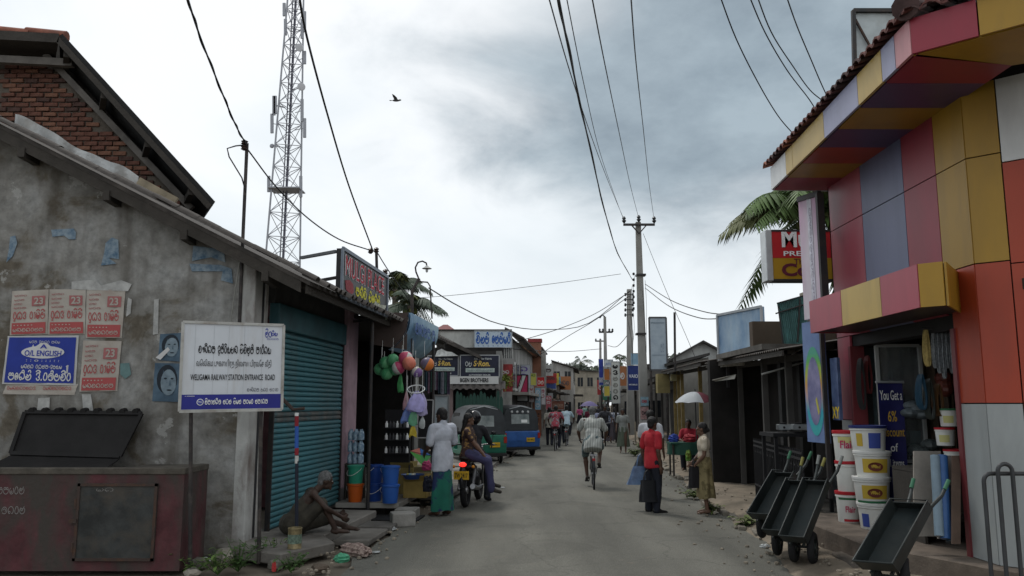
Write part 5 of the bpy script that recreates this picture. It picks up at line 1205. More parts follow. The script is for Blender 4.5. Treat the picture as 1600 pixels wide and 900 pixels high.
# kite / toy display
kt=thing('paper_kite','green, blue and red paper kite leaning over the cartons','kite');q=aty(656,716,13.9)
KP=[aty(640,705,13.9),aty(660,728,13.85),aty(674,712,13.95),aty(656,700,14.0)];KC=(KP[0]+KP[1]+KP[2]+KP[3])/4
for i,cc in enumerate(((.10,.36,.08),(.08,.34,.1),(.05,.15,.42),(.5,.16,.12))):MB().add([KP[i],KP[(i+1)%4],KC],[(0,1,2)]).build('sail',flat('kite_%d'%i,cc),kt)
MB().bar(KP[0],KP[2],.008,.008).build('spar',WOOD_DK,kt);MB().bar(KP[1],KP[3],.008,.008).build('spar',WOOD_DK,kt);root_at(kt,KP[1])
crumple('pink cloth heap hanging over the carton',aty(667,735,13.8),(.09,.07,.1),flat('pink_cloth',(.40,.05,.14)),'cloth_heap','cloth',None)
crumple('dark bag beside the legs of the man in the white shirt',aty(668,768,13.5),(.09,.08,.16),flat('dark_bag',(.015,.017,.03)),'dark_bag','bag',None)
# pale poster panel and black panel at the end of the stall
o=quadsign('poster_stand','pale blue poster panel standing behind the man in the white shirt','panel',[aty(677,700,16.6),aty(701,700,16.6),aty(701,618,16.6),aty(679,618,16.6)],(0,.03,0),mat('pale_blue_poster',(.34,.42,.46),.7,var=.25,scale=3,col2=(.46,.5,.52)),mat('grey_frame',(.2,.2,.2)))
o=quadsign('display_stand','black display panel with pale edge behind the hanging bags','panel',[aty(652,684,15.5),aty(675,684,15.5),aty(677,625,15.5),aty(654,625,15.5)],(0,.03,0),BLACK,mat('pale_frame',(.4,.4,.4)),.02)
# hanging clothes row
for i in range(9):
    px=666+i*4.3;p=aty(px,581,17.5);h=random.uniform(.38,.5);cc=((.05,.09,.12),(.16,.10,.14),(.04,.10,.08),(.30,.34,.36),(.12,.08,.12),(.03,.05,.07),(.2,.2,.24),(.06,.12,.11),(.08,.06,.10))[i]
    mb=MB();mb.grid(lambda a,j:Vector((.05*(a-.5)*1.4,.02*math.sin(a*9+i),-h*j)),6,4);mb.grid(lambda a,j:Vector((.05*(.5-a)*1.4,.05+.02*math.sin(a*9+i),-h*j)),6,4)
    o=mb.build('hanging_garment',flat('garment_%d'%i,cc,.9,var=.3,scale=12),None,smooth=60,loc=p);tag(o,'hanging garment, %s in the row under the black signs'%('first','second','third','fourth','fifth','sixth','seventh','eighth','ninth')[i],'garment','garments hanging under the black signs')
o=MB().tube([aty(660,580,17.5),aty(705,581,17.5)],.012,6).build('clothes_rail',IRON);at0(o,aty(660,580,17.5));tag(o,'iron rail from which the garments hang','rail')

# ================================================================== shop signs on the left eave
ms=thing('shop_sign','black signboard with red and white lettering above the tiled eave','sign')
SQ=[tpx(533,459,ts(A_)[0]+.05),tpx(598,494,ts(A_)[0]+.05),tpx(604,431,ts(A_)[0]+.05),tpx(546,396,ts(A_)[0]+.05)]
zb_=(SQ[0].z+SQ[1].z)/2;zt_=(SQ[2].z+SQ[3].z)/2;sA=ts(SQ[0])[1];sB=ts(SQ[1])[1]+.25;tS=ts(A_)[0]+.05
def mp_(f,g,off=.0): return rp(tS+off,sA+(sB-sA)*f,zb_+(zt_-zb_)*g)
LEN=sB-sA;HT=zt_-zb_
MB().prism([mp_(0,0),mp_(1,0),mp_(1,1),mp_(0,1)],-V*.08).build('board',mat('sign_black',(.018,.018,.02),.45,var=.3),ms)
for a,b in (((0,0),(1,0)),((1,0),(1,1)),((1,1),(0,1)),((0,1),(0,0))):MB().bar(mp_(*a,.005),mp_(*b,.005),.05,.03,up=V).build('frame_bar',mat('sign_blue_grey',(.16,.19,.23),.5),ms)
SRED=flat('sign_letter_red',(.42,.03,.05));SYL=flat('sign_letter_yellow',(.55,.52,.04));SWT=flat('sign_letter_white',(.6,.6,.62))
text('MULGI PLACE',SWT,ms,mp_(.05,.46,.006),U,UP,LEN*.86,HT*.46,.035);text('MULGI PLACE',SRED,ms,mp_(.06,.475,.011),U,UP,LEN*.84,HT*.43,.0)
sinhala('මල්වි ප්ලේස්',SYL,ms,mp_(.27,.16,.006),U,UP,LEN*.55,HT*.24,.2);text('No. 48, Main Street, Weligama',SWT,ms,mp_(.06,.05,.006),U,UP,LEN*.5,HT*.06)
MB().add([mp_(.06+.17*f,g,.006) for f,g in ((.1,.18),(.7,.1),(1,.2),(.9,.36),(.5,.42),(0,.36))],[tuple(range(6))]).build('printed_flower',flat('sign_flower',(.25,.04,.05)),ms)
MB().add([mp_(.62,.03,.007),mp_(.9,.03,.007),mp_(.98,.26,.007),mp_(.8,.2,.007),mp_(.7,.24,.007)],[tuple(range(5))]).build('printed_bags',mat('sign_pale_print',(.32,.36,.18),.6,var=.5,scale=14,col2=(.55,.55,.5)),ms)
MB().bar(mp_(.02,.95,-.1),aty(470,403,ts(mp_(0,0))[1]+1.2),.05,.04).build('support_bar',mat('support_grey',(.14,.15,.16)),ms)
for f in (.15,.85):MB().bar(mp_(f,.5,-.1),mp_(f,.3,-.9),.04,.04).build('support_bar',IRON,ms)
MB().prism([mp_(1.02,.9,.0),mp_(1.10,.85,-.05),mp_(1.08,.1,-.05),mp_(1.0,-.1,.0)],-V*.02).build('banner_strip',mat('sign_strip',(.2,.25,.12),.6,var=.5,scale=6,col2=(.35,.37,.36)),ms)
root_at(ms,mp_(.5,0))
bs=thing('curved_sign','sky blue curved shop sign hanging over the stall','sign')
tC=ts(A_)[0]+.35;q0,q1=tpx(645,488,tC),tpx(684,515,tC);zt0,zb0=q0.z,tpx(640,545,tC).z;sa,sb=ts(q0)[1],ts(q1)[1]+.3
mb=MB();mb.grid(lambda i,j:rp(tC-.04-.35*(1-j)**3,sa+(sb-sa)*i,zb0+(zt0-zb0)*j),12,10)
mb.grid(lambda i,j:rp(tC-.07-.35*(1-j)**3,sb-(sb-sa)*i,zb0+(zt0-zb0)*j),12,10);mb.build('panel',mat('sky_blue_sign',(.24,.38,.47),.5,var=.2,scale=1.5,dirt=(.07,.18,.33),damt=.9,dscale=.6),bs,smooth=60)
sinhala('වරෙසම ම',flat('sign_deep_blue',(.05,.10,.28)),bs,rp(tC-.01,sa+.3,zb0+(zt0-zb0)*.48),U,UP,(sb-sa)*.7,.26,.16)
for f in (.05,.95):MB().bar(rp(tC-.1,sa+(sb-sa)*f,zt0-.05),rp(tC-1.2,sa+(sb-sa)*f,zt0-.15),.04,.04).build('support_bar',IRON,bs)
MB().prism([rp(tC-.1,sa+.02,zb0),rp(tC-.75,sa+.02,zb0+.1),rp(tC-.75,sa+.02,zt0),rp(tC-.1,sa+.02,zt0)],U*.03).build('end_panel',mat('brown_sheet',(.07,.05,.045)),bs);root_at(bs,rp(tC,sa,zb0))
# swan-neck lamp above the stall and bent pipe
lm=thing('street_lamp','swan neck street lamp rising behind the blue curved sign','lamp')
LYp=17.5;pts=[(644,500),(644,455),(655,435)];
MB().tube([aty(*p,LYp) for p in pts],.035,8).build('post',POST,lm,smooth=60)
MB().tube([aty(*p,LYp) for p in ((655,437),(650,425),(649,418),(653,410),(660,408),(666,411),(667,416))],.018,8).build('neck',POST,lm,smooth=60)
q=aty(667,419,LYp);MB().lathe([(.02,.06),(.05,.03),(.11,-.01),(.1,-.015),(.03,.0)],q,16).build('shade',flat('lamp_white',(.5,.5,.48)),lm,smooth=50);MB().ell(q-UP*.05,(.03,.03,.05),None,10,8).build('bulb',flat('lamp_glass',(.5,.52,.5),.2),lm,smooth=60)
MB().tube([aty(*p,LYp) for p in ((655,440),(668,441),(672,447),(675,498))],.016,8).build('stay_pipe',POST,lm,smooth=60);root_at(lm,aty(644,500,LYp))
wm=thing('service_mast','short service mast with insulators behind the black signboard','mast');MY=13.6
MB().tube([aty(590,470,MY),aty(588,390,MY)],.025,8).build('pole',POST,wm);
for px,py in ((579,392),(588,391),(602,425)):MB().lathe([(.02,-.05),(.05,-.02),(.03,0),(.05,.02),(.02,.05)],aty(px,py,MY),10).build('insulator',flat('insulator_brown',(.05,.035,.03),.3),wm,smooth=60)
MB().tube([aty(579,392,MY),aty(590,392,MY)],.012,6).build('cross_bar',POST,wm);root_at(wm,aty(590,470,MY))

# ================================================================== helpers for buildings further down the street
def wmat(name,c,**k): return mat(name,c,.9,var=.18,scale=1.2,bump=.1,dirt=tuple(x*.35 for x in c),damt=k.pop('damt',.6),dscale=k.pop('dscale',.9),stretch=(1,1,.5),**k)
def sheetpost(mb,a,b,r=.04):mb.tube([a,b],r,8)
def flatsign(name,label,px,y,m,th=.06,rim=None,group=None,cat='sign'):
    """Upright signboard facing down the street; px: x0, y0, x1, y1 in the photograph, y: its distance."""
    x0,y0,x1,y1=px;P=[aty(x0,y1,y),aty(x1,y1,y),aty(x1,y0,y),aty(x0,y0,y)]
    P[1].z=P[0].z;P[2].z=P[3].z;P[2].x=P[1].x;P[3].x=P[0].x
    t=thing(name,label,cat,P[0],0,group);MB().prism(P,(0,th,0)).build('board',m,t)
    if rim:
        for i in range(4):MB().bar(P[i]-Vector((0,.006,0)),P[(i+1)%4]-Vector((0,.006,0)),rim[1],.02,up=(0,-1,0)).build('frame_bar',rim[0],t)
    return t,P
def pos(P,u,v,off=.012): return P[0]+(P[1]-P[0])*u+(P[3]-P[0])*v-Vector((0,off,0))
def finish(t):
    for c in t.children:c.matrix_parent_inverse=Matrix.Translation(-t.location)
def strip(t,P,u0,v0,u1,v1,m,nm='printed_field',off=.006):MB().add([pos(P,u0,v0,off),pos(P,u1,v0,off),pos(P,u1,v1,off),pos(P,u0,v1,off)],[(0,1,2,3)]).build(nm,m,t)
def stext(t,P,s_,m,u0,v0,w,h,pen=.15):sinhala(s_,m,t,pos(P,u0,v0),ex,UP,(P[1]-P[0]).length*w,(P[3]-P[0]).length*h,pen)
def ltext(t,P,s_,m,u0,v0,w,h,bold=.02,shear=0):text(s_,m,t,pos(P,u0,v0),ex,UP,(P[1]-P[0]).length*w,(P[3]-P[0]).length*h,bold,shear=shear)
def prop(t,P,xf,to_z=0.0,r=.035):a=pos(P,xf,0,-.09);MB().tube([(a.x,a.y,to_z),(a.x,a.y,P[3].z)],r,8).build('post',POST,t)
GRIL=IRON

# ---- corner shop with the black fabric signs
cs=thing('textile_shop','dark fronted textile shop under the two black signs','building');FY=28.2
x0,x1=aty(645,620,FY).x,aty(784,620,FY).x;zA=aty(700,605,FY).z
MB().box(x0,x1,FY+4,FY+4.2,0,4).build('back_wall',DARK_IN,cs);MB().box(x0,x0+.2,FY,FY+4,0,4).build('side_wall',wmat('grey_shop_wall',(.2,.2,.19)),cs);MB().box(x1-.2,x1,FY,FY+4,0,3.6).build('side_wall',wmat('grey_shop_wall',(.2,.2,.19)),cs)
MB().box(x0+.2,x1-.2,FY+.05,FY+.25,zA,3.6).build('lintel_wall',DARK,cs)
for px in (703,736):q=aty(px,620,FY);MB().box(q.x-.11,q.x+.11,FY-.05,FY+.2,0,zA).build('pillar',wmat('pinkish_pillar',(.3,.23,.23)) if px==703 else DARK,cs)
# awning of old sheets
mb=MB();aw0,aw1=aty(694,603,FY),aty(790,612,FY);mb.grid(lambda i,j:Vector((aw0.x+(aw1.x-aw0.x)*i,FY-1.0*j,aw0.z+.15-.28*j+.03*math.sin(i*60))),40,2);mb.build('awning',mat('rusty_awning',(.07,.06,.055),.85,var=.4,scale=3),cs)
rp4=[aty(683,521,FY-.6),aty(752,556,FY-.6),aty(752,561,FY-.6),aty(683,529,FY-.6)]
MB().prism(rp4,(0,4.5,0)).build('roof',TILE_OLD,cs)
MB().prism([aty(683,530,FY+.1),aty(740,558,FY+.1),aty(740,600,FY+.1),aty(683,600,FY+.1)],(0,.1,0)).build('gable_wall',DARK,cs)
root_at(cs,((x0+x1)/2,FY,0))
SB_=mat('fabric_sign_navy',(.013,.016,.035),.45,var=.3);GLD=flat('letter_gold',(.60,.42,.10));GRW=flat('letter_grey_white',(.5,.52,.52))
for i,(box_,lb) in enumerate((((668,556,716,587),'black fabric house sign with gold lettering, the one beside the stall'),((719,555,780,590),'black fabric house sign with gold lettering, the one beside the red poster'))):
    t,P=flatsign('fabric_sign',lb,box_,FY-.3-.1*i,SB_,.08,(mat('sign_edge',(.3,.31,.32)),.035),'black fabric signs')
    ltext(t,P,'S·Ron.',GLD,.34,.50,.42,.26,.03,.15);stext(t,P,'ඊප',GRW,.13,.50,.17,.3,.14);ltext(t,P,'No. 1 for Fabric',GRW,.36,.80,.45,.09);strip(t,P,.14,.24,.88,.42,mat('sign_pale_strip',(.36,.42,.40),.6,var=.2,scale=9));stext(t,P,'මලවරගසදනටයකලවර',mat('strip_ink',(.1,.14,.14)),.17,.27,.68,.11,.1);ltext(t,P,'AUTHORISED DEALER',GRW,.22,.08,.56,.07);finish(t)
t,P=flatsign('name_strip','white name strip reading BGEN BROTHERS below the black signs',(700,588,779,600),FY-.5,flat('strip_white',(.5,.5,.49)),.05);ltext(t,P,'BGEN BROTHERS',BLACK,.24,.22,.56,.55,.03);finish(t)
mb=MB();ct=[aty(680,557,FY-.45),aty(683,548,FY-.4),aty(690,545,FY-.4),aty(698,549,FY-.4),aty(706,550,FY-.4),aty(716,556,FY-.45)]
mb.prism(ct,(0,.3,0));o=at0(mb.build('white_tarpaulin',mat('white_tarp',(.5,.51,.5),.6,var=.3,scale=9,bump=.5)),ct[0]);tag(o,'bunched white tarpaulin on top of the first black sign','tarpaulin')
# green hoarding with uneven pales
gh=thing('green_hoarding','dark green sheet hoarding behind the parked three wheelers','hoarding');HY=27.2
GH=mat('hoarding_green',(.018,.06,.045),.6,var=.3,scale=3,dirt=(.015,.03,.025),damt=.6)
xa,xb=aty(712,620,HY).x,aty(786,620,HY).x;n_=14;src= None
for i in range(n_):
    w=(xb-xa)/n_
    if src is None:src=MB().prism([(-w*.48,0,0),(w*.48,0,0),(w*.48,0,.94),(w*.3,0,.98),(0,0,1),(-w*.3,0,.98),(-w*.48,0,.94)],(0,.03,0)).build('pale',GH,gh);o=src
    else:o=piece(src,gh)
    o.location=(xa+(i+.5)*w,HY+random.uniform(-.015,.015),0);o.scale=(1,1,aty(700,614,HY).z+random.uniform(-.12,.12))
MB().box(xa,xb,HY+.035,HY+.09,1.2,1.3).build('rail',GH,gh);MB().box(xa,xb,HY+.035,HY+.09,.4,.5).build('rail',GH,gh);root_at(gh,((xa+xb)/2,HY,0))
# ---- pale upper-storey building with blue lettered sign
wb=thing('pale_building','pale two storey building with blue lettered roof sign and barred window','building');WY=33.5
WHW=wmat('streaked_white_wall',(.42,.42,.40),damt=.75,dscale=1.6);q0,q1=aty(688,517,WY),aty(800,517,WY);L2=13.0
P0,P1=Vector((q0.x,WY,0)),Vector((q1.x,WY,0));sd=Vector((math.sin(RA),math.cos(RA),0))
zt=q0.z
MB().prism([P0,P1,P1+UP*zt,P0+UP*zt],(0,.2,0)).build('front_wall',WHW,wb)
MB().prism([P1+Vector((-.01,.2,0)),P1+sd*L2,P1+sd*L2+UP*(zt-.25),P1+UP*(zt-.25)+Vector((-.01,.2,0))],(-.2,0,0)).build('street_wall',wmat('grey_street_wall',(.3,.3,.29)),wb)
ov_=Vector((.55,0,0));MB().prism([P1+Vector((-.3,-.2,zt+.15)),P1+Vector((.5,-.2,zt-.28)),P1+Vector((.5,-.2,zt-.36)),P1+Vector((-.3,-.2,zt+.05))],sd*(L2+.3)).build('eave',TILE_OLD,wb)
MB().box(q0.x-.1,q1.x,WY-.08,WY+.3,zt,zt+.06).build('coping',DARK,wb)
for (a,b,c,d,nm) in ((744,541,759,553,'window'),(785,543,800,561,'window')):
    A,B=aty(a,d,WY-.01),aty(b if 0 else c,b,WY-.01);w_=MB().box(A.x,B.x,WY-.012,WY-.004,A.z,B.z).build(nm,flat('window_dark',(.015,.017,.02),.2),wb)
    for k_ in range(6):xx=A.x+(B.x-A.x)*k_/5;MB().box(xx-.015,xx+.015,WY-.04,WY-.014,A.z,B.z).build('bar',WHW if nm=='window' and a>770 else DARK,w_)
    MB().box(A.x-.05,B.x+.05,WY-.06,WY-.002,A.z-.08,A.z-.01).build('sill',WHW,w_)
for k_ in range(6):
    s_=P1+sd*(1.0+2.0*k_)+Vector((.0,0,0));w_=MB().obox(s_+UP*3.0,sd*.6,Vector((.008,0,0)),UP*.55).build('window',flat('window_dark',(.015,.017,.02),.2),wb);MB().obox(s_+UP*2.38+Vector((.04,0,0)),sd*.68,Vector((.05,0,0)),UP*.05).build('sill',WHW,w_)
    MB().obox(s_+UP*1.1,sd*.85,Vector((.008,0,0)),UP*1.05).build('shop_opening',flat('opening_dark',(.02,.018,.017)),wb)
MB().obox(P1+sd*(L2/2)+Vector((.35,0,2.2)),sd*L2/2,Vector((.35,0,0)),UP*.06).build('balcony_slab',CONC,wb)
MB().box(aty(775,600,WY-.1).x,q1.x+.1,WY-.9,WY-.02,aty(780,573,WY).z,aty(780,562,WY).z).build('canopy_band',wmat('grey_canopy',(.3,.3,.29)),wb)
root_at(wb,P1)
t,P=flatsign('roof_sign','white sign with big blue round lettering on the pale building',(741,517,800,543),WY-.2,flat('sign_pale_blue',(.42,.50,.58)),.1,(mat('sign_edge',(.3,.31,.32)),.03))
stext(t,P,'විෂන් සෙන්ටර්',flat('letter_blue',(.03,.10,.34)),.05,.26,.92,.62,.2);ltext(t,P,':  :  :  :  :  :  :',flat('letter_blue',(.03,.10,.34)),.1,.08,.8,.06);finish(t)
rr_=thing('red_roof_tower','small red hipped roof peeping above the pale building','roof');q=aty(696,516,37);w2=.45
MB().add([q+Vector((-w2,-.4,0)),q+Vector((w2,-.4,0)),q+Vector((w2,.4,0)),q+Vector((-w2,.4,0)),q+Vector((-.1,0,.26)),q+Vector((.1,0,.26))],[(0,1,5,4),(1,2,5),(2,3,4,5),(3,0,4),(3,2,1,0)]).build('roof',mat('red_metal_roof',(.16,.03,.035),.6),rr_);MB().box(q.x-.38,q.x+.38,q.y-.33,q.y+.33,q.z-3,q.z).build('wall',WHW,rr_);root_at(rr_,(q.x,q.y,q.z-3))
# red poster and shrub before it
t,P=flatsign('red_poster_board','red poster board behind the yellow green shrub',(780,569,801,612),32.2,mat('poster_red_print',(.24,.03,.03),.6,var=.35,scale=5));stext(t,P,'මල',GRW,.15,.65,.6,.15);finish(t)
t,P=flatsign('striped_sign','crimson sign with diagonal white stripe hanging over the street',(803,586,825,627),36,flat('crimson_print',(.40,.03,.09)),.1,(flat('stripe_black',(.02,.02,.02)),.05))
MB().add([pos(P,.12,.25),pos(P,.38,.25),pos(P,.86,1.0),pos(P,.60,1.0)],[(0,1,2,3)]).build('stripe',GRW,t);strip(t,P,0,0,1,.2,GRW,off=.014)
for a,b in ((.06,.10),(.40,.44)):MB().add([pos(P,a,.25,.016),pos(P,b,.25,.016),pos(P,b+.48,1.0,.016),pos(P,a+.48,1.0,.016)],[(0,1,2,3)]).build('stripe',BLACK,t)
text('CARGILLS'[:0]+'SALE',BLACK,t,pos(P,.22,.28,.02),(P[1]-P[0])*.48+(P[3]-P[0])*.75,UP,.7,.16,.02);prop(t,P,.9);finish(t)
far_signs=[((808,570,829,606),38,(.42,.45,.50),'pale vertical board with violet lettering behind the striped sign','ගවස',(.12,.07,.3)),((829,583,838,602),40,(.48,.45,.10),'small yellow sign above the far shops','ල',(.1,.2,.05)),((839,589,851,604),42,(.42,.02,.02),'bright red sign above the far shops','රස',(.6,.5,.45)),((827,603,834,628),39,(.45,.42,.42),'narrow pale vertical sign over the far three wheeler','ටරම',(.3,.1,.1)),((836,606,845,640),41,(.20,.36,.48),'light blue vertical sign on the far pavement','වලම',(.5,.52,.55)),((846,606,852,632),44,(.5,.48,.5),'thin white sign beside the light blue one','තර',(.3,.05,.08)),((853,618,862,640),46,(.35,.08,.10),'small maroon sign at the far shops','ගම',(.5,.45,.45)),((862,626,882,640),50,(.16,.06,.04),'brown fascia over the far shops on the shaded side','කරලවම',(.3,.2,.15))]
for (b_,y,c,lb,s_,ic) in far_signs:
    t,P=flatsign('hanging_sign',lb,b_,y,flat('farsign_%d'%b_[0],c),.08,(mat('sign_edge',(.3,.31,.32)),.02),'signs over the far shops');
    if b_[3]-b_[1]>18:
        for k_,ch in enumerate(s_):stext(t,P,ch,flat('farink_%d'%b_[0],ic),.15,.72-.3*k_,.7,.24,.18)
    else:stext(t,P,s_,flat('farink_%d'%b_[0],ic),.1,.25,.8,.5,.18)
    finish(t)
# ---- further buildings: parametric two storey shop houses
def shophouse(label,t0,t1,s0,s1,h,wall,roofm,nwin=3,pitch=.8,gable=False,name='shop_house',open_dark=True,stories=2,side=1):
    """A block between road offsets t0<t1 and distances s0<s1; its street face and its end face both have openings."""
    o=thing(name,label,'building',rp((t0+t1)/2,s0),-RA);W=t1-t0;D=s1-s0;x0,x1=-W/2,W/2
    MB().box(x0,x1,0,D,0,h).build('wall',wall,o)
    if gable:
        MB().prism([(x0-.3,-.35,h-.1),(0,-.35,h+pitch),(x1+.3,-.35,h-.1),(x1+.3,-.35,h-.2),(0,-.35,h+pitch-.12),(x0-.3,-.35,h-.2)],(0,D+.7,0)).build('roof',roofm,o)
        MB().prism([(x0+.01,.02,h-.02),(x1-.01,.02,h-.02),(0,.02,h+pitch-.13)],(0,.2,0)).build('gable',wall,o)
    else:
        fx_=x1+.5 if side>0 else x0-.5;bx_=x0 if side>0 else x1
        MB().prism([(fx_,-.3,h-.12),(bx_,-.3,h+pitch),(bx_,-.3,h+pitch+.1),(fx_,-.3,h-.02)],(0,D+.6,0)).build('roof',roofm,o)
        MB().prism([(x0+.01,.02,h-.02),(x1-.01,.02,h-.02),(bx_*.99,.02,h+pitch-.05)],(0,D-.04,0)).build('gable',wall,o)
    fxs=x1 if side>0 else x0;sg=1 if side>0 else -1
    GL=flat('window_dark',(.015,.017,.02),.2)
    for st in range(stories):
        zb=2.9*st
        n=max(1,int(D/2.2))
        for k_ in range(n):
            yc=(k_+.5)*D/n;hh=1.15 if st==0 else .55;zc=zb+(1.2 if st==0 else 1.6)
            if zc+hh>h-.1: continue
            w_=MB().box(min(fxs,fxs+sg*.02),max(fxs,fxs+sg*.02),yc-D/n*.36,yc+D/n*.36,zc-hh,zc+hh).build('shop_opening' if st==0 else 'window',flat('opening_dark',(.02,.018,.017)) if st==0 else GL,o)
            if st:
                MB().box(min(fxs,fxs+sg*.08),max(fxs,fxs+sg*.08),yc-D/n*.4,yc+D/n*.4,zc-hh-.08,zc-hh-.005).build('sill',wall,w_)
        for k_ in range(nwin):
            xc=x0+(k_+.5)*W/nwin
            zc=zb+1.5
            if zc+.6>h: continue
            w_=MB().box(xc-W/nwin*.28,xc+W/nwin*.28,-.015,-.002,zc-.55,zc+.5).build('window',GL,o);MB().box(xc-W/nwin*.3,xc+W/nwin*.3,-.06,-.016,zc-.62,zc-.56).build('sill',wall,w_);MB().box(xc-.02,xc+.02,-.03,-.016,zc-.55,zc+.5).build('mullion',wall,w_)
    MB().box(min(fxs+sg*.02,fxs+sg*.9),max(fxs+sg*.02,fxs+sg*.9),0,D,2.62,2.72).build('awning',roofm,o)
    return o
shophouse('ochre brick shop house with tall pier beyond the pale building',-7.5,-3.0,47.2,53,5.1,wmat('ochre_wall',(.26,.16,.10)),TILE_OLD,2)
t=thing('brick_pier','orange brown chimney like pier on the far shop row','pier',rp(-2.9,46.6),-RA);MB().box(-.35,.35,-.3,.3,0,5.3).build('shaft',wmat('terracotta_wall',(.24,.11,.07)),t);MB().box(-.4,.4,-.35,.35,5.3,5.5).build('cap',wmat('red_cap',(.26,.05,.05)),t);MB().box(.36,.62,-.25,.25,0,4.8).build('side_shaft',CONC,t)
shophouse('brown walled far shop house with drooping roof behind the red sign',-8.5,-2.9,54,62,4.2,wmat('brown_wall',(.20,.13,.09)),TILE_OLD,3)
shophouse('grey timber gabled house facing down the far street',-6.4,-2.6,64,72,3.9,wmat('grey_timber_wall',(.24,.25,.26)),mat('dark_roof',(.05,.047,.045),.9,var=.3),3,1.3,True)
shophouse('long balconied house closing the far street with flat top',-3.5,2.2,96,106,5.6,wmat('cream_stained_wall',(.30,.27,.22)),mat('dark_roof',(.05,.047,.045)),5,.3)
shophouse('far pale shop house on the shaded side with dark awning',-3.3,-1.2,78,90,5.2,wmat('pale_far_wall',(.34,.33,.31)),TILE_OLD,2,.7)
shophouse('far low shop on the shaded side with wide awning',-4.0,-2.4,73,77,3.4,wmat('far_beige',(.3,.25,.2)),TILE_OLD,1)
shophouse('far shop house closing the right side of the street',2.6,9,66,80,4.6,wmat('far_grey',(.25,.24,.22)),TILE_OLD,3,.8,False,side=-1)
shophouse('far dim shop house behind the roadside signs',3.2,9,52,62,4.0,wmat('far_dim',(.2,.19,.18)),TILE_OLD,3,.8,False,side=-1)

# ================================================================== right: lean-to shops with posts
def shed(label,s0,s1,z0,z1,tp,posts,postm,back=4.6,name='open_shop',goods=True):
    o=thing(name,label,'building',rp(tp,s0),-RA);D=s1-s0
    SH=mat('rusted_sheet',(.06,.053,.048),.8,var=.35,scale=2,dirt=(.05,.035,.025),damt=.6,dscale=1.5)
    mb=MB();n=int(D/.075)
    mb.grid(lambda i,j:Vector((-.45+(back+.5)*j,D*i,z0+(z1-z0)*i+.75*j+.018*math.sin(i*n*math.pi))),n*2,1);ro=mb.build('roof',SH,o,smooth=60)
    MB().prism([(-.42,0,z0-.10),(-.42,D,z1-.10),(-.42,D,z1-.02),(-.42,0,z0-.02)],(.03,0,0)).build('eave_board',WOOD_DK,o)
    MB().box(back,back+.2,0,D,0,max(z0,z1)+.7).build('back_wall',DARK_IN,o)
    for y in (0.02,D-.17):MB().prism([(1.3,y,0),(back,y,0),(back,y,z0+.6),(1.3,y,z0+.1)],(0,.15,0)).build('party_wall',DARK_IN,o)
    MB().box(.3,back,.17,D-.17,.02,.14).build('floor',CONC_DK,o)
    for s_ in posts:MB().bar((0,s_-s0,0),(0,s_-s0,z0+(z1-z0)*(s_-s0)/D-.02),.1,.1).build('post',postm,o)
    MB().bar((0,0,z0-.1),(0,D,z1-.1),.08,.1).build('eave_beam',WOOD_DK,o)
    return o
PG=wmat('grey_post',(.085,.08,.075))
shed('dark open shop with square grey posts under rusted sheet roof',12.2,19.8,2.56,2.72,3.3,(13.6,15.4,17.8),PG)
shed('dark open shop further along with yellow painted posts',20.1,30.2,2.78,2.95,3.2,(23.2,27.5,28.6,29.8),mat('yellow_post_paint',(.22,.16,.06),.8,var=.3))
shed('far dark open shop past the big concrete pole',34.5,45,2.9,2.9,3.3,(36,39,42),PG)
# loose sheet propped on the eave, pipe frame
o=MB().prism([aty(1112,594,17.3),aty(1150,585,16.6),aty(1148,592,16.6),aty(1118,596,17.3)],(.1,.3,.02)).build('loose_sheet',mat('pale_sheet',(.3,.29,.26),.8,var=.3));at0(o,aty(1112,594,17.3));tag(o,'pale loose sheet lying under the rusted eave','sheet')
ub=thing('upper_floor','brown upper floor with teal corrugated balcony next to the hardware shop','building');TY=13.9
a0,a1=aty(1190,500,TY),aty(1262,500,TY)
MB().box(a0.x,a1.x+1.2,TY+.55,TY+.75,2.75,aty(1200,497,TY).z).build('wall',wmat('brown_board_wall',(.10,.075,.055)),ub);MB().box(a0.x-.05,a1.x+.4,TY-.1,TY+3,2.68,2.78).build('floor_slab',CONC_DK,ub)
TEALP=mat('teal_sheet',(.10,.24,.235),.6,var=.3,scale=3,dirt=(.05,.07,.07),damt=.6,dscale=2,stretch=(3,3,.4))
ta,tb_=aty(1214,474,TY),aty(1256,462,TY);zb_=aty(1222,541,TY).z
mb=MB();mb.grid(lambda i,j:Vector((ta.x+(tb_.x-ta.x)*i+.08*(1-j),TY+.012*math.sin(i*90),zb_+(ta.z+(tb_.z-ta.z)*i-zb_)*j)),60,2);mb.build('balcony_sheet',TEALP,ub)
for a,b in (((1214,474),(1256,462)),((1212,490),(1256,476)),((1216,478),(1224,540)),((1250,466),(1246,535))):MB().tube([aty(*a,TY-.03),aty(*b,TY-.03)],.014,6).build('balcony_rail',IRON,ub)
for px in (1226,1256):q=aty(px,640,TY);MB().box(q.x-.07,q.x+.07,TY-.07,TY+.07,0,2.68).build('post',mat('black_post',(.02,.02,.02)),ub)
q=aty(1262,520,TY);MB().box(q.x,q.x+.12,TY+.1,TY+.3,2.7,aty(1262,455,TY).z).build('corner_post',mat('pale_plank',(.24,.21,.17),.9,var=.3),ub)
MB().tube([aty(1230,566,TY-.2),aty(1231,556,TY-.2),aty(1252,545,TY-.2)],.018,8).build('bent_pipe',mat('pale_pipe',(.4,.4,.38)),ub,smooth=60)
MB().tube([aty(1190,585,TY-.2),aty(1262,564,TY-.2)],.016,8).build('eave_pipe',mat('pale_pipe',(.4,.4,.38)),ub)
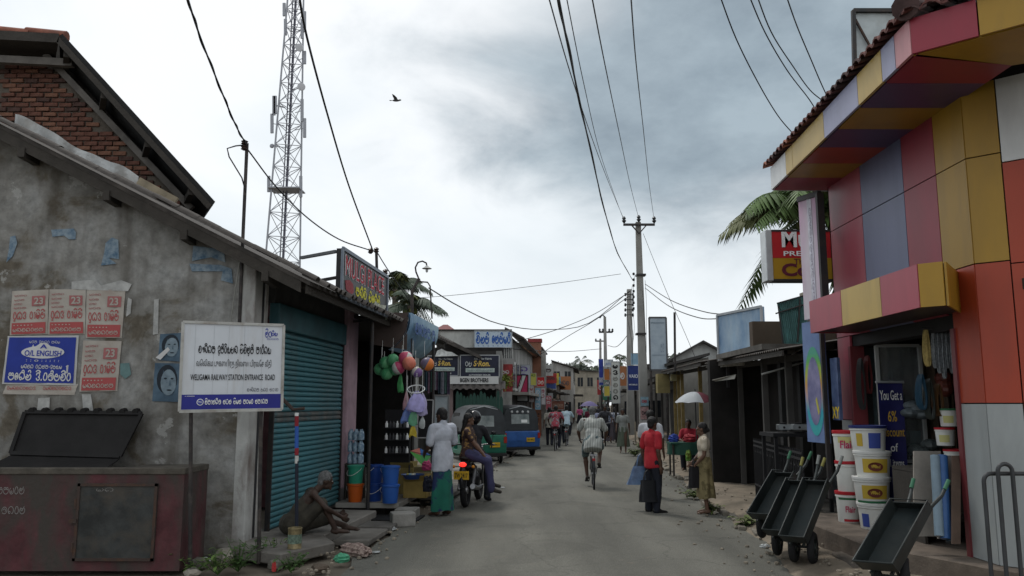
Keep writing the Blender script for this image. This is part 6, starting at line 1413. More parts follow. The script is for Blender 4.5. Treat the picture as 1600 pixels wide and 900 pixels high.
MB().box(a1.x+.3,a1.x+.5,TY,TY+4,0,2.67).build('party_wall',DARK_IN,ub);MB().box(a0.x,a1.x+.5,TY+3.8,TY+4,0,2.7).build('back_wall',DARK_IN,ub);root_at(ub,(a0.x,TY,0))
bb=thing('billboard','faded light blue billboard on the sheet roof','billboard')
BP=[aty(1124,568,17.6),aty(1193,549,16),aty(1190,473,16),aty(1123,498,17.6)]
BP[2].z=(BP[2].z+BP[3].z)/2;BP[3].z=BP[2].z;BP[0].z=BP[1].z=(BP[0].z+BP[1].z)/2;BP[3].x,BP[3].y=BP[0].x,BP[0].y;BP[2].x,BP[2].y=BP[1].x,BP[1].y
bn_=(BP[1]-BP[0]).cross(UP).normalized()
MB().prism(BP,-bn_*.06).build('panel',mat('faded_blue_print',(.15,.28,.48),.55,var=.25,scale=1.2,col2=(.32,.45,.58),dirt=(.42,.5,.56),damt=.6,dscale=1.6,stretch=(2,2,.6)),bb)
for i in range(4):MB().bar(BP[i]+bn_*.01,BP[(i+1)%4]+bn_*.01,.05,.04,up=bn_).build('frame_bar',mat('frame_pale',(.36,.38,.4)),bb)
for f in (.1,.9):q=BP[0]+(BP[1]-BP[0])*f-bn_*.1;MB().bar(q-UP*.6,q+UP*.8,.06,.06).build('prop',IRON,bb);MB().bar(q+UP*.7,q-bn_*1.0-UP*.3,.05,.05).build('prop',IRON,bb)
MB().prism([BP[0]+(BP[1]-BP[0])*.02-UP*.03,BP[0]+(BP[1]-BP[0])*.7-UP*.03,BP[0]+(BP[1]-BP[0])*.7-UP*.16,BP[0]+(BP[1]-BP[0])*.02-UP*.16],-bn_*.05).build('footer_strip',mat('footer_print',(.34,.32,.28),.7,var=.35,scale=12),bb)
root_at(bb,BP[0])
shophouse('white gabled house standing behind the sheet roofed shops',4.9,8.2,46,51,4.3,wmat('white_house_wall',(.42,.43,.42)),mat('dark_roof',(.05,.047,.045)),0,1.0,True,'gabled_house',False,1,side=-1)
shophouse('dark roofed low house behind the tall pale billboard',3.5,4.7,31.5,35,3.3,wmat('far_grey',(.25,.24,.22)),mat('dark_roof',(.05,.047,.045)),0,.3,False,'low_house',False,1,side=-1)
t,P=flatsign('tall_billboard','tall pale blue grey billboard beside the big concrete pole',(1016,496,1043,578),31.0,mat('pale_board_print',(.30,.36,.42),.55,var=.08,col2=(.36,.42,.47)),.12,(mat('frame_dark',(.08,.08,.085)),.06));stext(t,P,'මඩ',flat('print_slate',(.12,.15,.20)),.62,.34,.22,.2,.06);ltext(t,P,'wwwwwwwwww',flat('print_slate_lt',(.2,.25,.3)),.1,.88,.8,.03);ltext(t,P,'wwwwwwwwww',flat('print_slate_lt',(.2,.25,.3)),.1,.27,.8,.02);prop(t,P,.05,0,.05);prop(t,P,.95,0,.05);finish(t)
o=MB().tube([aty(1055,580,24),aty(1054,488,24)],.035,8).build('iron_pole',POST);at0(o,aty(1055,580,24));tag(o,'bare iron pole standing above the sheet roof eave','pole')
t,P=flatsign('box_sign','yellowish box sign at the end of the sheet roof',(1028,584,1047,614),29.2,mat('yellowed_board',(.22,.18,.08),.7,var=.2),.4);finish(t)
t,P=flatsign('box_sign','small cream box sign under the sheet roof eave',(1049,585,1066,595),28.5,mat('cream_board',(.36,.33,.18),.7,var=.2),.15);finish(t)
# roadside signs right
rs=[((936,561,943,602),43,(.03,.05,.28),'narrow deep blue upright sign strip at the far right row',[('BANK',.1,.1,.8,.2,(.6,.6,.6))]),((944,562,958,574),42.8,(.42,.46,.48),'white sign with blue curve above the brown poster',[('AUTO',.15,.3,.6,.3,(.1,.15,.35))]),((944,576,953,594),42.6,(.30,.11,.03),'brown orange poster sign on the far right row',[]),((944,596,953,601),42.4,(.05,.05,.055),'small black sign reading LINK on the far right row',[('LINK',.12,.2,.75,.6,(.6,.6,.6))]),((944,603,953,619),42.2,(.45,.36,.06),'yellow and white poster sign below the black one',[]),((981,571,1000,610),38,(.02,.035,.15),'navy blue sign with white lettering beside the second pole',[('VAIO',.1,.5,.75,.14,(.6,.62,.66)),('MOBILE',.1,.2,.7,.06,(.5,.5,.55))]),((986,552,1000,570),39,(.20,.32,.42),'light blue sign above the navy one',[])]
for (b_,y,c,lb,txt) in rs:
    t,P=flatsign('roadside_sign',lb,b_,y,flat('rsign_%d_%d'%(b_[0],b_[1]),c,var=.15),.1,(mat('sign_edge',(.3,.31,.32)),.02),'signs over the far right row')
    for (s_,u,v,w,h,cc) in txt:ltext(t,P,s_,flat('rink_%d_%d'%(b_[0],b_[1]),cc),u,v,w,h)
    finish(t)
t,P=flatsign('letter_sign','tall white upright sign with black square letters',(956,565,969,630),37.5,flat('white_enamel',(.46,.47,.44)),.15,(mat('sign_edge',(.3,.31,.32)),.03))
for k_,ch in enumerate('ටඩසවරග'):stext(t,P,ch,BLACK if k_ in (0,1,5) else flat('grey_letter',(.22,.22,.2)),.2,.84-.15*k_,.6,.12,.26)
prop(t,P,.5,0,.05);finish(t)
for k_,(px,y) in enumerate(((940,43.2),(950,43.2))):
    q=aty(px,600,y);o=MB().tube([(q.x,q.y,0),(q.x,q.y,aty(px,562,y).z)],.05,8).build('sign_post',POST);at0(o,(q.x,q.y,0));tag(o,('iron post carrying the deep blue sign strip','iron post carrying the small stacked signs')[k_],'post')
# crowd of small shop boards and cloth awnings down the far street
random.seed(41);PAL=[(.42,.43,.42),(.38,.05,.05),(.06,.10,.30),(.45,.36,.06),(.10,.26,.30),(.30,.12,.05),(.46,.44,.40),(.05,.16,.10),(.40,.16,.22)];ORD='first second third fourth fifth sixth seventh eighth ninth tenth eleventh twelfth thirteenth fourteenth fifteenth sixteenth seventeenth eighteenth'.split()
for i in range(18):
    lft=i%2==0;s_=49+i*2.6;tt_=(-2.75+random.uniform(0,.9)) if lft else (2.5-random.uniform(0,.8));w_,h_=random.uniform(.7,1.5),random.uniform(.5,1.5);z_=random.uniform(2.0,3.6);p=rp(tt_,s_,z_);cc=PAL[(i*5)%9]
    t=thing('shop_board','small hanging shop board far down the %s side, %s from the near end'%('shaded' if lft else 'pole',ORD[i//2]),'sign',p,-RA+random.uniform(-.15,.15),'small shop boards far down the street');MB().box(-w_/2,w_/2,0,.08,0,h_).build('board',flat('shopboard_%d'%(i%9),cc),t);sinhala(random.choice(('මලව','රස','ගම','කරල','සදන')),flat('boardink_%d'%(i%2),((.5,.5,.48),(.08,.06,.06))[(i*5)%9 in (0,3,6)]),t,(-w_*.4,-.012,h_*.35),ex,UP,w_*.8,h_*.4,.2);MB().tube([(-w_/2 if lft else w_/2,.04,h_*.8),((-w_/2-1.2) if lft else (w_/2+1.2),.04,h_*.8)],.03,5).build('bracket',IRON,t)
for i in range(8):
    lft=i%2==0;s_=50+i*5.5;t=thing('cloth_awning','sagging shop awning far down the %s side, %s from the near end'%('shaded' if lft else 'pole',ORD[i//2]),'awning',rp(-2.9 if lft else 2.7,s_,2.4),-RA,'shop awnings far down the street');sg_=1 if lft else -1
    mb=MB();mb.grid(lambda u_,v_:Vector((sg_*1.3*u_,3.6*v_,-.5*u_-.12*math.sin(math.pi*v_)*u_)),4,8);mb.build('cloth',flat('awncloth_%d'%i,((.20,.10,.07),(.10,.12,.14),(.24,.22,.18),(.08,.14,.11),(.22,.07,.06),(.14,.13,.12),(.10,.09,.16),(.18,.15,.10))[i]),t,smooth=60)
    for y_ in (.1,3.5):MB().tube([(sg_*1.25,y_,-.5),(sg_*1.25,y_,-2.4)],.03,5).build('pole',IRON,t)
random.seed(9)
# iron railing before the stove display, stoves, stake
rf=thing('iron_railing','black iron railing with close balusters beside the hand carts','railing');r0,r1=rp(2.95,11.6),rp(3.1,15.6);n_=34
for zz_ in (.30,1.0,1.08):MB().bar(r0+UP*zz_,r1+UP*zz_,.03,.03).build('rail',BLACK,rf)
bsrc2=MB().box(-.009,.009,-.009,.009,.08,1.13).build('baluster',BLACK,rf)
for i in range(n_+1):
    o=bsrc2 if i==0 else piece(bsrc2,rf);o.location=r0+(r1-r0)*i/n_
for i in range(0,n_,2):
    q=r0+(r1-r0)*(i+.5)/n_+UP*.93;MB().tube([q+U*.045*math.cos(a)+UP*.045*math.sin(a) for a in [2*math.pi*k_/10 for k_ in range(11)]],.006,4).build('ring',BLACK,rf)
root_at(rf,r0)
for i,(px,y) in enumerate(((1232,12.9),(1256,12.6))):
    q=aty(px,672,y);t=thing('gas_stove','steel gas stove on display, %s'%('the one nearer the posts','the one nearer the ring banner')[i],'stove',q,-.2,'gas stoves on display');ST=mat('stove_steel',(.25,.27,.28),.3,metal=.6,var=.2)
    MB().box(-.17,.17,-.14,.14,0,.09).build('body',ST,t,bevel=.01)
    for sx in (-.08,.08):MB().lathe([(.05,.09),(.055,.11),(.02,.115),(0,.115)],(sx,0,0),14).build('burner',BLACK,t,smooth=40);MB().lathe([(.018,0),(.018,.02),(0,.02)],(sx,-.14,.045),10,Matrix.Rotation(math.pi/2,3,'X')).build('knob',BLACK,t)
t=thing('display_table','dark display table under the gas stoves','table');q=aty(1245,675,12.9);MB().box(q.x-.5,q.x+.4,q.y-.4,q.y+.3,q.z-.06,q.z-.004).build('top',BLACK,t)
for a in (-.45,.35):
    for b in (-.35,.25):MB().bar((q.x+a,q.y+b,0),(q.x+a,q.y+b,q.z-.06),.05,.05).build('leg',BLACK,t)
root_at(t,(q.x,q.y,0))
o=MB().bar(gnd(993,695),gnd(993,695)+UP*1.0,.08,.06).build('wooden_stake',mat('pale_stake',(.28,.25,.2),.9));at0(o,gnd(993,695));tag(o,'short pale wooden stake in the grass by the pole','stake')
# market umbrella and sellers' table
um=thing('market_umbrella','white and maroon market umbrella over the roadside seller','umbrella');q=aty(1086,612,20.3);n_=8;r_=.50
for k_ in range(n_):
    a0,a1=2*math.pi*k_/n_+.2,2*math.pi*(k_+1)/n_+.2;mb=MB()
    mb.grid(lambda i,j:q+Vector((r_*j*math.cos(a0+(a1-a0)*i),r_*j*math.sin(a0+(a1-a0)*i),-.28*j*j+.02*math.sin(math.pi*i)*j)),4,5)
    mb.build('gore',flat('umb_white',(.38,.40,.42)) if 2<=k_<=5 else flat('umb_maroon',(.13,.03,.045)),um,smooth=60)
MB().tube([(q.x,q.y,.1),(q.x,q.y,q.z+.06)],.014,6).build('shaft',mat('grey_pipe',(.05,.052,.055)),um);root_at(um,(q.x,q.y,.1))
tt=thing('seller_table','roadside table draped in green cloth under the umbrella','table');q=gnd(1072,742,.09)
mb=MB();mb.grid(lambda i,j:Vector((q.x+.42*math.cos(2*math.pi*i)*(1+.06*math.sin(i*60)*j),q.y+.3*math.sin(2*math.pi*i)*(1+.06*math.sin(i*60)*j),.85-.28*j)),40,3);mb.build('cloth',flat('green_cloth',(.02,.07,.05)),tt,smooth=60)
MB().box(q.x-.4,q.x+.4,q.y-.28,q.y+.28,.82,.86).build('top',flat('green_cloth',(.02,.07,.05)),tt)
for a in (-.33,.33):
    for b in (-.22,.22):MB().bar((q.x+a,q.y+b,.08),(q.x+a,q.y+b,.82),.04,.04).build('leg',WOOD_DK,tt)
root_at(tt,q)
crumple('yellow and green wares hanging from the seller table',q+Vector((0,-.35,.35)),(.12,.06,.16),mat('wares_yellow',(.35,.33,.05),.7,var=.5,scale=8,col2=(.1,.3,.05)),'hanging_wares','goods',None)
crumple('white plastic bag beside the seller table',q+Vector((.25,-.38,.1)),(.1,.08,.15),CLEARP,'plastic_bag','bag',None);crumple('red cloth bundle on the seller table',Vector((q.x+.1,q.y,.86)),(.2,.15,.12),flat('red_cloth',(.28,.02,.03)),'cloth_bundle','cloth',None)
crumple('blue plastic bundle on the seller table',Vector((q.x-.25,q.y+.05,.86)),(.12,.1,.12),flat('blue_bundle',(.03,.06,.3)),'plastic_bundle','goods',None)
# dark goods in the open shops (sacks and crates seen dimly)
for i in range(14):
    s_=13+i*1.15;p=rp(random.uniform(4.3,5.4),s_,.14)
    if i%2:crumple('dim sack standing inside the post fronted shop, %s from the near end'%ORD[i//2],p,(.25,.25,random.uniform(.3,.6)),mat('sack_cloth_%d'%(i%3),((.12,.10,.08),(.07,.08,.09),(.10,.06,.05))[i%3],.9,var=.3),'goods_sack','sack','sacks inside the open shops')
    else:
        t=thing('wooden_crate','dim crate stack piece inside the post fronted shop, %s from the near end'%ORD[i//2],'crate',p,random.uniform(-.4,.4),'crates inside the open shops')
        for z_ in (.0,.2,.4):MB().box(-.3,.3,-.22,.22,z_,z_+.15).build('slat',mat('crate_wood_%d'%(i%3),((.10,.08,.05),(.06,.07,.08),(.08,.05,.04))[i%3],.9),t)
        for a in (-.29,.27):MB().box(a,a+.02,-.235,-.222,0,.56).build('corner_strip',WOOD_DK,t)

# ================================================================== people: one continuous remeshed body, clothes and hair as parts
import numpy as np
tmp_scene=bpy.data.scenes.new('workbench')
def caps(mb,a,b,ra,rb,n=10):
    a,b=Vector(a),Vector(b);d=b-a
    if d.length<1e-4:mb.ell(a,ra,None,n,6); return
    mb.tube([a,b],[ra,rb],n);mb.ell(a,ra,None,n,6);mb.ell(b,rb,None,n,6)
PENDING=[]
def blob(name,mb,m,parent,voxel,smooth=3,wrinkle=0.0,wscale=14.0): # voxel remeshed later, all in one go
    me=bpy.data.meshes.new('raw');me.from_pydata([tuple(v) for v in mb.v],[],mb.f)
    o=bpy.data.objects.new('raw',me);tmp_scene.collection.objects.link(o)
    r_=o.modifiers.new('r','REMESH');r_.mode='VOXEL';r_.voxel_size=voxel
    s_=o.modifiers.new('s','SMOOTH');s_.iterations=smooth;s_.factor=.5
    hold=bpy.data.meshes.new(name);f=obj(name,hold,m,parent);PENDING.append((o,hold,wrinkle,wscale)); return f
def bake_blobs():
    vl=tmp_scene.view_layers[0];vl.update();dg=vl.depsgraph;new={}
    for (o,hold,wr_,ws) in PENDING:
        out=bpy.data.meshes.new_from_object(o.evaluated_get(dg));n=len(out.vertices)
        if wr_:
            co=np.empty(n*3,'f');no=np.empty(n*3,'f');out.vertices.foreach_get('co',co);out.vertex_normals.foreach_get('vector',no)
            co=co.reshape(-1,3);no=no.reshape(-1,3);x,y,z=co.T*ws
            k_=np.sin(x*1.3+1.7*np.sin(z*.55+y))*np.sin(z*.6+x*.8+2*np.sin(y*.7))+.5*np.sin(z*1.1-x*2.1+y*1.7)
            out.vertices.foreach_set('co',(co+no*(wr_*.8*(k_+.7))[:,None]).ravel())
        out.polygons.foreach_set('use_smooth',np.ones(len(out.polygons),bool));out.materials.append(hold.materials[0]);out.name=hold.name;new[hold.name_full]=out
    for o in bpy.data.objects:
        if o.type=='MESH' and o.data.name_full in new and not o.data.polygons:o.data=new[o.data.name_full]
    bpy.data.scenes.remove(tmp_scene);bpy.data.batch_remove([p[0] for p in PENDING])
def frame(z,x):
    z=Vector(z).normalized();x=Vector(x);x=(x-z*x.dot(z)).normalized();y=z.cross(x);M=Matrix.Identity(3)
    for i in range(3):M[i][0]=x[i];M[i][1]=y[i];M[i][2]=z[i]
    return M
SKIN=mat('dark_brown_skin',(.085,.045,.03),.55,var=.15,scale=8);SKIN2=mat('brown_skin',(.13,.072,.048),.55,var=.15,scale=8)
HAIR=mat('black_hair',(.012,.011,.011),.6,var=.4,scale=40,bump=.4,bscale=90);GREYHAIR=mat('grey_hair',(.10,.10,.10),.7,var=.5,scale=40,bump=.4,bscale=90)
STD=dict(pel=(0,0,.95),chest=(0,.005,1.27),neck=(0,-.012,1.44),head=(0,.015,1.58),hipL=(-.095,0,.92),hipR=(.095,0,.92),knL=(-.105,.02,.50),knR=(.105,.02,.50),anL=(-.11,-.03,.085),anR=(.11,-.03,.085),toL=(-.13,.13,.03),toR=(.13,.13,.03),
           shL=(-.185,-.01,1.385),shR=(.185,-.01,1.385),elL=(-.235,-.03,1.10),elR=(.235,-.03,1.10),haL=(-.245,.05,.84),haR=(.245,.05,.84),look=(0,1,0))
def person(label,loc,rotz,H,pose=None,top=None,sleeve=.75,bottom=None,hair=HAIR,hairstyle='short',skin=SKIN,fine=True,shoes=None,group=None,fat=1.0,tuck=False,hem=.80,wr=.006,extra_hair=None):
    """top: shirt material; bottom: ('trousers'|'shorts'|'skirt'|'sarong', material, hem height)."""
    J=dict(STD);J.update(pose or {});k=H/1.70;J={a:Vector(b)*(1 if a=='look' else k) for a,b in J.items()}
    t=thing('person',label,'person',loc,rotz,group);vx=.0105 if fine else .018
    sp_=(J['neck']-J['pel']).normalized();xs=(J['shR']-J['shL']);M=frame(sp_,xs);f=fat*k
    b=MB()
    b.ell(J['pel'],(.155*f,.105*f,.13*k),M);b.ell(J['pel'].lerp(J['chest'],.45),(.135*f,.095*f,.16*k),M);b.ell(J['chest'],(.160*f,.108*f,.18*k),M)
    caps(b,J['shL'].lerp(J['shR'],.06),J['shL'].lerp(J['shR'],.94),.058*k,.058*k);caps(b,J['neck']-sp_*.05*k,J['head']-sp_*.02*k,.052*k,.05*k)
    lk=J['look'].normalized();hz=(UP-lk*UP.dot(lk)*.6).normalized();Mh=frame(hz,lk.cross(hz)) # Mh: x right, y forward (towards look), z up
    hd=J['head'];h3= lambda x,y,z:hd+Mh@(Vector((x,y,z))*k)
    b.ell(hd+Mh@Vector((0,-.008*k,.022*k)),(.074*k,.092*k,.096*k),Mh,14,10);b.ell(h3(0,.022,-.055),(.054*k,.062*k,.06*k),Mh,12,8);b.ell(h3(0,.082,-.095),(.024*k,.02*k,.02*k),Mh,8,6)
    b.ell(h3(0,.094,-.018),(.014*k,.022*k,.018*k),Mh,8,6);caps(b,h3(0,.085,.02),h3(0,.102,-.012),.009*k,.011*k,6);b.ell(h3(0,.083,-.058),(.026*k,.014*k,.012*k),Mh,8,6);caps(b,h3(-.04,.078,.022),h3(.04,.078,.022),.012*k,.012*k,6)
    for s_ in (-1,1):b.ell(h3(.076*s_,-.01,-.01),(.012*k,.022*k,.034*k),Mh,8,6)
    for S,sg in (('L',-1),('R',1)):
        sh_,el,ha=J['sh'+S],J['el'+S],J['ha'+S];caps(b,sh_,el,.05*f,.038*f);caps(b,el,ha,.039*f,.026*k);caps(b,el.lerp(ha,.22),el.lerp(ha,.4),.041*f,.036*f)
        d=(ha-el).normalized();ins=Vector((-sg,0,0));ins=(ins-d*ins.dot(d)).normalized() if abs(d.x)<.95 else Vector((0,1,0));fw=d.cross(ins).normalized()*(1 if d.cross(ins).y>0 else -1)
        pc=ha+d*.05*k;b.ell(pc,(.022*k,.042*k,.052*k),frame(d,ins));
        for q in range(4):
            base=ha+d*.085*k+fw*(.03-.02*q)*k;ln_=(.068,.078,.072,.056)[q]*k;m_=base+d*ln_*.5+ins*.008*k;caps(b,base-d*.02*k,m_,.0105*k,.0095*k,6);caps(b,m_,m_+d*ln_*.45+ins*.026*k,.0095*k,.008*k,6)
        th0=ha+d*.03*k+fw*.035*k;th1=th0+fw*.028*k+d*.028*k+ins*.008*k;caps(b,th0,th1,.012*k,.011*k,6);caps(b,th1,th1+d*.034*k+ins*.008*k,.011*k,.009*k,6)
        hp,kn,an,to=J['hip'+S],J['kn'+S],J['an'+S],J['to'+S];caps(b,hp,kn,.082*f,.056*f);caps(b,kn,an,.054*f,.036*k);cb_=kn.lerp(an,.3);bk=(kn-(hp+an)/2);bk=bk.normalized()*-.012*k if bk.length>.01 else Vector((0,-.012*k,0));caps(b,cb_+bk,kn.lerp(an,.5)+bk*.6,.054*f,.045*f)
        td_=(to-an).normalized();caps(b,an-td_*.03*k-UP*.03*k,an-UP*.03*k+td_*.02*k,.036*k,.036*k,8);caps(b,an.lerp(to,.25)-UP*.015*k,to,.034*k,.026*k,8)
        for q in range(3):ft=to+td_.cross(UP).normalized()*(q-1)*.022*k;caps(b,ft,ft+td_*.03*k,.015*k,.012*k,6)
    bo=blob('body',b,skin,t,vx)
    if fine:
        for s_ in (-1,1):
            e=MB();e.ell(h3(.031*s_,.082,.006),(.013*k,.008*k,.008*k),Mh,10,6);eo=e.build('eye',flat('eye_white',(.5,.48,.45),.2),t,smooth=60);MB().ell(h3(.031*s_,.0895,.006),(.006*k,.003*k,.006*k),Mh,8,5).build('iris',BLACK,eo)
    if hair is not None:
        h=MB();h.ell(hd+Mh@Vector((0,-.02*k,.036*k)),(.082*k,.094*k,.094*k),Mh,14,10);h.ell(h3(0,-.06,-.03),(.066*k,.045*k,.06*k),Mh)
        if hairstyle=='bun':h.ell(h3(0,-.115,-.02),(.045*k,.04*k,.042*k),Mh)
        if hairstyle=='long':caps(h,h3(0,-.07,-.03),h3(0,-.10,-.22),.06*k,.035*k);caps(h,h3(0,-.10,-.22),h3(.02,-.09,-.36),.035*k,.018*k)
        blob('hair',h,hair,t,.012,2,.004,60)
    if top is not None:
        c=MB();g=.016*k
        c.ell(J['pel'].lerp(J['chest'],.45),(.150*f+g*.4,.108*f+g*.4,.19*k),M);c.ell(J['chest'],(.168*f+g*.5,.118*f+g*.5,.185*k),M);caps(c,J['shL'].lerp(J['shR'],.07)+sp_*.004*k,J['shL'].lerp(J['shR'],.93)+sp_*.004*k,.064*k,.064*k);caps(c,J['neck']-sp_*.06*k,J['neck']+sp_*.005*k,.064*k,.058*k)
        if not tuck:
            hb=J['pel']-sp_*(.95-hem)*k;c.tube([J['pel']+sp_*.12*k,J['pel'],hb],[.155*f,.174*f,.180*f],14)
            n0=len(c.v)-42
            for i in range(n0,len(c.v)):
                q=c.v[i];cen=J['pel'];dy=M@Vector((0,1,0));off=(q-cen).dot(dy);c.v[i]=q-dy*off*.30
        for S in 'LR':
            sh_,el,ha=J['sh'+S],J['el'+S],J['ha'+S]
            if sleeve<=1:caps(c,sh_+(sh_-el)*-.05,sh_.lerp(el,sleeve),.062*f,.060*f)
            else:caps(c,sh_+(sh_-el)*-.05,el,.056*f,.052*f);caps(c,el,el.lerp(ha,sleeve-1),.054*f,.046*f)
        blob('shirt',c,top,t,.0125 if fine else .018,2,wr*1.3 if fine else 0,13)
    if bottom:
        kd,bm_,hz_=bottom;c=MB()
        if kd in ('trousers','shorts'):
            c.ell(J['pel'],(.166*f,.118*f,.135*k),M);c.ell(J['pel']+sp_*.06*k,(.158*f,.112*f,.07*k),M)
            for S in 'LR':
                hp,kn,an=J['hip'+S],J['kn'+S],J['an'+S];caps(c,hp,kn,.096*f,.074*f)
                if kd=='trousers':caps(c,kn,an-UP*.01*k+(an-kn)*.02,.072*f,.062*f)
            blob(kd,c,bm_,t,.013 if fine else .018,2,wr if fine else 0,12)
        else:
            zw,zh=J['pel'].z+.12*k,hz_*k;cx,cy=J['pel'].x,J['pel'].y;fx_,fy_=(J['anL']+J['anR']).xy/2
            rw,rh=((.150 if tuck else .128)*f,(.25 if kd=='skirt' else .185)*f);nf=7 if kd=='skirt' else 4;ph=random.uniform(0,6)
            def fn(i,j):
                a=2*math.pi*i;rr=rw+(rh-rw)*(j**.7)+(.022*f*min(1,j*1.4))*math.sin(a*nf+ph+j*1.5)+(.03 if tuck else .012)*f*math.exp(-((j-.16)/.14)**2)
                return Vector((cx+(fx_-cx)*j*.7+rr*math.cos(a),cy+(fy_-cy)*j*.7+rr*.72*math.sin(a),zw+(zh-zw)*j+.012*math.sin(a*3+ph)*j))
            c.grid(fn,56,18);c.grid(lambda i,j:fn(1-i,j)*1+Vector((0,0,0))-(fn(1-i,j)-Vector((cx,cy,fn(1-i,j).z)))*.05,56,18);c.build(kd,bm_,t,smooth=60)
    if shoes is not None:
        for S in 'LR':
            an,to=J['an'+S],J['to'+S];td_=(to-an).normalized();c=MB();caps(c,an-td_*.04*k-UP*.035*k,to-UP*.0+td_*.035*k,.044*k,.036*k,10);caps(c,an-UP*.02*k-td_*.02*k,an.lerp(to,.4),.042*k,.036*k,10);blob('shoe',c,shoes,t,.012,2)
    return t,J,k
def cloth(name,c,c2=None,scale=6,**kw): return mat(name,c,.9,var=kw.pop('var',.15),scale=scale,bump=.25,bscale=9,col2=c2,**kw)
def pattern_cloth(name,base,spots,scale=22,lo=.52,hi=.56): return mat(name,base,.9,var=.15,dirt=spots,damt=1.0,dscale=scale,lo=lo,hi=hi,bump=.15,bscale=10)
def stripes(name,c1,c2,scale=30,axis=0):
    m=bpy.data.materials.new(name);m.use_nodes= True;t=m.node_tree;ln=t.links.new;b=t.nodes['Principled BSDF'];b.inputs['Roughness'].default_value=.9
    a=N(t,'ShaderNodeTexCoord');w=N(t,'ShaderNodeTexWave',i_Scale=scale,i_Distortion=1.2);w.bands_direction='XYZ'[axis];ln(a.outputs['Object'],w.inputs['Vector']);r_=ramp(t,[(.45,c1),(.6,c2)]);ln(w.outputs[0],r_.inputs[0]);ln(r_.outputs[0],b.inputs['Base Color']); return m
NAVYT=cloth('navy_trousers',(.015,.017,.025));
# man in white shirt and green sarong, seen from behind (faces the stall)
WSH=cloth('pale_white_shirt',(.42,.44,.50),(.50,.52,.58))
person('man seen from behind in loose white shirt and green sarong by the stall',gnd(690,806),R(38),1.70,dict(elL=(-.24,.02,1.10),haL=(-.20,.20,.98),elR=(.25,.03,1.12),haR=(.20,.25,1.05),head=(-.01,.03,1.575),look=(-.3,1,-.15)),WSH,.85,('sarong',pattern_cloth('green_sarong',(.015,.12,.085),(.02,.03,.09),3,.5,.55),.09),hairstyle='short',fat=1.02,hem=.70,wr=.008)
# man in red shirt with black bag, facing right
redm,Jr,kr=person('man in red polo shirt and dark trousers holding bags in the road',gnd(1022,802),R(-62),1.545,dict(elL=(-.25,-.04,1.10),haL=(-.25,.02,.84),elR=(.25,-.07,1.10),haR=(.25,-.02,.84),look=(-.15,1,-.02)),cloth('red_polo',(.36,.018,.03),(.44,.03,.04)),.72,('trousers',NAVYT,0),shoes=flat('black_shoe',(.012,.012,.012),.5),fat=1.06,hem=.80)
def carry_bag(name,label,p,w,d,h,m,handle=.22,cat='bag',tilt=0,rotz=0):
    t=thing(name,label,cat,p,rotz);mb=MB();ph=random.uniform(0,9)
    def fn(i,j):
        a=2*math.pi*i;sq=1/max(abs(math.cos(a)),abs(math.sin(a)))**.7;g=(1-.18*j)*(1+.05*math.sin(a*3+ph+j*5)); return Vector((w/2*math.cos(a)*sq*g+tilt*j,d/2*math.sin(a)*sq*(1-.5*j),h*j))
    mb.grid(fn,28,10);o_=[fn(i/28,0) for i in range(28)];mb.add(o_,[tuple(range(28))[::-1]]);mb.build('bag_body',m,t,smooth=60)
    for s_ in (-1,1):MB().tube([(-w*.25+tilt,s_*d*.2,h*.97),(-w*.15+tilt,s_*d*.1,h+handle*.8),(tilt,0,h+handle),(w*.15+tilt,s_*d*.1,h+handle*.8),(w*.25+tilt,s_*d*.2,h*.97)],.008,6).build('handle',m,t,smooth=60)
    return t
carry_bag('travel_bag','black travel bag held low by the man in the red shirt',aty(1013,784,13.35),.30,.14,.34,mat('bag_black',(.012,.013,.016),.5,var=.3),.16,rotz=.2)
carry_bag('plastic_carrier','blue plastic carrier bag hanging behind the man in the red shirt',aty(993,757,13.75),.30,.13,.30,mat('bag_blue_plastic',(.07,.12,.24),.3,var=.3,scale=6,col2=(.14,.22,.36)),.2,tilt=.1)
carry_bag('plastic_carrier','black and silver carrier bag above the blue one',aty(996,738,13.9),.24,.1,.30,mat('bag_black_silver',(.02,.022,.03),.3,var=.5,scale=9,col2=(.10,.11,.13)),.15,tilt=.14)
# woman in cream blouse and olive skirt, facing the man
carry=person('barefoot woman in cream blouse and olive skirt at the road edge',gnd(1103,803),R(78),1.455,dict(elL=(-.22,.0,1.10),haL=(-.16,.18,.90),elR=(.21,.06,1.12),haR=(.13,.22,.95),look=(.1,1,.0),head=(0,.03,1.58)),cloth('cream_blouse',(.44,.38,.29),(.52,.46,.37),12),.55,('skirt',pattern_cloth('olive_skirt',(.21,.17,.085),(.13,.105,.05),9),.30),hairstyle='bun',skin=SKIN2,tuck=True,fat=.95)
carry_bag('hand_bag','dark hand bag held before the woman in the olive skirt',aty(1089,762,13.35),.30,.12,.34,flat('bag_charcoal',(.013,.012,.014)),.14,rotz=.3)
# man in white T-shirt behind, bending
person('man in white shirt stepping off the verge behind the red shirted man',gnd(1019,776,.02),R(-25),1.62,dict(elL=(-.24,.06,1.12),haL=(-.20,.22,.95)),cloth('plain_white_tee',(.48,.49,.52)),.7,('sarong',cloth('lime_sarong',(.16,.22,.06)),.12),fat=1.05,fine=False)
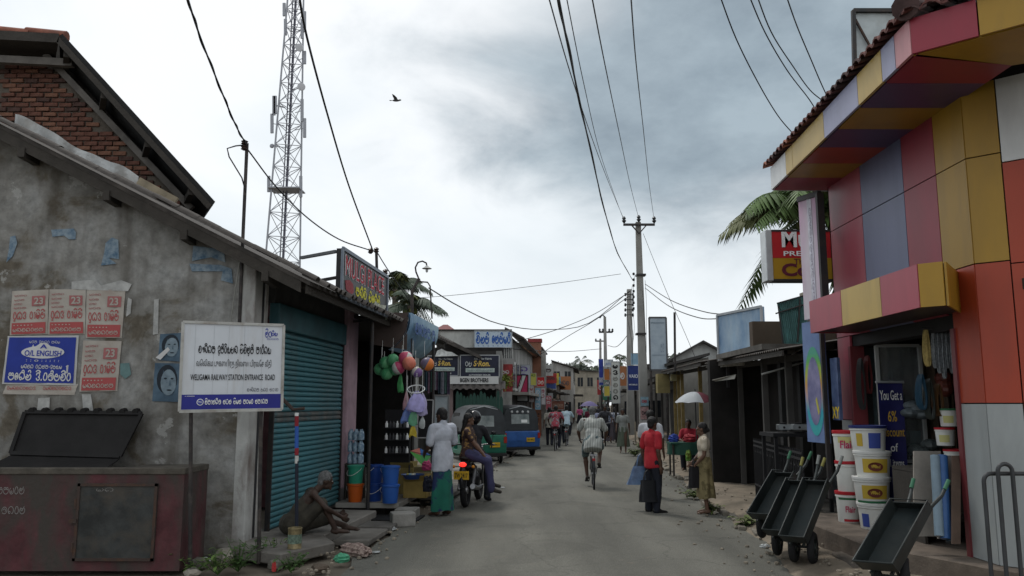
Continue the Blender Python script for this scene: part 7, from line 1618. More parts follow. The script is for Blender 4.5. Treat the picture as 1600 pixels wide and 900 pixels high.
# lilac shirt man inside the post fronted shop; seller in red
person('man in lilac shirt standing inside the dark post fronted shop',gnd(1156,742,.14)+Vector((.1,0,0)),R(60),1.6,dict(elL=(-.23,.08,1.12),haL=(-.1,.25,1.05)),cloth('lilac_shirt',(.30,.29,.45)),.9,('trousers',NAVYT,0),fine=False)
sell=dict(pel=(0,0,.62),chest=(0,.06,.94),neck=(0,.08,1.10),head=(0,.11,1.24),hipL=(-.095,.02,.6),hipR=(.095,.02,.6),knL=(-.14,.42,.55),knR=(.14,.42,.55),anL=(-.12,.40,.1),anR=(.12,.40,.1),toL=(-.12,.55,.04),toR=(.12,.55,.04),shL=(-.18,.06,1.05),shR=(.18,.06,1.05),elL=(-.23,.18,.82),elR=(.23,.18,.82),haL=(-.12,.38,.78),haR=(.12,.38,.78))
person('seller in red cloth seated under the umbrella behind the table',gnd(1080,736,.09)+Vector((.05,.35,0)),R(160),1.6,sell,cloth('seller_red',(.30,.02,.035)),.9,('trousers',NAVYT,0),fine=False)
o=thing('wooden_stool','low stool under the roadside seller','stool',gnd(1080,736,.09)+Vector((.05,.35,0)));MB().box(-.17,.17,-.17,.17,.44,.48).build('seat',WOOD_DK,o)
for a in (-.14,.14):
    for b_ in (-.14,.14):MB().bar((a,b_,0),(a,b_,.44),.035,.035).build('leg',WOOD_DK,o)
# seated man on the pavement
sit=dict(pel=(0,0,.13),chest=(0,.16,.44),neck=(0,.26,.60),head=(0,.37,.69),hipL=(-.10,.02,.12),hipR=(.10,.02,.12),knL=(-.24,.42,.14),knR=(.16,.33,.42),anL=(-.06,.66,.08),anR=(.12,.50,.07),toL=(.02,.80,.04),toR=(.13,.66,.03),shL=(-.19,.20,.54),shR=(.19,.20,.54),elL=(-.26,.32,.30),elR=(.26,.36,.36),haL=(-.10,.56,.24),haR=(.12,.58,.22),look=(.0,1,-.35))
OLDCL=cloth('ragged_brown_cloth',(.028,.025,.02),(.05,.045,.034),8)
SKIN3=mat('weathered_dark_skin',(.045,.027,.02),.6,var=.3,scale=12,bump=.2)
pm,Jm,km=person('thin seated man with grey hair leaning forward on the pavement',gnd(452,838,.13)+Vector((.05,.1,0)),R(-72),1.62,sit,None,.6,None,hair=GREYHAIR,fat=.86,skin=SKIN3)
c=MB();kk=km
c.ell((0,-.02,.14),(.22*kk,.19*kk,.14),None,14,8);caps(c,(-.1,.05,.13),(-.24*kk,.40*kk,.15),.115,.085);caps(c,(.1,.03,.15),(.16*kk,.30*kk,.38),.11,.085);c.ell((0,.06*kk,.30),(.155,.11,.17),Matrix.Rotation(-.5,3,'X'),14,8);caps(c,(-.16,.17,.50),(.05,.12,.34),.06,.09)
blob('wrapped_cloth',c,OLDCL,pm,.013,2,.012,11)
# ================================================================== bicycles
TYREM=flat('bicycle_tyre',(.014,.014,.015),.8);CHROME=mat('dull_chrome',(.28,.28,.29),.35,metal=.8,var=.2);FRM_=flat('bicycle_black',(.015,.016,.02),.45)
def bicycle(label,loc,rotz,group='bicycles being ridden up the street',crank=0.0):
    t=thing('bicycle',label,'bicycle',loc,rotz,group);Rw=.34;MY_=Matrix.Rotation(math.pi/2,3,'Y')
    for i,y in enumerate((-.53,.55)):
        mb=MB();mb.tube([(0,y+Rw*math.cos(a),Rw+Rw*math.sin(a)) for a in [2*math.pi*q/28 for q in range(29)]],.02,8,False);w=mb.build('wheel',TYREM,t,smooth=60)
        mb=MB();mb.tube([(0,y+.31*math.cos(a),Rw+.31*math.sin(a)) for a in [2*math.pi*q/28 for q in range(29)]],.012,6,False);mb.build('rim',CHROME,w,smooth=60)
        mb=MB()
        for q in range(18):a=2*math.pi*q/18;mb.tube([(.02*(-1)**q,y,Rw),(0,y+.31*math.cos(a),Rw+.31*math.sin(a))],.0015,3,False)
        sp2=mb.build('spokes',CHROME,w);sp2['kind']='stuff';MB().tube([(-.05,y,Rw),(.05,y,Rw)],.02,8).build('hub',CHROME,w)
        mb=MB();mb.grid(lambda u_,v_:Vector((.03*math.cos(math.pi*v_),y+(.375+.012*math.sin(math.pi*v_))*math.cos(R(20)+u_*R(150))*(1 if i else -1),Rw+(.375+.012*math.sin(math.pi*v_))*math.sin(R(20)+u_*R(150)))),16,4);mb.build('mudguard',FRM_,t,smooth=60)
    bb_,seat,head,hub0,hub1=Vector((0,-.08,.29)),Vector((0,-.24,.82)),Vector((0,.36,.80)),Vector((0,-.53,Rw)),Vector((0,.55,Rw))
    mb=MB()
    for a,b in ((bb_,seat),(seat+Vector((0,.02,-.06)),head),(bb_,head-UP*.14)):mb.tube([a,b],.016,8)
    for sx in (-.05,.05):
        for a in (bb_,seat-UP*.04):mb.tube([a,hub0+Vector((sx,0,0))],.010,6)
    mb.tube([head-UP*.18+Vector((0,.03,0)),head+UP*.06],.02,8);mb.build('frame',FRM_,t,smooth=60)
    mb=MB()
    for sx in (-.05,.05):mb.tube([head-UP*.16+Vector((sx*.6,.04,0)),hub1+Vector((sx,-.05,.05)),hub1+Vector((sx,0,0))],.011,6)
    mb.build('fork',FRM_,t,smooth=60)
    MB().tube([(-.27,.20,.99),(-.24,.30,1.0),(-.1,.38,.97),(0,.38,.95),(.1,.38,.97),(.24,.30,1.0),(.27,.20,.99)],.012,8).build('handlebar',CHROME,t,smooth=60)
    MB().tube([(0,.35,.82),(0,.38,.95)],.013,8).build('stem',CHROME,t)
    for sx in (-1,1):MB().tube([(.27*sx,.21,.99),(.275*sx,.12,.985)],.017,8).build('grip',BLACK,t)
    mb=MB();mb.ell((0,-.34,.92),(.10,.10,.045),None,12,8);mb.ell((0,-.20,.925),(.045,.14,.035),None,12,8);blob('saddle',mb,flat('saddle_brown',(.03,.02,.015),.5),t,.014);MB().tube([seat,(0,-.26,.89)],.012,8).build('seat_post',CHROME,t)
    mb=MB()
    for sx in (-.07,.07):mb.tube([(sx,-.28,.72),(sx,-.78,.72)],.007,6);mb.tube([(sx,-.7,.72),(sx*.8,-.53,Rw)],.006,6)
    for y in (-.35,-.5,-.65,-.78):mb.tube([(-.07,y,.72),(.07,y,.72)],.006,6)
    mb.build('carrier',CHROME,t)
    MB().lathe([(.085,-.004),(.095,-.004),(.095,.004),(.085,.004)],(.05,bb_.y,bb_.z),20,MY_,True).build('chain_ring',CHROME,t)
    for sx,an in ((-1,crank),(1,crank+math.pi)):
        e=bb_+Vector((.085*sx,.17*math.sin(an),.17*math.cos(an)));MB().tube([bb_+Vector((.06*sx,0,0)),e],.010,6).build('crank_arm',CHROME,t);MB().box(min(e.x,e.x+sx*.09),max(e.x,e.x+sx*.09),e.y-.035,e.y+.035,e.z-.012,e.z+.012).build('pedal',BLACK,t)
    MB().box(-.03,.03,-.80,-.785,.60,.66).build('reflector',flat('reflector_red',(.35,.02,.02),.3),t)
    return t
def rider_pose(crank=0.0,k=1.0,lean=.22):
    bx= lambda sx,an:(sx*.125,-.08+.17*math.sin(an),.29+.17*math.cos(an))
    l,r=bx(-1,crank),bx(1,crank+math.pi)
    def kn(p,sx):
        h=Vector((sx*.1,-.28,.97));a=Vector(p)+UP*.09;m=(h+a)/2;d=(a-h).length;L1=.46;e=math.sqrt(max(.0,L1*L1-d*d/4));n=Vector((0,(h-a).z,-(h-a).y)).normalized();n=n if n.y>0 else -n; return m+n*e+Vector((sx*.05,0,0))
    P=dict(pel=(0,-.28,1.0),chest=(0,-.28+lean*.75,1.30),neck=(0,-.28+lean*1.15,1.46),head=(0,-.28+lean*1.4,1.595),hipL=(-.1,-.27,.97),hipR=(.1,-.27,.97),knL=kn(l,-1),knR=kn(r,1),anL=Vector(l)+Vector((0,-.04,.09)),anR=Vector(r)+Vector((0,-.04,.09)),toL=Vector(l)+Vector((-.01,.10,.035)),toR=Vector(r)+Vector((.01,.10,.035)),
             shL=(-.18,-.28+lean,1.40),shR=(.18,-.28+lean,1.40),elL=(-.30,.02,1.17),elR=(.30,.02,1.17),haL=(-.275,.14,1.03),haR=(.275,.14,1.03),look=(0,1,0))
    return {a:Vector(b)/k if a!='look' else Vector(b) for a,b in P.items()}
def ride(lab_b,lab_p,p,rotz,H,crank,top,bottom,**kw):
    bicycle(lab_b,p,rotz,crank=crank);ps=rider_pose(crank,H/1.70)
    return person(lab_p,p,rotz,H,ps,top,kw.pop('sleeve',.7),bottom,group=kw.pop('group',None),**kw)
hd_=-RA-R(2)
cyc=gnd(924,758)
ride('black bicycle ridden by the man in the striped white shirt','cyclist from behind in striped white shirt and checked sarong, middle of the road',gnd(927,762),hd_+R(3),1.62,2.6,stripes('striped_shirt',(.45,.46,.43),(.20,.21,.20),9),('shorts',pattern_cloth('checked_sarong',(.14,.19,.20),(.06,.08,.09),8),0),hair=GREYHAIR,shoes=flat('sandal',(.03,.025,.02)),fat=1.1,hem=.72,wr=.012)
ride('black bicycle under the rider in the red checked shirt','cyclist from behind in red checked shirt',gnd(869,704),hd_,1.66,.4,pattern_cloth('red_check_shirt',(.26,.04,.06),(.20,.20,.22),10),('trousers',NAVYT,0),fine=False)
ride('bicycle under the rider in the light blue shirt','cyclist from behind in light blue shirt',gnd(886,697),hd_,1.66,3.4,cloth('light_blue_shirt',(.36,.46,.52)),('trousers',NAVYT,0),fine=False)
ride('bicycle coming toward the camera beside the pole','cyclist in dark clothes partly hidden by the striped shirt cyclist',gnd(946,697),hd_+R(180),1.6,1.2,cloth('dark_grey_shirt',(.06,.06,.07)),('trousers',NAVYT,0),fine=False)
# walkers further up the street
walkL=dict(knL=(-.1,.14,.52),anL=(-.1,.16,.10),toL=(-.11,.32,.05),knR=(.1,.02,.5),anR=(.1,-.22,.12),toR=(.11,-.08,.03),haL=(-.25,-.08,.86),haR=(.25,.16,.88))
W_=[((859,697),0,1.62,(.32,.30,.26),'walker in beige shirt beside the red shirted cyclist',('trousers',NAVYT,0)),((906,668),0,1.6,(.48,.10,.22),'walker in bright pink blouse far up the road',('skirt',NAVYT,.35)),((914,663),0,1.65,(.30,.46,.42),'walker in pale green shirt far up the road',('trousers',NAVYT,0)),((920,678),10,1.55,(.12,.02,.04),'walker in maroon dress under the violet umbrella',('skirt',cloth('maroon_skirt',(.10,.02,.03)),.2)),((930,688),170,1.55,(.30,.32,.45),'woman in checked lilac dress walking toward the camera',('skirt',pattern_cloth('lilac_check',(.28,.29,.40),(.45,.45,.5),8),.2)),((952,692),-10,1.6,(.14,.16,.22),'woman in blue and white patterned blouse walking away',('skirt',cloth('grey_violet_skirt',(.10,.085,.10)),.1)),((961,690),-5,1.58,(.16,.18,.24),'second woman in blue and white patterned blouse beside her',('skirt',cloth('dim_skirt',(.07,.065,.075)),.1)),((974,708),175,1.58,(.22,.23,.22),'woman in grey blouse and green skirt walking toward the camera',('skirt',cloth('sage_skirt',(.10,.12,.09)),.25)),((897,655),0,1.6,(.4,.06,.1),'far walker in red near the end of the street',('trousers',NAVYT,0)),((936,664),180,1.6,(.06,.06,.07),'far walker in dark clothes under the signs',('trousers',NAVYT,0)),((880,652),0,1.6,(.35,.35,.36),'far walker in pale shirt by the brown fascia',('trousers',NAVYT,0))]
for i,(p,az,h,c,lb,bot) in enumerate(W_):
    tp=pattern_cloth('walker_top_%d'%i,c,(.5,.5,.54),14) if i in (5,6) else cloth('walker_top_%d'%i,c)
    person(lb,gnd(p[0],p[1],.02),-RA+R(az),h,walkL,tp,.7,bot,fine=False,hairstyle='bun' if bot[0]=='skirt' else 'short')
um2=thing('umbrella','violet umbrella held over a walker far up the road','umbrella');q=gnd(921,678)+UP*1.95;mb=MB();mb.grid(lambda i,j:q+Vector((.55*j*math.cos(2*math.pi*i),.55*j*math.sin(2*math.pi*i),-.3*j*j)),16,5);mb.build('canopy',flat('umbrella_violet',(.12,.10,.22)),um2,smooth=60);MB().tube([q-UP*.8,q],.012,6).build('shaft',IRON,um2);root_at(um2,q-UP*.8)
# ================================================================== motorbike with pillion
mk=thing('motorbike','black motorbike with lit red tail lamp and yellow number plate by the stall','motorbike',gnd(735,793)+Vector((0,.6,0)),-RA-R(3));MBK=flat('motorbike_black',(.014,.014,.016),.3);Rw=.29
for y in (-.6,.62):
    mb=MB();mb.tube([(0,y+(Rw-.05)*math.cos(a),Rw+(Rw-.05)*math.sin(a)) for a in [2*math.pi*q/28 for q in range(29)]],.05,10,False);w=mb.build('wheel',TYRE,mk,smooth=60)
    mb=MB();mb.lathe([(.0,-.04),(.06,-.04),(.07,0),(.06,.04),(0,.04)],(0,y,Rw),14,Matrix.Rotation(math.pi/2,3,'Y'))
    for q in range(5):a=2*math.pi*q/5;mb.bar((0,y,Rw),(0,y+.2*math.cos(a),Rw+.2*math.sin(a)),.03,.02,up=(1,0,0))
    mb.build('rim',CHROME,w)
mb=MB();mb.ell((0,-.25,.80),(.13,.45,.055),None,14,8);mb.ell((0,-.55,.83),(.11,.18,.05),None,12,8);blob('seat',mb,flat('seat_vinyl',(.015,.015,.015),.6),mk,.016)
mb=MB();mb.ell((0,.22,.82),(.14,.26,.12),None,14,8);blob('fuel_tank',mb,flat('tank_maroon',(.08,.01,.015),.25),mk,.016)
mb=MB();mb.ell((0,-.62,.72),(.10,.24,.08),None,12,8);mb.ell((0,-.2,.62),(.12,.3,.1),None,12,8);mb.ell((0,.05,.42),(.14,.2,.16),None,12,8);blob('fairing',mb,MBK,mk,.016)
mb=MB();mb.tube([(0,-.85,.66),(0,-.95,.5),(0,-.93,.36)],[.06,.05,.04],8);mb.grid(lambda i,j:Vector((.075*math.cos(math.pi*j),-.6-(Rw+.06)*math.cos(R(30)+i*R(110)),Rw+(Rw+.06)*math.sin(R(30)+i*R(110)))),12,5);mb.build('rear_mudguard',MBK,mk,smooth=60)
MB().ell((0,-.86,.74),(.065,.035,.04),None,12,8).build('tail_lamp',mat('tail_lamp_red',(.9,.03,.02),.3,emit=1.6),mk,smooth=60)
for sx in (-1,1):MB().ell((sx*.17,-.80,.70),(.03,.04,.028),None,10,6).build('indicator',flat('indicator_amber',(.5,.2,.02),.3),mk,smooth=60);MB().tube([(0,-.78,.70),(sx*.16,-.79,.70)],.008,6).build('indicator_stalk',MBK,mk)
pl_=MB().box(-.13,.13,-.985,-.975,.50,.64).build('number_plate',flat('plate_yellow',(.55,.33,.02),.4),mk);text('TW 2417',BLACK,pl_,(-.11,-.99,.53),ex,UP,.22,.075,.02)
MB().tube([(-.36,.30,1.02),(-.2,.42,1.02),(0,.45,1.0),(.2,.42,1.02),(.36,.30,1.02)],.014,8).build('handlebar',CHROME,mk,smooth=60)
for sx in (-1,1):MB().tube([(sx*.09,.45,.98),(sx*.09,.62,Rw)],.022,8).build('fork_leg',CHROME,mk);MB().tube([(sx*.28,.38,1.02),(sx*.32,.34,1.2)],.006,5).build('mirror_stalk',MBK,mk);MB().ell((sx*.33,.34,1.23),(.05,.015,.035),None,10,6).build('mirror',MBK,mk,smooth=60)
MB().lathe([(.0,0),(.08,0),(.09,.05),(.05,.1),(0,.1)],(0,.52,.9),14,Matrix.Rotation(-math.pi/2,3,'X')).build('head_lamp',CHROME,mk,smooth=40)
MB().tube([(.15,.2,.3),(.16,-.3,.3),(.17,-.85,.38)],[.025,.035,.045],10).build('exhaust',CHROME,mk,smooth=50)
for sx in (-1,1):MB().tube([(sx*.12,-.35,.68),(sx*.12,-.6,Rw)],.03,10).build('shock',CHROME,mk)
mp0,mr0=mk.location.copy(),mk.rotation_euler.z
side=dict(pel=(.0,-.52,.93),chest=(.02,-.50,1.20),neck=(.02,-.50,1.36),head=(.03,-.49,1.49),hipL=(.05,-.42,.90),hipR=(.05,-.62,.90),knL=(.36,-.38,.80),knR=(.38,-.58,.78),anL=(.40,-.36,.40),anR=(.44,-.52,.32),toL=(.52,-.34,.35),toR=(.56,-.50,.27),shL=(.02,-.34,1.30),shR=(.02,-.66,1.30),elL=(.10,-.24,1.06),elR=(.18,-.68,1.06),haL=(.25,-.30,.90),haR=(.34,-.62,.86),look=(.9,.35,-.05))
k15=1.5/1.7;side={a:(Vector(b)/k15 if a!='look' else Vector(b)) for a,b in side.items()}
for a in ('head','neck','shL','shR','chest'): pass
DRS=pattern_cloth('brown_gold_dress',(.05,.03,.028),(.28,.17,.06),16,.54,.58)
person('woman in dark flowered dress riding side saddle on the motorbike',mp0,mr0,1.5,side,DRS,.6,('trousers',cloth('indigo_leggings',(.05,.05,.11)),0),hairstyle='long',skin=SKIN2,shoes=flat('sandal',(.03,.025,.02)),wr=.01)
ridr=dict(pel=(0,.0,.95),chest=(0,.10,1.22),neck=(0,.14,1.38),head=(0,.17,1.51),hipL=(-.1,.02,.92),hipR=(.1,.02,.92),knL=(-.22,.36,.72),knR=(.22,.36,.72),anL=(-.20,.22,.36),anR=(.24,.2,.12),toL=(-.2,.36,.3),toR=(.26,.34,.05),shL=(-.18,.12,1.32),shR=(.18,.12,1.32),elL=(-.25,.26,1.12),elR=(.25,.26,1.12),haL=(-.27,.36,1.06),haR=(.27,.36,1.06),look=(-.2,1,0))
rt_,_,kq=person('rider in dark jacket and black helmet in front of the woman on the motorbike',mp0,mr0,1.68,ridr,cloth('dark_jacket',(.02,.02,.024)),1.7,('trousers',NAVYT,0),shoes=flat('black_shoe',(.012,.012,.012)))
mb=MB();hq=Vector(ridr['head'])*kq;mb.ell(hq+Vector((0,-.005,.02)),(.125,.145,.135),None,16,12);blob('helmet',mb,flat('helmet_black',(.012,.012,.014),.15),rt_,.014)
# ================================================================== three wheelers
def tuktuk(label,loc,rotz,bodym,studs=False,plate='205-4417',name='three_wheeler',group='three wheelers parked on the stall side'):
    t=thing(name,label,'three wheeler',loc,rotz,group);W=.67;HOOD=mat('hood_black_vinyl',(.03,.034,.038),.45,var=.2,bump=.1);  # hood's base tone lifted to carry the vinyl's sheen
    # lower tub: side profile extruded across, rear flares
    prof=[(-1.25,.32),(-1.28,.55),(-1.24,.86),(-.55,.86),(-.50,.42),(.15,.40),(.30,.80),(.42,.86),(.80,.70),(1.05,.42),(1.0,.28),(-.4,.26)]
    MB().prism([(-W,y,z) for y,z in prof],(2*W,0,0)).build('body',bodym,t,bevel=.03)
    MB().box(-W-.012,W+.012,-1.30,-1.2,.24,.33).build('bumper',flat('bumper_black',(.02,.02,.02)),t,bevel=.01)
    # hood shell with rounded roof
    def hood(i,j):
        a=math.pi*i;y=-1.22+2.0*j;top=1.68+.06*math.sin(math.pi*min(1,j*1.1))-(.10 if j>.95 else 0)
        c_,s_=math.cos(a),math.sin(a);x=-(W-.03)*(abs(c_)**.5)*(1 if c_>0 else -1);z=.87+(top-.87)*(s_**.5 if s_>0 else 0); return Vector((x,y+.10*(z-.87),z))
    mb=MB();mb.grid(hood,24,8)
    ho_=mb.build('hood',HOOD,t,smooth=50)
    back=[hood(i/24,0) for i in range(25)];MB().add(back,[tuple(range(25))]).build('rear_curtain',HOOD,t)
    MB().add([(-.36,-1.203,1.10),(.30,-1.203,1.10),(.30,-1.172,1.42),(-.36,-1.172,1.42)],[(0,1,2,3)]).build('rear_window',mat('hazy_plastic_window',(.16,.19,.19),.2,var=.25,scale=3,col2=(.30,.33,.33)),t)
    for sx in (-1,1):
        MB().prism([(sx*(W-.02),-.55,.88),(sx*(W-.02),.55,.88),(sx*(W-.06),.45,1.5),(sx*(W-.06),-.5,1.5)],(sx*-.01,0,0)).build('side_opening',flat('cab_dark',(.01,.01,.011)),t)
        MB().box(sx*W-.09 if sx>0 else sx*W-.0,sx*W if sx>0 else sx*W+.09,-1.295,-1.268,.62,.80).build('tail_lamp',flat('tail_lamp_dull',(.30,.03,.02),.25),t)
        mb=MB();mb.tube([(sx*(W-.08),-.78+.17*math.cos(a),.21+.17*math.sin(a)) for a in [2*math.pi*q/20 for q in range(21)]],.045,8,False);w=mb.build('wheel',TYRE,t,smooth=60);MB().lathe([(0,-.02),(.13,-.02),(.13,.02),(0,.02)],(sx*(W-.08),-.78,.21),14,Matrix.Rotation(math.pi/2,3,'Y')).build('hub',CHROME,w)
        MB().tube([(sx*.5,1.0,.9),(sx*.55,.8,1.55)],.018,6).build('windscreen_post',MBK,t);MB().box(sx*.62-.02,sx*.62+.02,.82,.86,1.1,1.25).build('mirror',MBK,t)
        MB().box(min(sx*.2,sx*.55),max(sx*.2,sx*.55),-1.288,-1.262,.22,.31).build('mud_flap',TYRE,t)
    mb=MB();mb.tube([(0,1.05+.16*math.cos(a),.2+.16*math.sin(a)) for a in [2*math.pi*q/20 for q in range(21)]],.045,8,False);w=mb.build('wheel',TYRE,t,smooth=60);MB().lathe([(0,-.02),(.12,-.02),(.12,.02),(0,.02)],(0,1.05,.2),14,Matrix.Rotation(math.pi/2,3,'Y')).build('hub',CHROME,w)
    MB().prism([(-.5,1.0,.85),(.5,1.0,.85),(.48,.8,1.5),(-.48,.8,1.5)],(0,.012,0)).build('windscreen',flat('screen_glass',(.1,.12,.12),.1),t)
    p_=MB().box(.16,.46,-1.30,-1.285,.50,.64).build('number_plate',flat('plate_yellow',(.55,.33,.02),.4),t);text(plate,BLACK,p_,(.18,-1.304,.54),ex,UP,.26,.06,.015)
    MB().tube([(-W*.62,-1.145,1.60),(0,-1.14,1.69),(W*.62,-1.145,1.60)],.014,6).build('hood_rim',mat('hood_rim_pale',(.3,.32,.33),.4),t,smooth=60)
    if studs:
        for k_ in range(4):MB().ell((-.33+.2*k_,-1.16,1.50),(.045,.02,.045),None,10,6).build('stud',flat('stud_pale',(.42,.43,.43),.3),t,smooth=60)
        MB().add([(.0,-1.21,1.14),(.22,-1.21,1.14),(.22,-1.20,1.24),(.0,-1.20,1.24)],[(0,1,2,3)]).build('sticker',WHITE,t)
    return t
tk=tuktuk('green three wheeler with black hood parked behind the motorbike',gnd(748,726)+Vector((-.15,1.2,0)),-RA+R(20),flat('tuk_green',(.02,.13,.085),.3,var=.2))
tuktuk('blue three wheeler with studded black hood parked in front of the green one',gnd(800,714)+Vector((-.15,1.2,0)),-RA+R(28),flat('tuk_blue',(.03,.09,.27),.3,var=.2),True,'203-8853')
copy_tree(tk,'far green three wheeler at the bend of the stall side',gnd(850,677)+Vector((0,1.2,0)),-RA)
mk2=copy_tree(mk,'small dark motorbike parked beyond the blue three wheeler',gnd(834,683)+Vector((0,.5,0)),-RA+R(10))
pk_=bicycle('bicycle parked in the shade by the grey posts',gnd(1152,752,.09),R(70),None,.9)

# ================================================================== poles, wires, tower, palms, bird
PCON=mat('pole_concrete',(.27,.265,.25),.9,var=.12,scale=2,bump=.15,dirt=(.15,.14,.12),damt=.5,dscale=1.2,stretch=(1,1,.3))
def pole(label,base,top,r0,r1,name='power_pole'):
    t=thing(name,label,'pole',base);base,top=Vector(base),Vector(top);d=top-base
    MB().add([base+Vector((sx*r0,sy*r0*.8,0)) for sx,sy in ((-1,-1),(1,-1),(1,1),(-1,1))]+[top+Vector((sx*r1,sy*r1*.8,0)) for sx,sy in ((-1,-1),(1,-1),(1,1),(-1,1))],[(3,2,1,0),(4,5,6,7),(0,1,5,4),(1,2,6,5),(2,3,7,6),(3,0,4,7)]).build('shaft',PCON,t,bevel=.02)
    return t
def insul(t,p,r=.07):MB().lathe([(r*.3,-r*1.6),(r,-r*.6),(r*.55,0),(r*.9,r*.5),(r*.4,r*1.3),(0,r*1.4)],p,10).build('insulator',flat('insulator_dark',(.04,.045,.05),.3),t,smooth=60)
PY1=34.0;pb,pt=gnd(1008,699),aty(997,347,PY1);pb.y=PY1;pb.x=aty(1008,699,PY1).x;pb.z=0
P1_=pole('big concrete power pole with steel cross arm on the right verge',pb,pt,.20,.11)
c0,c1=aty(974,351,PY1-.2),aty(1023,351,PY1-.2);MB().bar(c0,c1,.10,.09).build('cross_arm',IRON,P1_);MB().bar(c0.lerp(c1,.25),pt-UP*.55+Vector((0,-.2,0)),.05,.05).build('brace',IRON,P1_);MB().bar(c0.lerp(c1,.75),pt-UP*.55+Vector((0,-.2,0)),.05,.05).build('brace',IRON,P1_)
INS=[aty(975,343,PY1-.2),aty(998,341,PY1-.2),aty(1022,343,PY1-.2)]
for p in INS:insul(P1_,p,.10)
for py in (430,522):q=aty(1001,py,PY1);MB().box(q.x-.2,q.x+.2,PY1-.2,PY1+.2,q.z-.04,q.z+.04).build('band',IRON,P1_)
for i in range(7):q=aty(990,428+i*9,PY1-.25);MB().lathe([(.02,-.06),(.06,-.03),(.04,0),(.06,.03),(.02,.06)],q,8).build('spool',flat('spool_dark',(.05,.05,.05)),P1_)
PSTR=[mat('pole_poster_blue',(.25,.38,.46),.8,var=.3,scale=9),mat('pole_poster_white',(.45,.43,.43),.8,var=.3,scale=9),mat('pole_poster_red',(.40,.25,.25),.8,var=.5,scale=14)]
for i,(y0,y1,k_) in enumerate(((620,634,0),(636,655,2),(656,676,1),(677,690,2))):
    a,b=aty(1001,y1,PY1-.18),aty(1013,y0,PY1-.18);t=thing('pole_poster','poster pasted on the big concrete pole, %s'%('topmost pale blue one','second with red mark','third plain white one','lowest reddish one')[i],'poster',a,0,'posters on the concrete pole')
    MB().box(0,b.x-a.x,-.02,-.012,0,b.z-a.z).build('paper',PSTR[k_],t);sinhala('රස',(RED,BLACK)[i%2],t,(.05,-.024,(b.z-a.z)*.35),ex,UP,(b.x-a.x)*.7,(b.z-a.z)*.4,.2)
PY2=46.0;b2=aty(985,640,PY2);P2_=pole('second concrete power pole with side insulators behind the big one',(b2.x,PY2,0),aty(983,452,PY2),.22,.13)
for i in range(5):
    for sx in (-1,1):q=aty(983+sx*6,460+i*8,PY2-.1);MB().bar(q,aty(983,460+i*8,PY2-.1),.04,.04).build('bracket',IRON,P2_);insul(P2_,q,.07)
P3Y=62.0;P3_=pole('far wooden power pole with cross arm and street lamp',(aty(947,632,P3Y).x,P3Y,0),aty(945,495,P3Y),.16,.10);MB().bar(aty(936,519,P3Y),aty(957,519,P3Y),.14,.12).build('cross_arm',IRON,P3_)
for px in (937,942,952,957):insul(P3_,aty(px,516,P3Y),.10)
MB().tube([aty(945,495,P3Y),aty(941,492,P3Y),aty(937,497,P3Y)],.06,6).build('lamp_arm',IRON,P3_)
P4Y=80.0;P4_=pole('farthest slim power pole with cross arm',(aty(938,632,P4Y).x,P4Y,0),aty(938,530,P4Y),.16,.10);MB().bar(aty(930,533,P4Y),aty(946,533,P4Y),.14,.12).build('cross_arm',IRON,P4_)
for px in (931,938,945):insul(P4_,aty(px,531,P4Y),.1)
def wire(label,r,knots,name='power_cable',twist=False):
    pts=[Vector(p) for p in knots]
    mb=MB();mb.tube(pts,r,6)
    if twist:
        fine=[];
        for i in range(len(pts)-1):
            for q in range(4):fine.append(pts[i].lerp(pts[i+1],q/4))
        mb.tube([p+Vector((math.cos(i*.35),0,math.sin(i*.35)))*r*1.0 for i,p in enumerate(fine)],r*.8,5)
    o=at0(mb.build(name,CABLE,None,smooth=60),pts[0]);tag(o,label,'cable'); return o
def spline(pix,ys): return [aty(p[0],p[1],y) for p,y in zip(pix,ys)]
pole_hook=aty(988,437,PY1-.3)
def bez(pts,n=24): # smooth curve through photo-measured points (Catmull-Rom)
    P=[Vector(p) for p in pts];P=[2*P[0]-P[1]]+P+[2*P[-1]-P[-2]];out=[]
    for i in range(1,len(P)-2):
        for q in range(n//(len(P)-3)):
            f=q/(n//(len(P)-3));p0,p1,p2,p3=P[i-1:i+3]
            out.append(.5*((2*p1)+(p2-p0)*f+(2*p0-5*p1+4*p2-p3)*f*f+(3*p1-p0-3*p2+p3)*f**3))
    return out+[P[-2]]
wire('thick twisted cable sweeping from overhead to the big pole',.013,name='power_cable',knots=bez(spline([(862,-60),(885,60),(915,200),(945,330),(965,395),(988,437)],[6.5,8.6,12.5,19,25.5,33.7])),twist=True)
wire('thin overhead wire to the near insulator of the cross arm',.008,name='power_cable',knots=bez(spline([(850,-30),(893,120),(930,230),(957,300),(975,343)],[7,11,17,25,33.8])))
wire('thin overhead wire to the middle insulator of the cross arm',.008,name='power_cable',knots=bez(spline([(920,-30),(945,100),(968,210),(985,290),(998,341)],[7,10.5,16.5,25,33.8])))
wire('thin overhead wire to the far insulator of the cross arm',.008,name='power_cable',knots=bez(spline([(984,-30),(994,100),(1005,200),(1014,285),(1022,343)],[7,10.5,16.5,25,33.8])))
wire('thin overhead wire running beside the twisted cable',.006,name='power_cable',knots=bez(spline([(880,-30),(912,130),(938,240),(962,310),(975,345)],[7,11,17,26,33.8])))
hw_pts=[((1120,-20),(1150,60),(1185,130),(1215,180),(1240,210)),((1165,-20),(1195,50),(1230,110),(1262,152),(1275,172)),((1178,-20),(1205,50),(1240,105),(1265,140),(1286,158)),((1224,-20),(1245,40),(1268,95),(1282,128),(1293,152))]
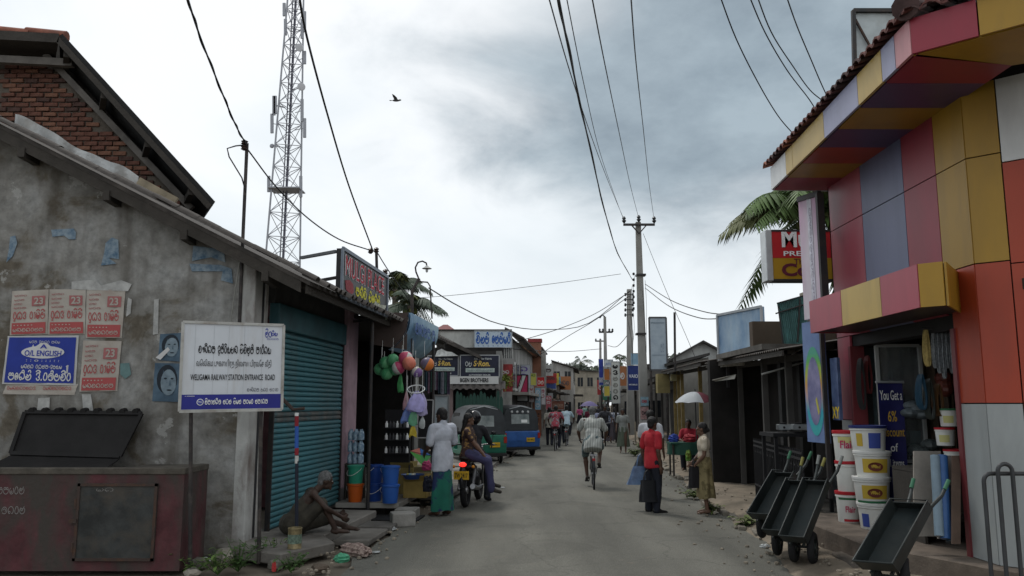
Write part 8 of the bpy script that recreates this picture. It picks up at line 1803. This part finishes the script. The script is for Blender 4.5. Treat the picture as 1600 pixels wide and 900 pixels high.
for i,pts in enumerate(hw_pts):wire(('service wire reaching the lowest part of the tiled eave','service wire reaching the middle of the tiled eave','service wire close beside the middle one','service wire reaching the upper tiled eave')[i],.008,name='service_wire',knots=bez(spline(pts,[8.5,9.2,10,10.6,11.1])))
wire('twin cable dropping from the sky to the service mast',.010,name='power_cable',knots=bez(spline([(285,-30),(310,50),(345,140),(368,195),(385,226)],[6.5,7.4,8.6,9.3,9.72])),twist=True)
wire('cable falling from overhead to the short mast behind the signboard',.012,name='power_cable',knots=bez(spline([(465,-20),(480,60),(512,180),(545,290),(582,390)],[6.5,7.5,9.4,11.5,13.6])))
wire('slack cable linking the service mast and the short mast',.010,name='power_cable',knots=bez(spline([(388,235),(430,290),(480,340),(530,374),(578,391)],[9.75,10.6,11.6,12.6,13.6])))
wire('short cable running down behind the signboard',.010,name='power_cable',knots=bez(spline([(588,392),(600,412),(612,430),(640,470)],[13.6,14.2,14.8,16.5])))
wire('slack cable from the swan neck lamp to the big pole',.014,name='power_cable',knots=bez(spline([(670,450),(720,480),(780,506),(850,515),(920,505),(983,455)],[17.5,20,23.5,27.5,31,34])))
wire('faint long wire crossing the sky to the big pole',.010,name='power_cable',knots=bez(spline([(560,470),(700,462),(850,445),(970,428)],[30,31,32.5,34])))
wire('cable from the big pole down to the pale building',.014,name='power_cable',knots=bez(spline([(985,455),(930,490),(870,515),(800,536)],[34,34.5,34.5,33.5])))
wire('second cable from the big pole to the far left roofs',.014,name='power_cable',knots=bez(spline([(984,462),(930,500),(880,530),(835,560)],[34,37,41,46])))
wire('cable crossing low from the far poles to the left roofs',.02,name='power_cable',knots=bez(spline([(940,545),(890,549),(840,548),(800,545)],[62,55,45,34])))
wire('cable dipping between the far wooden pole and the second pole',.02,name='power_cable',knots=bez(spline([(950,540),(962,542),(972,534),(983,520)],[62,56,51,46])))
wire('guy wire running down from the top of the big pole',.010,name='power_cable',knots=bez(spline([(1005,365),(1040,452),(1070,520),(1095,580)],[34,32,30.5,29.5])))
wire('upper cable from the big pole to the light blue billboard',.014,name='power_cable',knots=bez(spline([(1008,444),(1050,470),(1100,487),(1145,492)],[34,28,22,18])))
wire('lower cable from the big pole to the light blue billboard',.014,name='power_cable',knots=bez(spline([(1008,450),(1045,478),(1090,496),(1130,498)],[34,28,22,18])))
for i in range(5):wire('loose wire hanging down the big pole, %s'%('innermost','second','third','fourth','outermost')[i],.008,name='loose_wire',knots=bez(spline([(992-i*2+(i%2)*18,430+i*8),(988-i*2+(i%2)*24,470+i*5),(991-i+(i%2)*20,510+i*6),(988+(i%2)*22,545+i*6)],[33.7]*4)))
# ---- telecom tower
tw=thing('telecom_tower','tall grey lattice telecom tower with dishes behind the tiled roof','tower');TWY=60.0
cx0,cz0=aty(443,390,TWY).x,0.0;STEEL=flat('galvanised_grey',(.30,.31,.34),.5);STD_=flat('tower_dark',(.10,.10,.13),.6)
zt_=40.0;ctop=aty(462,0,TWY);cbot=aty(443,390,TWY);
def tc_(z):f=(z-cbot.z)/(ctop.z-cbot.z); return cbot.x+(ctop.x-cbot.x)*f
def tw_(z):f=(z-cbot.z)/(ctop.z-cbot.z); return 1.25+(.62-1.25)*f
def leg(i,z):w=tw_(z);a=R(90+120*i+15); return Vector((tc_(z)+w*1.12*math.cos(a),TWY+w*1.12*math.sin(a),z))
for i in range(3):MB().tube([leg(i,0),leg(i,zt_)],.07,6).build('leg',STEEL,tw)
z=0
while z<zt_-1.6:
    h=1.0+tw_(z)*.7
    for i in range(3):
        j=(i+1)%3;mb=MB();mb.tube([leg(i,z),leg(j,z+h)],.03,4);mb.tube([leg(j,z),leg(i,z+h)],.03,4);mb.build('brace',STEEL,tw);MB().tube([leg(i,z),leg(j,z)],.03,4).build('girt',STEEL,tw)
    z+=h
for dx in (-.18,.10):MB().tube([(tc_(2)+dx,TWY-.2,2),(tc_(zt_)+dx,TWY-.2,zt_)],.05,5).build('feeder_cable',STD_,tw)
mb=MB();MB().tube([(tc_(2)-.06,TWY+.2,2),(tc_(zt_)-.06,TWY+.2,zt_)],.10,5).build('feeder_cable',STD_,tw)
z=6
lsrc=MB().bar((-.22,0,0),(.22,0,0),.04,.04).build('ladder_rung',STD_,tw)
while z<zt_:o=piece(lsrc,tw,(tc_(z)+.05,TWY-.25,z));z+=.55
def pant(px,y0,y1,dx=0):a,b=aty(px,y1,TWY-.5),aty(px,y0,TWY-.5);MB().bar(a,b,.22,.14,up=(0,1,0)).build('panel_antenna',STEEL,tw);m_=(a+b)/2;MB().tube([m_,(tc_(m_.z)+(.4 if px>445 else -.4),TWY,m_.z)],.03,5).build('antenna_arm',STEEL,tw)
for a in ((425,178,208),(428,150,180),(472,155,190),(476,185,215),(420,275,300),(470,275,308),(430,150,178),(476,18,50),(446,30,55),(444,5,25),(472,30,60),(476,80,100)):pant(*a)
for px,py,r_ in ((469,75,.30),(472,136,.30)):q=aty(px,py,TWY-.7);MB().lathe([(0,.0),(r_*.6,.05),(r_,.16),(r_*.98,.30),(0,.34)],q,20,Matrix.Rotation(math.pi/2+.3,3,'X')).build('dish',flat('dish_white',(.52,.53,.56),.5),tw,smooth=50);MB().tube([q,(tc_(q.z),TWY,q.z)],.04,5).build('antenna_arm',STEEL,tw)
q=aty(425,228,TWY-.5);MB().ell(q,(.18,.1,.18),None,12,8).build('dish',STEEL,tw,smooth=60);MB().tube([q,(tc_(q.z),TWY,q.z)],.03,5).build('antenna_arm',STEEL,tw)
zp=aty(443,298,TWY).z;MB().box(tc_(zp)-1.1,tc_(zp)+1.3,TWY-1.2,TWY+.6,zp-.08,zp).build('work_platform',STEEL,tw)
root_at(tw,(cx0,TWY,0))
# ---- palms
FR=[mat('palm_frond',(.075,.12,.035),.6,var=.4,scale=1.5),mat('palm_frond_dry',(.10,.11,.04),.7,var=.3,scale=1.5),mat('palm_far',(.06,.08,.055),.7,var=.3)]
TRK=mat('palm_trunk',(.13,.11,.09),.9,var=.3,scale=6,bump=.5)
def frond(mb,c,az,el,L_,w,n=30,droop=1.0,lean=0):
    d=Vector((math.cos(az)*math.cos(el),math.sin(az)*math.cos(el),math.sin(el)));pts=[];sidev=d.cross(UP).normalized()
    for i in range(n+1):f=i/n;pts.append(c+d*L_*f-UP*droop*L_*f*f*.75)
    mb.tube(pts[::3],[.025*(1-f/(n//3+1))+.006 for f in range(len(pts[::3]))],5,False)
    for i in range(3,n):
        f=i/n;tg=(pts[i+1]-pts[i-1]).normalized();ll=w*math.sin(math.pi*(.1+.85*f))**.6
        for s_ in (-1,1):
            dirv=(sidev*s_*.85+tg*.55-UP*(.35+.35*random.random())).normalized();p=pts[i];tip=p+dirv*ll*random.uniform(.85,1.1)-UP*ll*.25;mid=p.lerp(tip,.5)+UP*ll*.06;wd=tg*.034*(L_/2)
            mb.add([p-wd*.6,p+wd*.6,mid+wd,tip,mid-wd],[(0,1,2,4),(4,2,3)])
def palm(label,c,base,L_,w,n,m,seedv,r=.16,nseg=30):
    random.seed(seedv);t=thing('coconut_palm',label,'palm',base);c,base=Vector(c),Vector(base);b0=base;
    MB().tube([base,base.lerp(c,.5)+Vector((.15,0,0)),c],[r*1.3,r,r*.8],10).build('trunk',TRK,t,smooth=60).matrix_parent_inverse=Matrix.Translation(-base)
    for i in range(n):
        mb=MB();az=2*math.pi*i/n+random.uniform(-.25,.25);el=random.choice((1.2,.9,.6,.3,0))+random.uniform(-.15,.15);frond(mb,c,az,el,L_*random.uniform(.85,1.1),w,nseg,droop=.75+.3*random.random());o=mb.build('frond',m if random.random()<.8 else FR[1],t);o.matrix_parent_inverse=Matrix.Translation(-base)
    for i in range(5):a=i*1.3;MB().ell(c+Vector((.2*math.cos(a),.2*math.sin(a),-.2)),(.11,.11,.13),None,8,6).build('coconut',flat('coconut_green',(.10,.11,.03)),t,smooth=60).matrix_parent_inverse=Matrix.Translation(-base)
    return t
pc=aty(1264,338,19.5);palm('large coconut palm behind the lightbox sign',pc,(pc.x+.2,pc.y+.2,0),2.8,.68,28,FR[0],11)
pc=aty(618,452,34);palm('coconut palm showing above the left roofs behind the signboard',pc,(pc.x-.3,pc.y,0),1.9,.5,16,FR[2],5)
pc=aty(640,478,30);palm('shorter palm drooping behind the blue curved sign',pc,(pc.x,pc.y,0),1.6,.5,12,FR[2],9)
pc=aty(969,566,90);palm('small far palm beyond the right signs',pc,(pc.x,pc.y,0),2.2,.6,12,FR[2],3,.2,14)
pc=aty(908,566,140);palm('tiny far palm above the end of the street',pc,(pc.x,pc.y,0),3.0,.8,12,FR[2],4,.25,12)
# ---- trees at the end of the street and the yellow green shrub
def tree(label,c,rx,rz,base_z,m,nleaf,ls,seedv,name='leafy_tree',tr_=.25,group=None):
    random.seed(seedv);c=Vector(c);base=Vector((c.x,c.y,base_z));t=thing(name,label,'tree',base,0,group);top_=c.z-base_z
    mb=MB();mb.tube([(0,0,0),(.05*rx,0,top_*.5),(0,0,top_)],[tr_,tr_*.75,tr_*.4],8);cen=[]
    for i in range(9):
        a=random.uniform(0,6.28);e=random.uniform(-.3,.9);q=Vector((rx*.7*math.cos(a)*math.cos(e),rx*.6*math.sin(a)*math.cos(e),top_+rz*.7*math.sin(e)));cen.append(q);mb.tube([(0,0,top_*.7),Vector((0,0,top_*.85)).lerp(q,.5),q],[tr_*.4,tr_*.25,tr_*.08],5)
    mb.build('trunk',TRK,t,smooth=60);fol=MB()
    for i in range(nleaf):
        q=random.choice(cen)+Vector((random.gauss(0,rx*.26),random.gauss(0,rx*.26),random.gauss(0,rz*.26)));a=Vector((random.gauss(0,1),random.gauss(0,1),random.gauss(0,1))).normalized();b_=a.cross(Vector((random.gauss(0,1),random.gauss(0,1),1))).normalized();s_=ls*random.uniform(.6,1.3);fol.add([q-a*s_,q-b_*s_*.4,q+a*s_,q+b_*s_*.4],[(0,1,2,3)])
    fol.build('crown',m,t); return t
TG=mat('tree_green_hazed',(.085,.098,.078),.8,var=.4,scale=1.0);TG2=mat('tree_green_hazed_mid',(.095,.11,.08),.8,var=.4,scale=.8)  # leaf greens lightened and greyed to carry the far haze
tree('rounded dark tree far beyond the street, first of the skyline',aty(868,584,125),3.0,1.5,0,TG,2200,.5,21,group='trees at the end of the street');tree('wide dark tree far beyond the street, second of the skyline',aty(888,585,130),4.2,1.3,0,TG,2400,.5,22,group='trees at the end of the street');tree('dark tree closing the gap at the end of the street',aty(925,606,118),3.4,2.4,0,TG2,2400,.5,23,group='trees at the end of the street');tree('dark tree far beyond the right hand signs',aty(955,606,122),4.0,2.6,0,TG2,2400,.5,24,group='trees at the end of the street')
tree('yellow green shrub standing before the red poster board',aty(782,600,29.5),.42,.36,.9,mat('shrub_yellow_green',(.13,.16,.025),.7,var=.35,scale=4),900,.055,25,'potted_shrub',.03)
tree('bushy dark tree behind the low house on the right',aty(1064,578,62),2.0,1.0,0,TG,1600,.35,26)
random.seed(3)
for p_ in (P1_,P2_,P3_,P4_):root_at(p_,p_.location)
# ---- bird
bd_=thing('flying_bird','single dark bird flying in the open sky','bird',aty(619,157,22));BRD=flat('bird_dark',(.05,.048,.05))
mb=MB();mb.ell((0,0,0),(.11,.035,.035),None,10,8);mb.ell((.11,0,.012),(.032,.026,.026),None,8,6);caps(mb,(.13,0,.01),(.165,0,.005),.01,.003,6);blob('body',mb,BRD,bd_,.008)
for s_ in (-1,1):MB().add([(.05,s_*.02,.01),(-.04,s_*.02,.01),(-.08,s_*.09,.07),(-.10,s_*.16,.14),(-.03,s_*.11,.11),(.03,s_*.07,.06)],[(0,1,2,3,4,5)]).build('wing',BRD,bd_)
MB().add([(-.09,-.015,0),(-.09,.015,0),(-.19,.04,0),(-.19,-.04,0)],[(0,1,2,3)]).build('tail',BRD,bd_)
bake_blobs()
